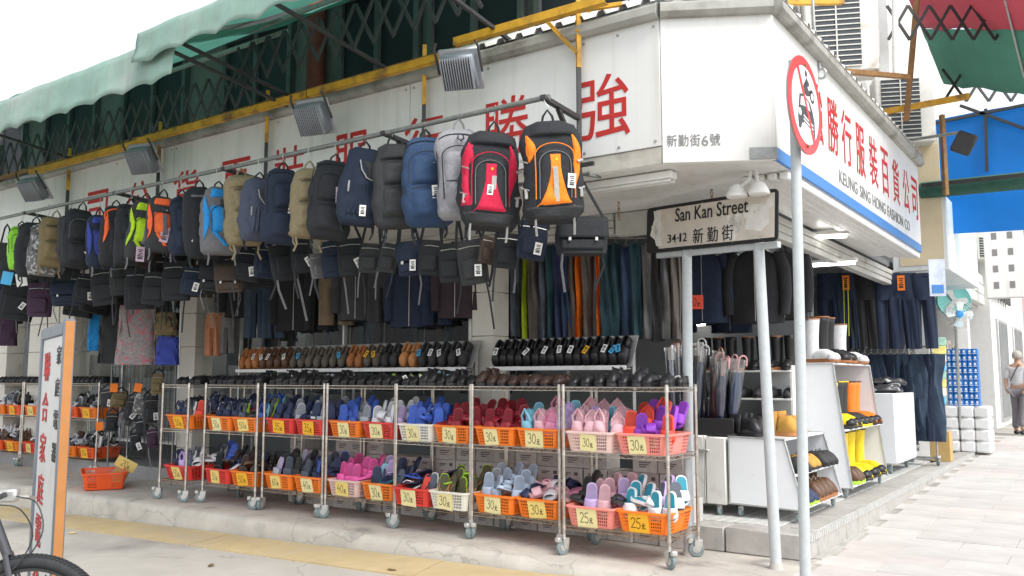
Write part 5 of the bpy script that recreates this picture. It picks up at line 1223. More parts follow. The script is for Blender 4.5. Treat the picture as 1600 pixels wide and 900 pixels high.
# ---------------------------------------------------------------- garments
GC = {}
for n_, c_ in (('denim', (.045, .07, .11)), ('black', (.022, .022, .025)), ('khaki', (.2, .15, .1)), ('charcoal', (.055, .055, .06)), ('navy', (.02, .03, .06)), ('plum', (.045, .03, .04)), ('peach', (.6, .28, .16)), ('grey', (.2, .2, .2)), ('taupe', (.16, .14, .125)), ('teal', (.045, .1, .125)), ('indigo', (.05, .06, .14)), ('blue', (.055, .09, .17)), ('orange', (.85, .17, .01)), ('lime', (.55, .65, .04)), ('slate', (.12, .14, .18))):
    GC[n_] = mat('cloth_'+n_, c_, .9, var=.18, scale=12, bump=.2, bscale=120)
def hanger(t, w, z=0.):
    MB().tube([(0, 0, z+.13), (.02, 0, z+.15), (.03, 0, z+.12), (.0, 0, z+.08), (0, 0, z+.05), (w*.42, 0, z-.01), (-w*.42, 0, z-.01), (0, 0, z+.05)], .004, 5).build('hanger', m_zinc, t)
def trousers(P, w, h, rz, c, label, group, seed, legs=True, tagm=None):
    t = thing('trousers', label, 'trousers', P, rz, group); b = MB()
    def sec(cx, hw2, dd, z, ph):
        return [(cx+hw2*math.copysign(abs(math.cos(a))**.7, math.cos(a))*(1+.08*math.sin(3*a+ph)), dd*math.sin(a)*(1+.35*math.sin(5*a+ph+z*5))+.02*nz3(cx*4, z*3, seed), z) for a in [2*PI*k/22 for k in range(22)]]
    if legs:
        b.loft([sec(0, w/2*(.92+.1*i/5), .05+.015*i/5, -h*.36*i/5, seed) for i in range(6)], True, True)
        for sx in (-1, 1): b.loft([sec(sx*w*.245*(1+.12*i/7), w*.25*(1-.12*i/7), .06-.01*i/7, -h*.34-h*.66*i/7, seed+sx+i*.2) for i in range(8)], True, True)
    else:
        b.loft([sec(0, w/2*(.9+.12*math.sin(i*.6+seed)), .14+.03*math.sin(i*.9+seed), -h*i/9, seed+i*.12) for i in range(10)], True, True)
    b.build('cloth', GC[c], t, smooth=75)
    MB().loft([[(w*.47*math.copysign(abs(math.cos(a))**.7, math.cos(a)), .056*math.sin(a), z) for a in [2*PI*k/20 for k in range(20)]] for z in (.006, -.04)]).build('waistband', GC[c], t, smooth=60)
    hanger(t, w)
    if tagm: addtag(t, 0, -.085, -.03, .1, .22, tagm)
    return t
def jacket(P, w, h, rz, c, label, group, seed, card=None):
    t = thing('jacket', label, 'jacket', P, rz, group); b = MB(); rings = []
    for i in range(12):
        v = i/11; ww = w/2*min(1, .25+v*5)*(.95+.1*v); dd = (.05+.05*min(1, v*3))
        rings.append([(ww*math.copysign(abs(math.cos(a))**.7, math.cos(a)), dd*math.sin(a)*(1+.2*math.sin(4*a+seed+v*3)), -h*v+.015*nz3(math.cos(a)*3, v*4, seed)) for a in [2*PI*k/22 for k in range(22)]])
    b.loft(rings); b.build('torso', GC[c], t, smooth=75)
    for sx in (-1, 1): MB().tube([(sx*w*.42, 0, -h*.08), (sx*w*.53, -.02, -h*.3), (sx*w*.56, -.03, -h*.62), (sx*w*.53, -.05, -h*.9)], [.07, .075, .065, .055], 10).build('sleeve', GC[c], t, smooth=70)
    MB().tube([(-.07, .02, .0), (-.05, -.05, .03), (0, -.09, -.02), (.05, -.05, .03), (.07, .02, .0)], .022, 6).build('collar', GC[c], t)
    MB().tube([(0, -.105, -.03), (0, -.12, -h*.5), (0, -.115, -h*.98)], .004, 4).build('zip', m_zinc, t)
    hanger(t, w*.8); 
    return t
def hang_px(fn, px, py0, py1, wp, y, c, label, group, seed, **k):
    A = at(px, py0, 'y', y); B = at(px, py1, 'y', y); return fn(A, wp*mpp(A), A.z-B.z, math.atan2(-A.x, A.y)*.55, c, label, group, seed, **k)
WY = 7.46; g1 = 'clothes hanging in the shop window'
for i, (fn, px, a, b_, w, c, lab) in enumerate((
  (trousers, 404, 420, 532, 34, 'denim', 'faded denim trousers at the left of the shop window'), (trousers, 430, 425, 532, 30, 'denim', 'dark denim trousers beside the black jacket in window'), (jacket, 466, 405, 522, 50, 'black', 'long black jacket hanging in the shop window'),
  (trousers, 527, 418, 512, 44, 'khaki', 'khaki brown trousers hanging in the shop window'), (jacket, 562, 385, 505, 50, 'charcoal', 'charcoal jacket right of the khaki trousers'), (trousers, 600, 420, 508, 42, 'charcoal', 'charcoal trousers in the middle of the shop window'),
  (jacket, 645, 415, 516, 52, 'navy', 'navy polo top in the shop window'), (trousers, 682, 425, 512, 38, 'navy', 'navy trousers beside the navy polo top'), (jacket, 716, 385, 502, 48, 'plum', 'dark plum jacket next to the white pillar'),
  (trousers, 335, 490, 560, 20, 'peach', 'peach coloured folded garment in the window by grey pillar'), (trousers, 358, 490, 556, 18, 'grey', 'pale grey folded garment beside the peach one'),
  (trousers, 497, 412, 520, 34, 'black', 'black trousers between the black jacket and khaki trousers'), (jacket, 380, 405, 500, 40, 'black', 'black jacket at the left end of the shop window'))):
    hang_px(fn, px, a, b_-4, w*1.28, WY+.02*(i % 3), c, lab, g1, i*1.7)
t = thing('window_rail', 'steel clothes rail inside the shop window', 'rail', (0, 0, 0)); MB().cyl((-10.8, WY, 2.82), (-5.9, WY, 2.82), .014).build('rail', m_rail, t)
# second, darker row further inside
for i in range(15):
    x = -11+i*.36; (trousers if i % 2 else jacket)(Vector((x, 8.7, 2.55+R.uniform(-.1, .1))), .42, 1.25, R.uniform(-.2, .4), ('black', 'navy', 'charcoal', 'denim')[i % 4], f"dark {('black', 'navy', 'charcoal', 'denim')[i % 4]} {'trousers' if i % 2 else 'jacket'} on the back rail inside the window, {OW[i]} from left", 'clothes on the back rail', i*2.1)
# trousers seen edge-on in the corner bay
g2 = 'work trousers on the rail in the corner bay'
EDG = [(790, 'charcoal', 20), (806, 'slate', 18), (822, 'lime', 8), (836, 'taupe', 18), (850, 'slate', 16), (862, 'teal', 16), (875, 'indigo', 16), (886, 'blue', 14), (895, 'taupe', 14), (905, 'orange', 13), (917, 'taupe', 16), (936, 'orange', 8), (948, 'teal', 20), (962, 'teal', 18), (978, 'blue', 18), (994, 'teal', 20), (1012, 'grey', 18), (1026, 'charcoal', 18), (1040, 'grey', 18), (1054, 'taupe', 16)]
EY = 8.1
t = thing('trouser_rail', 'chrome rail of work trousers in the corner bay', 'rail'); MB().cyl(at(770, 372, 'y', EY), at(1075, 372, 'y', EY), .014).build('rail', m_chrome, t)
cnt = {}
for i, (px, c, w) in enumerate(EDG):
    A = at(px, 386+R.uniform(-3, 3), 'y', EY); B = at(px, 530+R.uniform(-4, 4), 'y', EY); cnt[c] = cnt.get(c, 0)+1
    o = ['', 'second ', 'third ', 'fourth ', 'fifth '][cnt[c]-1]
    tr = trousers(A, w*mpp(A)*1.15, A.z-B.z, .4, c, f"{o}{c} pair of trousers from the pillar, hung edge-on in corner bay", g2, i*1.3, legs=False)
# jackets beside the street sign
hang_px(jacket, 1098, 392, 505, 72, 8.9, 'navy', 'navy work jacket behind the street sign', 'jackets in the corner bay', 3)
hang_px(jacket, 1180, 388, 505, 78, 9.0, 'black', 'black jacket right of the navy work jacket', 'jackets in the corner bay', 5)
hang_px(jacket, 1225, 385, 500, 60, 9.6, 'black', 'black jacket behind the tall pole', 'jackets in the corner bay', 8)
for i, (px, w_) in enumerate(((1060, 50), (1140, 60), (1030, 50))): hang_px(jacket, px, 395, 520, w_, 9.7, 'navy', f"dim navy jacket deep inside the shop, {('left', 'right', 'far left')[i]} of the red price card", 'jackets deep inside', i+11)
P = at(1084, 472, 'y', 8.6); t = thing('price_card', 'red handwritten 120 price card on the navy jacket', 'price card', P, .45)
MB().box(-.1, .1, -.002, 0, -.075, .075).build('card', m_redcard, t); obj('price_text', price_mesh('120元'), None, t, (-.01, -.003, 0), None, 1.05)
# trousers wall at the far end of the shop and jeans rack
g3 = 'trousers at the far end of the shop'
m_tago = mat('orange_tag', (.85, .2, .02), .7, var=.1, scale=30)
for i, (px, w, c, tg, lab) in enumerate(((1296, 40, 'navy', None, 'navy trousers hung deepest behind the rubber boots'), (1322, 34, 'navy', m_tago, 'navy trousers with orange tag and lime stripe'), (1350, 40, 'black', None, 'black trousers left of the big orange tag'), (1384, 44, 'navy', None, 'wide navy trousers with clip hanger'), (1408, 44, 'navy', m_tago, 'navy trousers with large orange tag at shop end'), (1438, 40, 'navy', None, 'navy trousers at the right end of the shop'))):
    hang_px(trousers, px, 428, 545, w, 13.4+i*.03, c, lab, g3, i*2.2, tagm=tg)
for px in (1316, 1322): 
    pass
A = at(1318, 436, 'y', 13.2); B = at(1320, 525, 'y', 13.2)
t = thing('reflective_strips', 'pair of lime reflective strips hanging at the shop end', 'strips'); 
for dx in (0, .06): MB().bar(A+Vector((dx, 0, 0)), B+Vector((dx, 0, 0)), .03, .004).build('strip', GC['lime'], t)
t = thing('jeans_rack', 'chrome rolling rail of jeans at the far end of the platform', 'clothes rack')
A = at(1312, 546, 'y', 13.9); B = at(1456, 541, 'y', 13.9)
MB().cyl(A, B, .016).build('rail', m_chrome, t)
for q in (A, B): MB().cyl((q.x, q.y, .3), q, .014).build('post', m_chrome, t)
MB().bar((A.x, 13.9, .32), (B.x, 13.9, .32), .03, .03).build('base', m_galv, t)
for q in (A, B): caster(t, q.x, 13.9, .4); 
for o in t.children:
    if o.name.startswith('caster'): o.location.z += .212
n = 14
for i in range(n):
    x = A.x+.1+(B.x-A.x-.1)*i/(n-1)
    trousers(Vector((x, 13.85, A.z-.1)), .22, 1.1 if i < n-3 else 1.25, .9, 'denim' if i % 3 else 'navy', f"{('blue denim' if i % 3 else 'navy denim')} jeans, {OW[i]} from left on the rolling rail", 'jeans on the rolling rail', i*1.1, legs=False)

# ---------------------------------------------------------------- white carts and displays on the platform
ZP = .212
m_cart = mat('cart_white', (.7, .69, .66), .5, var=.05, scale=3, stain=((.42, .36, .3), 4, .62, .8))
m_cartclean = mat('cart_laminate', (.74, .76, .78), .35, var=.03, scale=2, stain=((.55, .52, .48), 6, .68, .8))
def small_caster(t, x, y, z0):
    c = MB().rbox(x-.02, x+.02, y-.02, y+.02, z0+.05, z0+.095, .004).build('caster', m_zinc, t)
    MB().lathe([(.01, -.012), (.04, -.012), (.045, 0), (.04, .012), (.01, .012)], 14).xf(MT((x, y, z0+.045)) @ Matrix.Rotation(PI/2, 4, 'Y')).build('wheel', m_rubber, c)
t = thing('storage_cart', 'old off-white cabinet cart below the umbrellas', 'cart')
MB().rbox(-3.72, -3.2, 7.66, 8.3, ZP+.1, .93, .01).build('cabinet', m_cart, t)
MB().rbox(-3.19, -3.0, 7.68, 8.3, ZP+.1, .92, .01).build('side_box', m_cart, t)
MB().box(-3.197, -3.193, 7.655, 7.66, ZP+.1, .93).build('gap', m_ink, t)
MB().rbox(-3.26, -3.14, 7.63, 7.66, .78, .81, .004).build('latch', m_zinc, t)
for x, y in ((-3.6, 7.72), (-3.08, 7.72), (-3.3, 7.72), (-3.08, 8.2)): small_caster(t, x, y, ZP)
def shoe_display(label, y0, y1, poly, shelves):
    t = thing('shoe_display', label, 'shoe display')
    M = Matrix.Rotation(PI/2, 4, 'X')
    for y in (y0, y1):
        b = MB(); b.prism(poly, -y-.02, -y, M); b.build('side_panel', m_cartclean, t)
        b = MB(); b.tube([(x, y-.001, z) for x, z in poly], .012, 4, True); b.build('edge_trim', m_galv, t)
    xs = min(p[0] for p in poly)
    MB().box(xs, xs+.02, y0+.021, y1-.001, ZP+.12, max(p[1] for p in poly)).build('back_panel', m_cartclean, t)
    for (x0, x1, z) in shelves: MB().rbox(x0, x1, y0+.021, y1-.001, z-.018, z, .004).build('shelf', m_cartclean, t)
    for x in (poly[0][0]+.08, poly[1][0]-.08):
        for y in (y0+.05, y1-.05): small_caster(t, x, y, ZP)
    return t
zt = at(1150, 683, 'y', 7.7).z
shoe_display('low white shoe display on casters beside the leaning pole', 7.7, 8.95, [(-2.97, ZP+.12), (-2.3, ZP+.1), (-2.46, .92), (-2.97, .93)], ((-2.95, -2.3, ZP+.13), (-2.95, -2.36, .62), (-2.95, -2.46, .925)))
shoe_display('tall white shoe display holding rubber boots', 9.55, 11.2, [(-3.2, ZP+.12), (-2.35, ZP+.1), (-2.5, 1.62), (-3.2, 1.62)], ((-3.18, -2.34, ZP+.13), (-3.18, -2.4, .92), (-3.18, -2.5, 1.63)))
def facing(): return Matrix.Rotation(-PI/2, 4, 'Z')
gd = 'footwear on the white displays'
def on_shelf(kind, cols, x, ys, z, lab, sc=1.05):
    for i, y in enumerate(ys): footwear(kind, cols, (x, y, z), Matrix.Rotation(-PI/2+R.uniform(-.3, .06), 4, 'Z'), lab[i] if isinstance(lab, list) else f"{lab}, {OW[i]} from front", gd, sc=sc)
CH = ('charcoal', 'black', 'black', 'taupe')
on_shelf('leather_shoe', CH, -2.48, [7.86, 7.99, 8.6, 8.74, 8.86], .622, 'dark grey shoe on the middle shelf of low white display', 1.2)
on_shelf('leather_shoe', ('wheat', 'charcoal', 'cream', 'taupe'), -2.5, [8.24, 8.37], .622, 'wheat coloured shoe on middle shelf of low white display', 1.2)
on_shelf('leather_shoe', ('navy', 'lime', 'charcoal', 'taupe'), -2.45, [7.8, 7.93, 8.06], ZP+.132, 'navy shoe with lime sole on lowest shelf of low display', 1.2)
on_shelf('work_boot', ('brown', 'gum', 'cream', 'dark brown'), -2.45, [8.24, 8.38, 8.52, 8.66], ZP+.132, 'brown laced work shoe on lowest shelf of low display', 1.2)
on_shelf('work_boot', ('wheat', 'tan', 'tan', 'brown'), -2.62, [8.15, 8.3], .927, ['wheat nubuck boot on top of low white display, front', 'wheat nubuck boot on top of low white display, back'], 1.3)
on_shelf('work_boot', ('black', 'black', 'black', 'charcoal'), -2.86, [7.86, 8.02], .927, ['black sneaker in front on top of low white display', 'black sneaker behind on top of low white display'], 1.2)
on_shelf('rubber_boot', ('white', 'gum', 'white', 'white'), -2.66, [9.72, 10.95], 1.632, ['white rubber boot in front on top of tall display', 'white rubber boot behind the black ones on tall display'], 1.45)
on_shelf('rubber_boot', ('black', 'gum', 'black', 'black'), -2.68, [10.2, 10.45], 1.632, ['tall black rubber boot next to front white boot', 'tall black rubber boot in middle of tall display'], 1.6)
on_shelf('rubber_boot', ('orange', 'black', 'black', 'black'), -2.53, [10.7, 10.92], .922, ['orange rubber boot with black sole on middle shelf, front', 'orange rubber boot with black sole on middle shelf, back'], 1.5)
on_shelf('rubber_boot', ('yellow', 'charcoal', 'black', 'black'), -2.55, [9.8, 10.0], .922, ['yellow rubber boot on middle shelf of tall display, front', 'yellow rubber boot on middle shelf of tall display, back'], 1.5)
on_shelf('rubber_boot', ('charcoal', 'yellow', 'black', 'black'), -2.55, [10.25, 10.46], .922, 'dark rubber boot with yellow sole on middle shelf', 1.5)
on_shelf('rubber_boot', ('yellow', 'charcoal', 'black', 'black'), -2.5, [10.15, 10.5, 10.9], ZP+.132, ['yellow rubber boot on lowest shelf of tall display, front', 'yellow rubber boot on lowest shelf, middle', 'yellow rubber boot on lowest shelf of tall display, back'], 1.55)
on_shelf('work_boot', ('brown', 'lime', 'brown', 'brown'), -2.48, [9.75, 9.92], ZP+.132, 'brown work boot on lowest shelf of tall display', 1.2)
# shelf unit inside with boots and bottles
t = thing('boot_shelf', 'grey shelf unit of dark boots behind the umbrellas', 'shelf unit')
for z in (.6, .95, 1.25, 1.55): MB().rbox(-4.0, -2.85, 9.2, 9.5, z-.02, z, .004).build('shelf', m_cart, t)
for x in (-4.0, -2.85): MB().rbox(x-.015, x+.015, 9.22, 9.48, .2, 1.6, .004).build('upright', m_cart, t)
for i in range(7):
    footwear('rubber_boot', ('black', 'gum' if i % 2 else 'black', 'black', 'black'), (-3.9+i*.165, 9.34, 1.552), Matrix.Rotation(PI+R.uniform(-.2, .2), 4, 'Z'), f"black rubber boot on the inside shelf, {ORD[6-i] if i < 6 else 'nearest'} from the pole", 'boots on the inside shelf', sc=1.1)
    footwear('leather_shoe', CH, (-3.9+i*.165, 9.34, 1.252), Matrix.Rotation(PI+R.uniform(-.2, .2), 4, 'Z'), f"dark shoe, {OW[i]} from left on the third inside shelf", 'boots on the inside shelf')
    footwear('leather_shoe', CH, (-3.9+i*.165, 9.34, .952), Matrix.Rotation(PI+R.uniform(-.2, .2), 4, 'Z'), f"dark shoe, {OW[i]} from left on the second inside shelf", 'boots on the inside shelf')
# big bin with folded goods
t = thing('display_bin', 'white square display bin on wheels near the shop end', 'bin')
MB().rbox(-3.3, -2.45, 12.25, 12.29, ZP+.14, 1.27, .008).build('front_panel', m_cartclean, t)
MB().rbox(-2.47, -2.43, 12.292, 13.5, ZP+.14, 1.27, .008).build('side_panel', m_cartclean, t)
MB().rbox(-3.3, -3.26, 12.292, 13.5, ZP+.14, 1.27, .008).build('side_panel', m_cartclean, t)
MB().rbox(-3.25, -2.48, 12.3, 13.5, 1.0, 1.03, .008).build('floor_panel', m_cartclean, t)
for x, y in ((-3.2, 12.35), (-2.55, 12.35), (-2.55, 13.4)):
    c = MB().rbox(x-.03, x+.03, y-.03, y+.03, ZP+.1, ZP+.14, .005).build('caster', m_zinc, t)
    MB().lathe([(.012, -.02), (.055, -.02), (.062, 0), (.055, .02), (.012, .02)], 16).xf(MT((x, y, ZP+.062)) @ Matrix.Rotation(PI/2, 4, 'Y')).build('wheel', m_rubber, c)
m_film = mat('plastic_film_bag', (.05, .05, .055), .15, var=.5, scale=18, bump=.8, bscale=30, stain=((.45, .46, .48), 9, .58, .66))
for i in range(5):
    b = MB(); rings = []
    for k in range(9):
        v = k/8; r = math.sin(PI*max(.03, min(.97, v)))**.5
        rings.append([(r*.38*math.copysign(abs(math.cos(a))**.5, math.cos(a)), -.3+.6*v, .07*r*math.sin(a)+.02*nz3(math.cos(a)*3, v*4, i)) for a in [2*PI*q/18 for q in range(18)]])
    b.loft(rings); tag(b.build('wrapped_garment', m_film, None, loc=(-2.86+R.uniform(-.08, .08), 12.75+.1*i, 1.16+.06*i), rot=(R.uniform(-.1, .25), R.uniform(-.1, .1), R.uniform(-.4, .4))), f"folded dark garment in clear plastic, {['bottom', 'second lowest', 'middle', 'second highest', 'top'][i]} of bin pile", 'garment', 'wrapped garments in the bin')

# ---------------------------------------------------------------- umbrellas
m_umb = [mat('umbrella_'+n, c, .35, var=.25, scale=30, coat=.6) for n, c in (('navy', (.02, .04, .1)), ('black', (.02, .02, .025)), ('blue', (.03, .08, .2)), ('maroon', (.15, .03, .05)), ('brown', (.12, .07, .04)))]
m_handle = [mat('umb_handle_'+n, c, .3, var=.1, coat=.4) for n, c in (('silver', (.5, .5, .5)), ('wood', (.35, .16, .1)), ('pink', (.55, .3, .3)))]
m_wrap = glass('clear_wrap', (.97, .97, .97), .16, .12)
UL = ['navy', 'black', 'blue', 'maroon', 'brown']; HLn = ['silver', 'wooden', 'pink']
ub = thing('umbrella_bin', 'low dark bin holding a bunch of umbrellas on the cart', 'bin', (-3.3, 7.95, .93))
MB().rbox(-.38, .36, -.2, .2, 0, .02, .004).build('base', m_plastic_blk, ub)
for y in (-.2, .19): MB().rbox(-.38, .36, y, y+.012, .021, .16, .003).build('side', m_plastic_blk, ub)
for i in range(13):
    px = 1072+i*7.2; hh = .86+R.uniform(-.07, .07) if i < 8 else .68+R.uniform(-.06, .06); x = -3.62+i*.05; c = i % 5 if i not in (8, 9) else 3; hd = 0 if i in (3, 4, 5, 6) else (2 if i > 7 else 1)
    t = thing('umbrella', f"{UL[c]} furled umbrella with {HLn[hd]} hook handle, {'leftmost' if i == 0 else ORD[i]+' from left' if i < 7 else 'in right half'} in bin{'' if i < 7 else ' '+str(['front', 'behind', 'middle', 'leaning', 'far', 'last'][i-7])}", 'umbrella', (x, 7.95+R.uniform(-.1, .12), .955), R.uniform(-.6, .6), 'umbrellas in the bin')
    t.rotation_euler = (R.uniform(-.12, .08), R.uniform(-.12, .12), R.uniform(-.8, .8))
    rings = []
    for k in range(9):
        v = k/8; r = .016+.024*math.sin(PI*min(1, v*.75+.1)); rings.append([(r*math.cos(a)*(1+.25*math.cos(6*a+v*3)), r*math.sin(a)*(1+.25*math.cos(6*a+v*3)), .06+v*hh*.72) for a in [2*PI*q/24 for q in range(24)]])
    MB().loft(rings).build('canopy', m_umb[c], t, smooth=60)
    MB().cyl((0, 0, 0), (0, 0, .07), .005).build('tip', m_zinc, t)
    z0 = .06+hh*.72; MB().tube([(0, 0, z0-.02), (0, 0, z0+.12)]+[(.04-.04*math.cos(a), 0, z0+.12+.045*math.sin(a)) for a in [PI*k/7 for k in range(8)]]+[(.08, 0, z0+.07)], .0085, 7).build('handle', m_handle[hd], t)
    MB().loft([[(r*math.cos(a)*(1+.1*nz3(a, v*4, i)), r*math.sin(a)*(1+.1*nz3(a, v*6, i+3)), .05+v*(hh*.72+.14)) for a in [2*PI*q/14 for q in range(14)]] for v, r in ((0, .03), (.3, .052), (.6, .056), (.85, .06), (1, .065))], False, False).build('plastic_sleeve', m_wrap, t, smooth=40)

# ---------------------------------------------------------------- white cartons stacked behind the racks
m_carton = mat('carton_white', (.5, .48, .46), .85, var=.08, scale=6, rnd=.12, stain=((.36, .33, .31), 5, .6, .75))
ct_me = MB().rbox(-.122, .122, -.13, .13, 0, .205, .004).mesh('carton', m_carton)
pr_ = MB()
for k, (z, w, x) in enumerate(((.16, .09, -.03), (.145, .06, -.045), (.09, .12, 0), (.07, .1, -.01), (.05, .07, -.02))): pr_.box(x-w/2, x+w/2, -.1318, -.1306, z-.0045, z+.0045)
pr_.box(.05, .09, -.1318, -.1306, .14, .17)
prt_me = pr_.mesh('carton_print', mat('carton_ink', (.12, .1, .1), .8, var=.1), smooth=0)
seam_me = MB().box(-.122, .122, -.1312, -.1304, .1, .1015).mesh('tape', m_tagk, smooth=0)
for j in range(4):
    for i in range(20):
        x = -8.1+i*.255+(.05 if j == 1 else 0)
        if x > -3.12 or (j == 3 and R.random() < .25): continue
        o = obj('carton', ct_me, None, None, (x, 7.2+R.uniform(-.02, .02), .003+j*.2075), (0, 0, R.uniform(-.06, .06)))
        ri = sum(1 for q in RK if x < q[0]); tag(o, f"white shoe carton behind the racks, {['bottom', 'second', 'third', 'top'][j]} layer, {OW[i]} from left", 'carton', 'white shoe cartons behind the racks')
        obj('print', prt_me, None, o)
# ---------------------------------------------------------------- left end: racks, crate, pouches, sign board, bicycle
LK = [(-14.0, -12.88, 'deeporange', 'orange'), (-15.2, -14.05, 'orange', 'red'), (-16.4, -15.25, 'orange', 'deeporange')]
for ri, (x0, x1, c1, c2) in enumerate(LK):
    rn = ['rack behind the red crate', 'rack behind the sign board', 'rack at the left edge'][ri]
    rack(x0, x1, 7.3, .5, f"chrome wire shoe {rn}")
    for k in range(4):
        up = k < 2; z = .852 if up else .243; bx = x0+(x1-x0)*(.25 if k % 2 == 0 else .75); sd_ = 'left' if k % 2 == 0 else 'right'
        basket(bx, 7.52, z, c1 if k in (0, 3) else c2, '50', 'o' if k % 2 else 'y', f"orange red price basket, {'upper' if up else 'lower'} {sd_} on {rn}")
        pal = [('white', 'grey', 'white', 'black'), ('black', 'charcoal', 'black', 'white'), ('grey', 'slate', 'grey', 'black'), ('white', 'black', 'black', 'white'), ('brown', 'dark brown', 'brown', 'black')]
        fill(bx, 7.52, z, .45, .5, .165, [(R.choice(('slide', 'clog', 'slide*')), R.choice(pal)) for _ in range(7)], f"{'upper' if up else 'lower'} {sd_} basket, {rn}")
    for i in range(8):
        footwear('leather_shoe', ('black', 'charcoal', 'white' if i == 3 else 'black', 'taupe'), (x0+.08+i*(x1-x0-.16)/7, 7.5, 1.39), Matrix.Rotation(PI+R.uniform(-.3, .3), 4, 'Z'), f"black shoe, {OW[i]} from left on top of the {rn}", 'shoes on the left racks')
t = basket(-11.35, 6.55, .012, 'deeporange', None, None, 'red orange crate standing on the concrete ledge', (.5, .9, .17), rz=math.radians(62))
t['category'] = 'crate'; t.scale = (1.05, .95, 1.25)
b = MB(); b.prism(circ(.06, 0, 0, 20), 0, .003, Matrix.Rotation(PI/2, 4, 'X')); o = b.build('sticker', mat('blue_sticker', (.03, .25, .5), .5, var=.1), t); o.location = (.245, -.15, .1); o.rotation_euler = (0, 0, PI/2)
MB().rbox(-.055, .055, -.004, 0, -.03, .03, .001).build('sticker', m_paper, t, loc=(.24, -.14, .03), rot=(0, 0, PI/2))
P = at(193, 732, 'y', 6.9); t = thing('hand_sign', 'yellow card price sign on a brown board in the crate', 'sign', P, .8); t.rotation_euler = (.1, .5, .9)
MB().rbox(-.1, .1, 0, .012, -.3, .0, .004).build('board', m_tagk, t); MB().rbox(-.14, .14, -.003, .006, -.01, .14, .002).build('card', m_card_y, t); obj('price_text', price_mesh('20元'), None, t, (0, -.004, .065))
# wire grid panel with pouches
t = thing('wire_grid', 'black wire grid panel hung with pouches left of the end-on rack', 'wire grid'); gy_ = 7.2
xa, xb = at(172, 640, 'y', gy_).x, at(272, 640, 'y', gy_).x; b = MB()
for i in range(17): x = xa+(xb-xa)*i/16; b.cyl((x, gy_, .35), (x, gy_, 2.1), .004, n=4, caps=False)
for j in range(16): z = .35+j*1.75/15; b.cyl((xa, gy_-.004, z), (xb, gy_-.004, z), .004, n=4, caps=False)
b.build('mesh', m_black, t)
for x in (xa, xb): MB().cyl((x, gy_, .01), (x, gy_, 2.12), .014).build('post', m_rail, t)
PO = [(170, 622, 40, 26, 'charcoal'), (186, 624, 34, 24, 'olive'), (196, 655, 30, 20, 'midgrey'), (206, 640, 50, 22, 'charcoal'), (221, 632, 46, 24, 'camo'), (222, 668, 40, 18, 'black'), (235, 640, 60, 22, 'charcoal'), (246, 600, 44, 18, 'olive'), (175, 660, 40, 18, 'black'), (212, 690, 40, 16, 'black'), (238, 685, 40, 18, 'plum')]
for i, (px, py, hh, ww, c) in enumerate(PO):
    P = at(px, py, 'y', 7.05); s = mpp(P)
    shoulder_bag(P, ww*s, hh*s*.7, .07, math.atan2(-P.x, P.y)+R.uniform(-.4, .3), c, f"small {c.replace('midgrey', 'grey').replace('camo', 'camouflage')} pouch on the wire grid, {['upper left', 'beside orange tag', 'middle left', 'centre', 'with pale pattern', 'below the camouflage one', 'right of centre', 'upper right', 'lower left', 'lowest', 'lower right'][i]}", hh*s*.55, i*1.9, False, i % 3 == 0, 'pouch', 'pouch', 'pouches on the wire grid')
for i, (px, py) in enumerate(((178, 606), (217, 606), (155, 666))):
    P = at(px, py, 'y', 6.9); o = obj('hang_tag', tag_me, m_tago, None, P+Vector((0, 0, .06)), (0, R.uniform(-.4, .4), .9), (.1, 1, .12)); tag(o, f"bright orange hang tag {['above the olive pouch', 'above the camouflage pouch', 'at the rack post'][i]}", 'tag', 'orange hang tags')
# bagged goods behind left window
for i, (px, a, b_, w, c) in enumerate(((130, 470, 570, 30, 'grey'), (160, 555, 600, 40, 'taupe'), (230, 480, 590, 40, 'taupe'), (100, 440, 560, 30, 'charcoal'), (265, 470, 580, 34, 'black'))):
    hang_px(trousers, px, a, b_, w, 8.0, c, f"{c} garment hanging behind the left window, {['left', 'low', 'behind totes', 'far left', 'right'][i]}", 'clothes behind the left window', i*2.7, legs=False)
# free-standing pole sign
A = at(104, 498, 'z', 1.73); d0 = 4.0
def at_d(px, py, d): 
    v = cF*FPX+cR*(px-800)+cU*(450-py); k = d/math.hypot(v.x, v.y); return cC+v*k
TR = at_d(104, 498, 5.6); TL = at_d(67, 524, 6.6); TL.z = TR.z-.02
u = TL-TR; u.z = 0; Wd = u.length; u.normalize(); rz = math.atan2(-u.y, -u.x); zb = -.2
t = thing('pole_sign', 'tall upright sign board with red characters and orange edge', 'sign board', (TL.x, TL.y, 0), rz)
zt = TR.z
m_slate = mat('sign_grey_frame', (.14, .16, .19), .5, var=.12); m_or = mat('sign_orange', (.4, .17, .05), .5, var=.08, scale=8)
MB().rbox(.06, Wd-.04, .0, .04, zb, zt-.09, .003).build('board', mat('sign_face', (.6, .6, .58), .5, var=.06, scale=3, stain=((.45, .43, .4), 3, .55, .8)), t)
MB().rbox(0, .075, -.012, .05, zb, zt-.02, .006).build('frame', m_slate, t)
MB().rbox(Wd-.05, Wd, -.01, .05, zb, zt, .006).build('frame', m_slate, t)
MB().rbox(.076, Wd-.051, -.012, .05, zt-.09, zt-.015, .006).build('frame', m_slate, t)
MB().rbox(Wd+.001, Wd+.006, -.004, .044, zb, zt-.012, .001).build('edge_strip', m_or, t)
for k, ch in enumerate('聯合家庭電器'): text(ch, .26, .185, m_red, t, (.2, -.003, zt-.36-k*.255), name='letter')
for k, ch in enumerate('家庭電器維修安裝'):
    if ch in _txt: text(ch, .16, .11, m_ink, t, (Wd-.27, -.003, zt-.26-k*.19), name='letter')
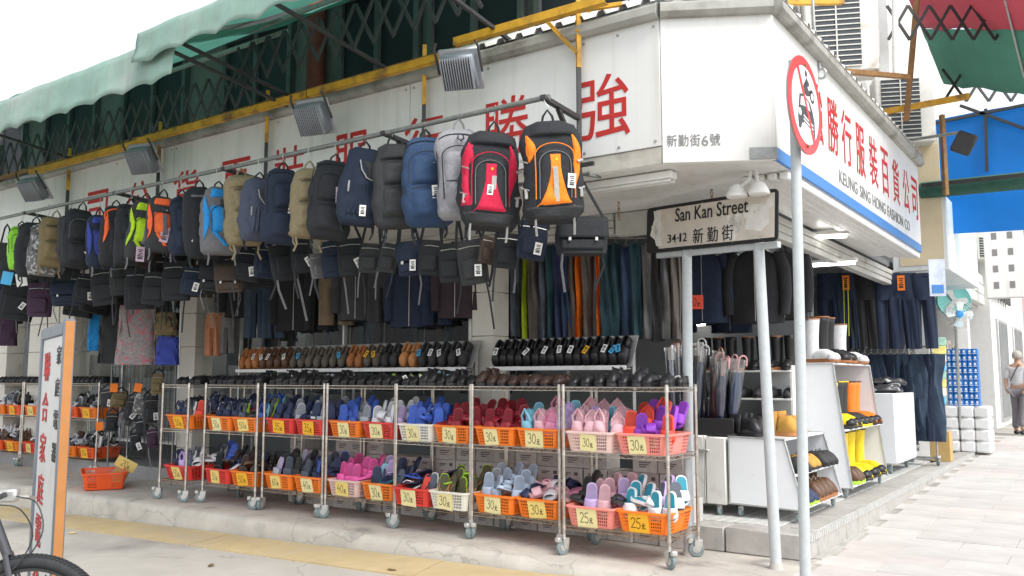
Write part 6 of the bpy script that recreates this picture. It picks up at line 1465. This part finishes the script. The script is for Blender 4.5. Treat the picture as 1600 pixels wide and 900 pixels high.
# bicycle
m_tyre = mat('tyre_rubber', (.03, .032, .035), .8, var=.2, scale=40); m_bike = mat('bike_frame', (.05, .05, .06), .3, var=.1, coat=.5)
cW = at_d(46, 940, 4.85); gz = pz(cW.x, cW.y); RW = .36; cW.z = gz
hd = cR.copy(); hd = Matrix.Rotation(math.radians(8), 3, 'Z') @ hd
t = thing('bicycle', 'black mountain bicycle with knobbly front tyre at lower left', 'bicycle', (cW.x, cW.y, gz), math.atan2(hd.y, hd.x))
def wheel(cx):
    w_ = MB().tube([(cx+(RW-.03)*math.cos(a), 0, RW+(RW-.03)*math.sin(a)) for a in [2*PI*k/56 for k in range(56)]], .03, 12, True).build('tyre', m_tyre, t)
    kb = MB()
    for k in range(110):
        for q, off in ((-.62, .5), (-.2, 0), (.2, .5), (.62, 0)):
            a = 2*PI*(k+off)/110; r = RW-.03+.031*math.cos(q); y = .031*math.sin(q)
            kb.rbox(-.0055, .0055, -.0048, .0048, -.003, .005, .001); s0 = len(kb.v)-24
            kb.xf(MT((cx+r*math.cos(a), y, RW+r*math.sin(a))) @ Matrix.Rotation(PI/2-a, 4, 'Y') @ Matrix.Rotation(-q, 4, 'X'), s0)
    o = kb.build('tread', m_tyre, w_); o['kind'] = 'stuff'
    MB().tube([(cx+(RW-.066)*math.cos(a), 0, RW+(RW-.066)*math.sin(a)) for a in [2*PI*k/48 for k in range(48)]], .013, 6, True).build('rim', m_black, w_)
    sp_ = MB()
    for k in range(28): a = 2*PI*k/28; s_ = 1 if k % 2 else -1; sp_.cyl((cx+.02*math.cos(a+.9*s_), .025*s_, RW+.02*math.sin(a+.9*s_)), (cx+(RW-.07)*math.cos(a), 0, RW+(RW-.07)*math.sin(a)), .0012, n=4)
    o = sp_.build('spokes', m_zinc, w_); o['kind'] = 'stuff'
    MB().cyl((cx, -.06, RW), (cx, .06, RW), .018).build('hub', m_zinc, w_)
wheel(0); wheel(-1.08)
hx, hz = -.17, RW+.42
for s_ in (-1, 1): MB().tube([(0, s_*.055, RW), (-.06, s_*.05, RW+.2), (hx+.06, s_*.03, hz-.05)], .014).build('fork_leg', m_bike, t)
MB().cyl((hx+.06, 0, hz-.06), (hx-.03, 0, hz+.16), .024).build('head_tube', m_bike, t)
MB().tube([(hx, 0, hz+.06), (-.72, 0, hz+.02)], .02).build('top_tube', m_bike, t); MB().tube([(hx+.03, 0, hz), (-.66, 0, RW-.02)], .025).build('down_tube', m_bike, t)
MB().tube([(-.66, 0, RW-.02), (-.8, 0, hz+.12)], .018).build('seat_tube', m_bike, t)
for s_ in (-1, 1): MB().tube([(-.74, s_*.02, hz), (-1.08, s_*.06, RW)], .011).build('stay', m_bike, t); MB().tube([(-.66, s_*.02, RW-.02), (-1.08, s_*.06, RW)], .011).build('stay', m_bike, t)
MB().rbox(-.98, -.72, -.06, .06, hz+.13, hz+.18, .03).build('saddle', m_plastic_blk, t)
hb = Vector((hx-.02, 0, hz+.2))
MB().tube([hb+Vector((-.06, -.29, .0)), hb+Vector((0, -.12, .01)), hb, hb+Vector((0, .12, .01)), hb+Vector((-.06, .29, 0))], .0135, 8).build('handlebar', m_black, t)
for s_ in (-1, 1):
    g_ = MB().tube([hb+Vector((-.06, s_*.3, 0)), hb+Vector((-.035, s_*.18, .004))], .018, 10).build('grip', m_plastic_blk, t)
    MB().rbox(-.03, .05, s_*.16-.03, s_*.16+.03, -.03, .035, .01).xf(MT(hb)).build('shifter', m_zinc, g_)
    MB().tube([hb+Vector((.03, s_*.17, -.005)), hb+Vector((.07, s_*.22, -.015)), hb+Vector((.06, s_*.34, -.035))], .0075, 6, flat=1.5).build('brake_lever', m_zinc, g_)
    MB().tube(curve([hb+Vector((.05, s_*.14, .0)), hb+Vector((.16, s_*.1, -.03)), hb+Vector((.21, s_*.06, -.16)), hb+Vector((.14, s_*.04, -.3)), hb+Vector((.04, s_*.03, -.36))]), .0035, 6).build('cable', m_black, t)

# ---------------------------------------------------------------- neighbours along the side street
nb = thing('neighbour_shop', 'pale neighbouring shop beyond the corner shop on the side street', 'shop building')
m_nb = mat('neighbour_wall', (.66, .65, .62), .8, var=.08, scale=1.5, stain=((.45, .42, .38), 1.2, .55, .8))
MB().box(-6, -2.75, 14.6, 24, 3.25, 9).build('wall', m_nb, nb)
MB().box(-6, -5.9, 14.6, 24, 0, 3.2).build('back_wall', m_interior, nb)
MB().box(-6, -2.4, 14.5, 24, 0, .2).build('floor', m_stone, nb)
for y in (14.6, 16.6, 21.6): MB().rbox(-2.95, -2.7, y, y+.25, .2, 3.24, .01).build('pillar', m_white_paint, nb)
for z0 in (3.25, 3.5, 3.75): MB().rbox(-2.76, -2.6, 14.62, 23.9, z0+.003, z0+.24, .02).build('shutter_slat', m_white_paint, nb)
MB().box(-5.8, -2.8, 14.6, 24, 3.21, 3.24).build('ceiling', m_nb, nb)
for k in range(5): MB().rbox(-4.6, -3.0, 18+k*.9, 18.5+k*.9, .21, 2.2+.1*(k % 2), .02).build('counter', mat('shelf_goods', (.35, .3, .24), .7, var=.5, scale=12, stain=((.1, .12, .14), 9, .5, .55)), nb)
m_lamp = emis('tube_on', (1, .97, .9), 7)
# its sign panel
t = thing('projecting_sign', 'white and pale blue sign board over the neighbouring shop', 'shop sign', (-2.55, 13.6, 0), PI/2)
m_psign = mat('pale_sign', (.72, .76, .76), .4, var=.06, scale=1.2, stain=((.35, .62, .7), .9, .52, .7))
MB().rbox(0, 3.2, -.65, .1, 3.02, 4.1, .01).build('panel', m_psign, t); MB().rbox(-.01, .0, -.6, .0, 3.1, 5.0, .003).build('end_panel', mat('sign_cream', (.66, .56, .38), .5, var=.1, scale=2), t)
P = at(1440, 380, 'x', -2.0)
t = thing('shop_banner', 'small printed paper banner hanging at the shop end', 'banner', at(1463, 405, 'y', 13.2), .5)
MB().rbox(-.11, .11, 0, .006, -.52, 0, .002).build('sheet', mat('banner_print', (.5, .56, .66), .6, var=.3, scale=5), t); MB().rbox(-.08, .08, -.004, 0, -.48, -.36, .001).build('print', m_blue, t)
# wall fan
P = at(1498, 491, 'y', 16.6)
t = thing('wall_fan', 'wire caged fan with blue hub on the neighbouring shopfront', 'fan', P, math.radians(28)); b = MB()
for r in (.06, .12, .18, .24, .29): b.tube([(r*math.cos(a), -.05+.12*(r/.29)**2*.5, r*math.sin(a)*.86) for a in [2*PI*k/24 for k in range(24)]], .004, 4, True)
for k in range(16): a = 2*PI*k/16; b.tube([(.05*math.cos(a), -.05, .05*math.sin(a)*.86), (.29*math.cos(a), .01, .29*math.sin(a)*.86), (.2*math.cos(a), .1, .2*math.sin(a)*.86)], .003, 4)
o = b.build('cage', m_zinc, t); o['kind'] = 'stuff'
for k in range(4):
    a = PI/2*k; MB().prism([(0, -.03), (.2, -.09), (.23, 0), (.2, .07), (0, .03)], .03, .036, Matrix.Rotation(PI/2, 4, 'X') @ Matrix.Rotation(a, 4, 'Z') @ Matrix.Rotation(.3, 4, 'X')).build('blade', m_psign, t)
MB().lathe([(.01, .07), (.06, .06), (.07, 0), (.05, -.06)], 16).xf(Matrix.Rotation(PI/2, 4, 'X')).build('hub', mat('fan_blue', (.03, .25, .6), .4, var=.1), t)
MB().tube([(0, .1, 0), (0, .16, -.1), (0, .18, -1.9)], .025).build('stand', m_galv, t)
P = at(1490, 470, 'y', 17.4); t = thing('green_fan', 'old green wall fan behind the wire fan', 'fan', P, .5); m_gf = mat('fan_green', (.12, .35, .33), .5, var=.1)
MB().lathe([(.31, 0), (.29, .03), (.27, .02), (.05, .04), (.01, .04)], 24).xf(Matrix.Rotation(PI/2, 4, 'X')).build('disc', m_gf, t); MB().cyl((0, 0, 0), (0, .3, 0), .03).build('arm', m_galv, t)
for k in range(3): MB().prism([(0, -.03), (.2, -.07), (.24, 0), (.2, .05), (0, .03)], .05, .056, Matrix.Rotation(PI/2, 4, 'X') @ Matrix.Rotation(PI*2/3*k, 4, 'Z')).build('blade', m_galv, t)
# stacked blue and white tissue packs
m_bp = mat('blue_pack', (.02, .16, .5), .35, var=.1, scale=5, rnd=.08); m_wp = mat('white_pack', (.74, .74, .74), .5, var=.05, rnd=.06)
bp_me = MB().rbox(-.068, .068, -.1, .1, 0, .138, .012).mesh('tissue_pack', m_bp); wp_me = MB().rbox(-.15, .15, -.2, .2, 0, .19, .03).mesh('tissue_pack', m_wp)
lg = MB(); lg.prism(circ(.03, 0, .08, 12), .1004, .1014, Matrix.Rotation(PI/2, 4, 'X')); lg.box(-.045, .045, -.1014, -.1004, .025, .04); lg_me = lg.mesh('pack_print', m_logo, smooth=0)
X0 = at(1481, 600, 'y', 16.9).x; X1 = at(1530, 600, 'y', 16.9).x; Z0 = at(1505, 634, 'y', 16.9).z
nc = 6; nr = 9; sx = (X1-X0)/nc/.138; sz = (at(1505, 545, 'y', 16.9).z-Z0)/nr/.139
for j in range(nr):
    for i in range(nc):
        o = obj('tissue_pack', bp_me, None, None, (X0+(i+.5)*(X1-X0)/nc, 16.98+R.uniform(-.012, .012), Z0+j*.139*sz), (0, 0, R.uniform(-.04, .04)), (sx, 1, sz)); tag(o, f"bright blue tissue pack, {['bottom', 'second', 'third', 'fourth', 'fifth', 'sixth', 'seventh', 'eighth', 'top'][j]} row of the blue stack, {OW[i]} from left", 'tissue pack', 'blue tissue packs')
        obj('pack_print', lg_me, None, o)
XA = at(1477, 660, 'y', 16.8).x; n2 = 3
for j in range(4):
    for i in range(n2):
        o = obj('tissue_pack', wp_me, None, None, (XA+.1+i*.24, 16.98, .206+j*(Z0-.206)/4), (0, 0, R.uniform(-.04, .04)), (.78, 1.2, (Z0-.206)/4/.19)); tag(o, f"white wrapped pack under the blue stack, {['bottom', 'second', 'third', 'top'][j]} row, {['left', 'middle', 'right'][i]}", 'tissue pack', 'white packs under the blue stack')
for j in range(8):
    P = at(1466, 632-j*13, 'y', 16.2); o = MB().rbox(-.12, .12, -.06, .06, 0, .15, .02).build('detergent_bag', mat('detergent_'+str(j % 4), [(.15, .45, .7), (.75, .75, .7), (.7, .6, .2), (.3, .5, .4)][j % 4], .4, var=.3, scale=10), None, loc=(P.x, 16.2, P.z), rot=(0, 0, .4)); tag(o, f"hanging detergent bag beside the jeans, {ORD[j] if j < 7 else 'topmost'} from the bottom", 'bag', 'hanging detergent bags')
o = MB().rbox(-.14, .14, -.14, .14, 0, .45, .006).build('cardboard_box', mat('kraft_box', (.5, .34, .14), .85, var=.1), None, loc=(-2.3, 14.75, .213)); tag(o, 'tall yellow brown cardboard box beside the jeans rack', 'box')
# further buildings
m_fpane = mat('far_pane', (.16, .18, .19), .3, var=.3, scale=2)
def far(y0, y1, x, h, m, label, wn):
    t = thing('street_building', label, 'building'); MB().box(x-6, x, y0, y1, 0, h).build('wall', m, t)
    for (ya, za, w, hh) in wn:
        f_ = MB().rbox(x-.02, x+.06, ya, ya+w, za, za+hh, .01).build('window', m_alu, t); MB().box(x+.061, x+.066, ya+.08, ya+w-.08, za+.08, za+hh-.08).build('pane', m_fpane, f_)
    return t
f1 = far(24, 33, -2.5, 9, mat('far_white', (.7, .7, .69), .8, var=.06), 'white building with signs halfway down the side street', [(24.6, 4.6, 1.0, 1.2), (26.5, 4.6, 1.0, 1.2), (29, 4.6, 1.2, 1.2), (25, .4, 2.2, 2.6), (29, .4, 2.6, 2.6)])
for k in range(6): MB().rbox(-2.44, -2.38, 24.5+k*.6, 24.9+k*.6, 3.5, 3.85, .01).build('sign_letter', m_sgrey, f1)
aircon('small beige air conditioner on the white building down the street', (-2.35, 23.4, 4.3), .8, .6, math.radians(50))
f2 = far(33, 70, -2.3, 10, mat('far_pink', (.62, .42, .4), .8, var=.1), 'pink and white building at the far right edge', [(35+4*k, 3.8+3*j, 2.2, 1.6) for k in range(6) for j in range(2)]+[(35+5*k, .3, 3, 2.6) for k in range(5)])
fe = thing('street_building', 'pale apartment block closing the far end of the side street', 'building'); MB().box(-2.2, 14, 72, 80, 0, 26).build('wall', mat('far_cream', (.66, .63, .58), .8, var=.06), fe)
for k in range(6):
    for j in range(8):
        f_ = MB().rbox(-1.2+k*2.4, .2+k*2.4, 71.9, 72.02, 1+j*3, 2.6+j*3, .03).build('window', m_alu, fe); MB().box(-1.1+k*2.4, .1+k*2.4, 71.88, 71.895, 1.1+j*3, 2.5+j*3).build('pane', m_fpane, f_)
t = thing('vertical_sign', 'tall white vertical sign with small characters down the street', 'shop sign', (-2.3, 22.5, 0)); MB().rbox(-.1, .7, 0, .2, 3.3, 6.2, .02).build('board', m_white, t)
for k in range(7):
    for q in range(2): MB().rbox(.06+q*.32, .17+q*.32, -.006, 0, 3.52+k*.38, 3.68+k*.38, .004).build('letter', m_greyink, t)
t = thing('green_sign', 'small green hanging sign at the right edge', 'shop sign', at(1594, 400, 'y', 24)); MB().rbox(-.15, 1.0, 0, .15, -.6, 1.9, .02).build('board', mat('sign_green', (.1, .3, .2), .5, var=.2, scale=3), t); MB().rbox(-.12, .97, -.02, -.001, -.5, .5, .01).build('panel', mat('sign_photo', (.2, .5, .4), .5, var=.4, scale=3), t)
t = thing('dust_bin', 'round brown and orange street object before the pillar', 'bin', (-2.35, 19.7, .2)); MB().lathe([(.18, 0), (.2, .05), (.22, .5), (.2, .55), (.02, .58)], 18).build('body', mat('bin_brown', (.25, .17, .1), .6, var=.2), t); MB().lathe([(.225, .05), (.23, .06), (.23, .22), (.225, .23)], 18).build('band', mat('bin_orange', (.7, .25, .1), .6, var=.1), t)
# lit tubes inside the shop; window and deep-bay tubes added to brighten it
lampn = 0
for (P, ln, rz_, lab) in ((at(1268, 415, 'y', 10.6), 1.0, .05, 'lit fluorescent tube in the corner bay above the boots'), (at(1255, 372, 'y', 9.6), .9, .3, 'lit fluorescent tube near the side shutter'), (at(818, 384, 'y', 8.9), 1.2, 0, 'lit ceiling tube behind the orange backpack'), (Vector((-7.5, 8.9, 2.95)), 1.2, 0, 'added ceiling tube lighting the shop window'), (Vector((-3.9, 9.9, 2.9)), 1.2, 0, 'added ceiling tube lighting the deep corner bay'), (at(1090, 507, 'y', 10.2), .2, 0, 'small bright lamp below the navy jacket')):
    P.z = min(P.z, 3.05)
    t = thing('tube_light', lab, 'light fixture', P, rz_, 'lit tube lights'); MB().rbox(-ln/2-.03, ln/2+.03, -.04, .04, .02, .06, .006).build('casing', m_white_paint, t); MB().cyl((-ln/2, 0, 0), (ln/2, 0, 0), .018).build('tube', m_lamp, t)
# ---------------------------------------------------------------- walking person at the right edge
def skin_body(name, pts, edges, rad, m, parent, root=0, sub=2):
    me = bpy.data.meshes.new(name); me.from_pydata(pts, edges, []); o = obj(name, me, None, parent); me.materials.append(m)
    sk = o.modifiers.new('skin', 'SKIN'); 
    for i, r in enumerate(rad): me.skin_vertices[0].data[i].radius = (r if isinstance(r, tuple) else (r, r)); me.skin_vertices[0].data[i].use_root = (i == root)
    sb = o.modifiers.new('sub', 'SUBSURF'); sb.levels = sub; sb.render_levels = sub
    me.polygons.foreach_set('use_smooth', [True]*len(me.polygons)); sk.use_smooth_shade = True; return o
PP = at(1597, 684, 'z', pz(0, 18.3)); PP.z = pz(PP.x, PP.y)+.008
m_skin = mat('skin', (.5, .3, .21), .6, var=.08); m_shirt = mat('white_shirt', (.6, .6, .62), .85, var=.1, bump=.2); m_pants = mat('grey_trousers', (.2, .19, .21), .85, var=.1); m_hair = mat('grey_hair', (.4, .38, .34), .8, var=.2, scale=40)
t = thing('person', 'grey haired person in white shirt walking away at the right edge', 'person', PP, math.radians(160)); t.scale = (1.04,)*3
V = [(0, 0, .95), (0, 0, 1.12), (0, -.01, 1.3), (0, 0, 1.42), (0, -.01, 1.5), (0, -.03, 1.58), (0, -.03, 1.67),
     (.09, 0, .88), (.1, -.05, .5), (.1, .03, .1), (.1, -.1, .04), (-.09, 0, .88), (-.1, .06, .5), (-.1, .18, .14), (-.1, .06, .05),
     (.17, 0, 1.38), (.24, .04, 1.12), (.2, .1, .92), (.14, .14, .84), (-.17, 0, 1.38), (-.24, .04, 1.12), (-.2, .12, .92), (-.12, .15, .84)]
E_ = [(0, 1), (1, 2), (2, 3), (3, 4), (4, 5), (5, 6), (0, 7), (7, 8), (8, 9), (9, 10), (0, 11), (11, 12), (12, 13), (13, 14), (3, 15), (15, 16), (16, 17), (17, 18), (3, 19), (19, 20), (20, 21), (21, 22)]
RD = [(.15, .11), (.15, .11), (.16, .11), (.1, .08), .05, (.075, .09), (.06, .075), .09, .06, .045, .04, .09, .06, .045, .04, .065, .045, .035, .035, .065, .045, .035, .035]
skin_body('body', V, E_, RD, m_skin, t)
skin_body('shirt', [V[0], V[1], V[2], V[3], V[15], V[16], V[19], V[20]], [(0, 1), (1, 2), (2, 3), (3, 4), (4, 5), (3, 6), (6, 7)], [(.175, .13), (.17, .13), (.18, .13), (.1, .09), .08, .07, .08, .07], m_shirt, t)
skin_body('trousers', [V[0], V[7], V[8], V[9], V[11], V[12], V[13]], [(0, 1), (1, 2), (2, 3), (0, 4), (4, 5), (5, 6)], [(.165, .125), .105, .085, .075, .105, .085, .075], m_pants, t)
b = MB(); b.lathe([(.085, -.06), (.098, .0), (.09, .06), (.05, .1), (.01, .11)], 16, (0, .005, 1.63)); b.build('hair', m_hair, t, smooth=80)
MB().tube([(-.12, -.14, 1.15), (-.1, -.08, 1.44), (-.06, .1, 1.44), (.1, .15, 1.1)], .02, 6, flat=.3).build('bag_strap', m_plastic_blk, t)
for sx, fy in ((.1, -.04), (-.1, .12)): MB().rbox(sx-.045, sx+.045, fy-.14, fy+.1, -.0, .07, .025).build('shoe', m_plastic_blk, t)

# scraps on the pavement
m_leaf = mat('dry_leaf', (.2, .13, .06), .9, var=.3, scale=30)
for i, (px, py, lab) in enumerate(((612, 893, 'dry brown leaf on the yellow paving below the third rack'), (114, 834, 'yellow paper scrap on the pavement beside the sign board'), (330, 885, 'small brown leaf on the grey pavement at lower left'))):
    P = at(px, py, 'z', -.14 if px > 500 else -.24); z = pz(P.x, P.y); P = at(px, py, 'z', z); b = MB(); n = 10
    pts = [(.05*math.cos(2*PI*k/n)*(1+.3*nz3(k, i)), .024*math.sin(2*PI*k/n)*(1+.5*nz3(k, i+4)), .016+.012*nz3(k*.7, i+9)) for k in range(n)]
    b.add(pts+[(x, y, zz-.002) for x, y, zz in pts], [tuple(range(n)), tuple(range(n, 2*n))[::-1]]+[(k, n+k, n+(k+1) % n, (k+1) % n) for k in range(n)])
    tag(b.build('paper_scrap' if i == 1 else 'dry_leaf', m_card_y if i == 1 else m_leaf, None, loc=P, rot=(0, 0, i*1.1)), lab, 'litter')
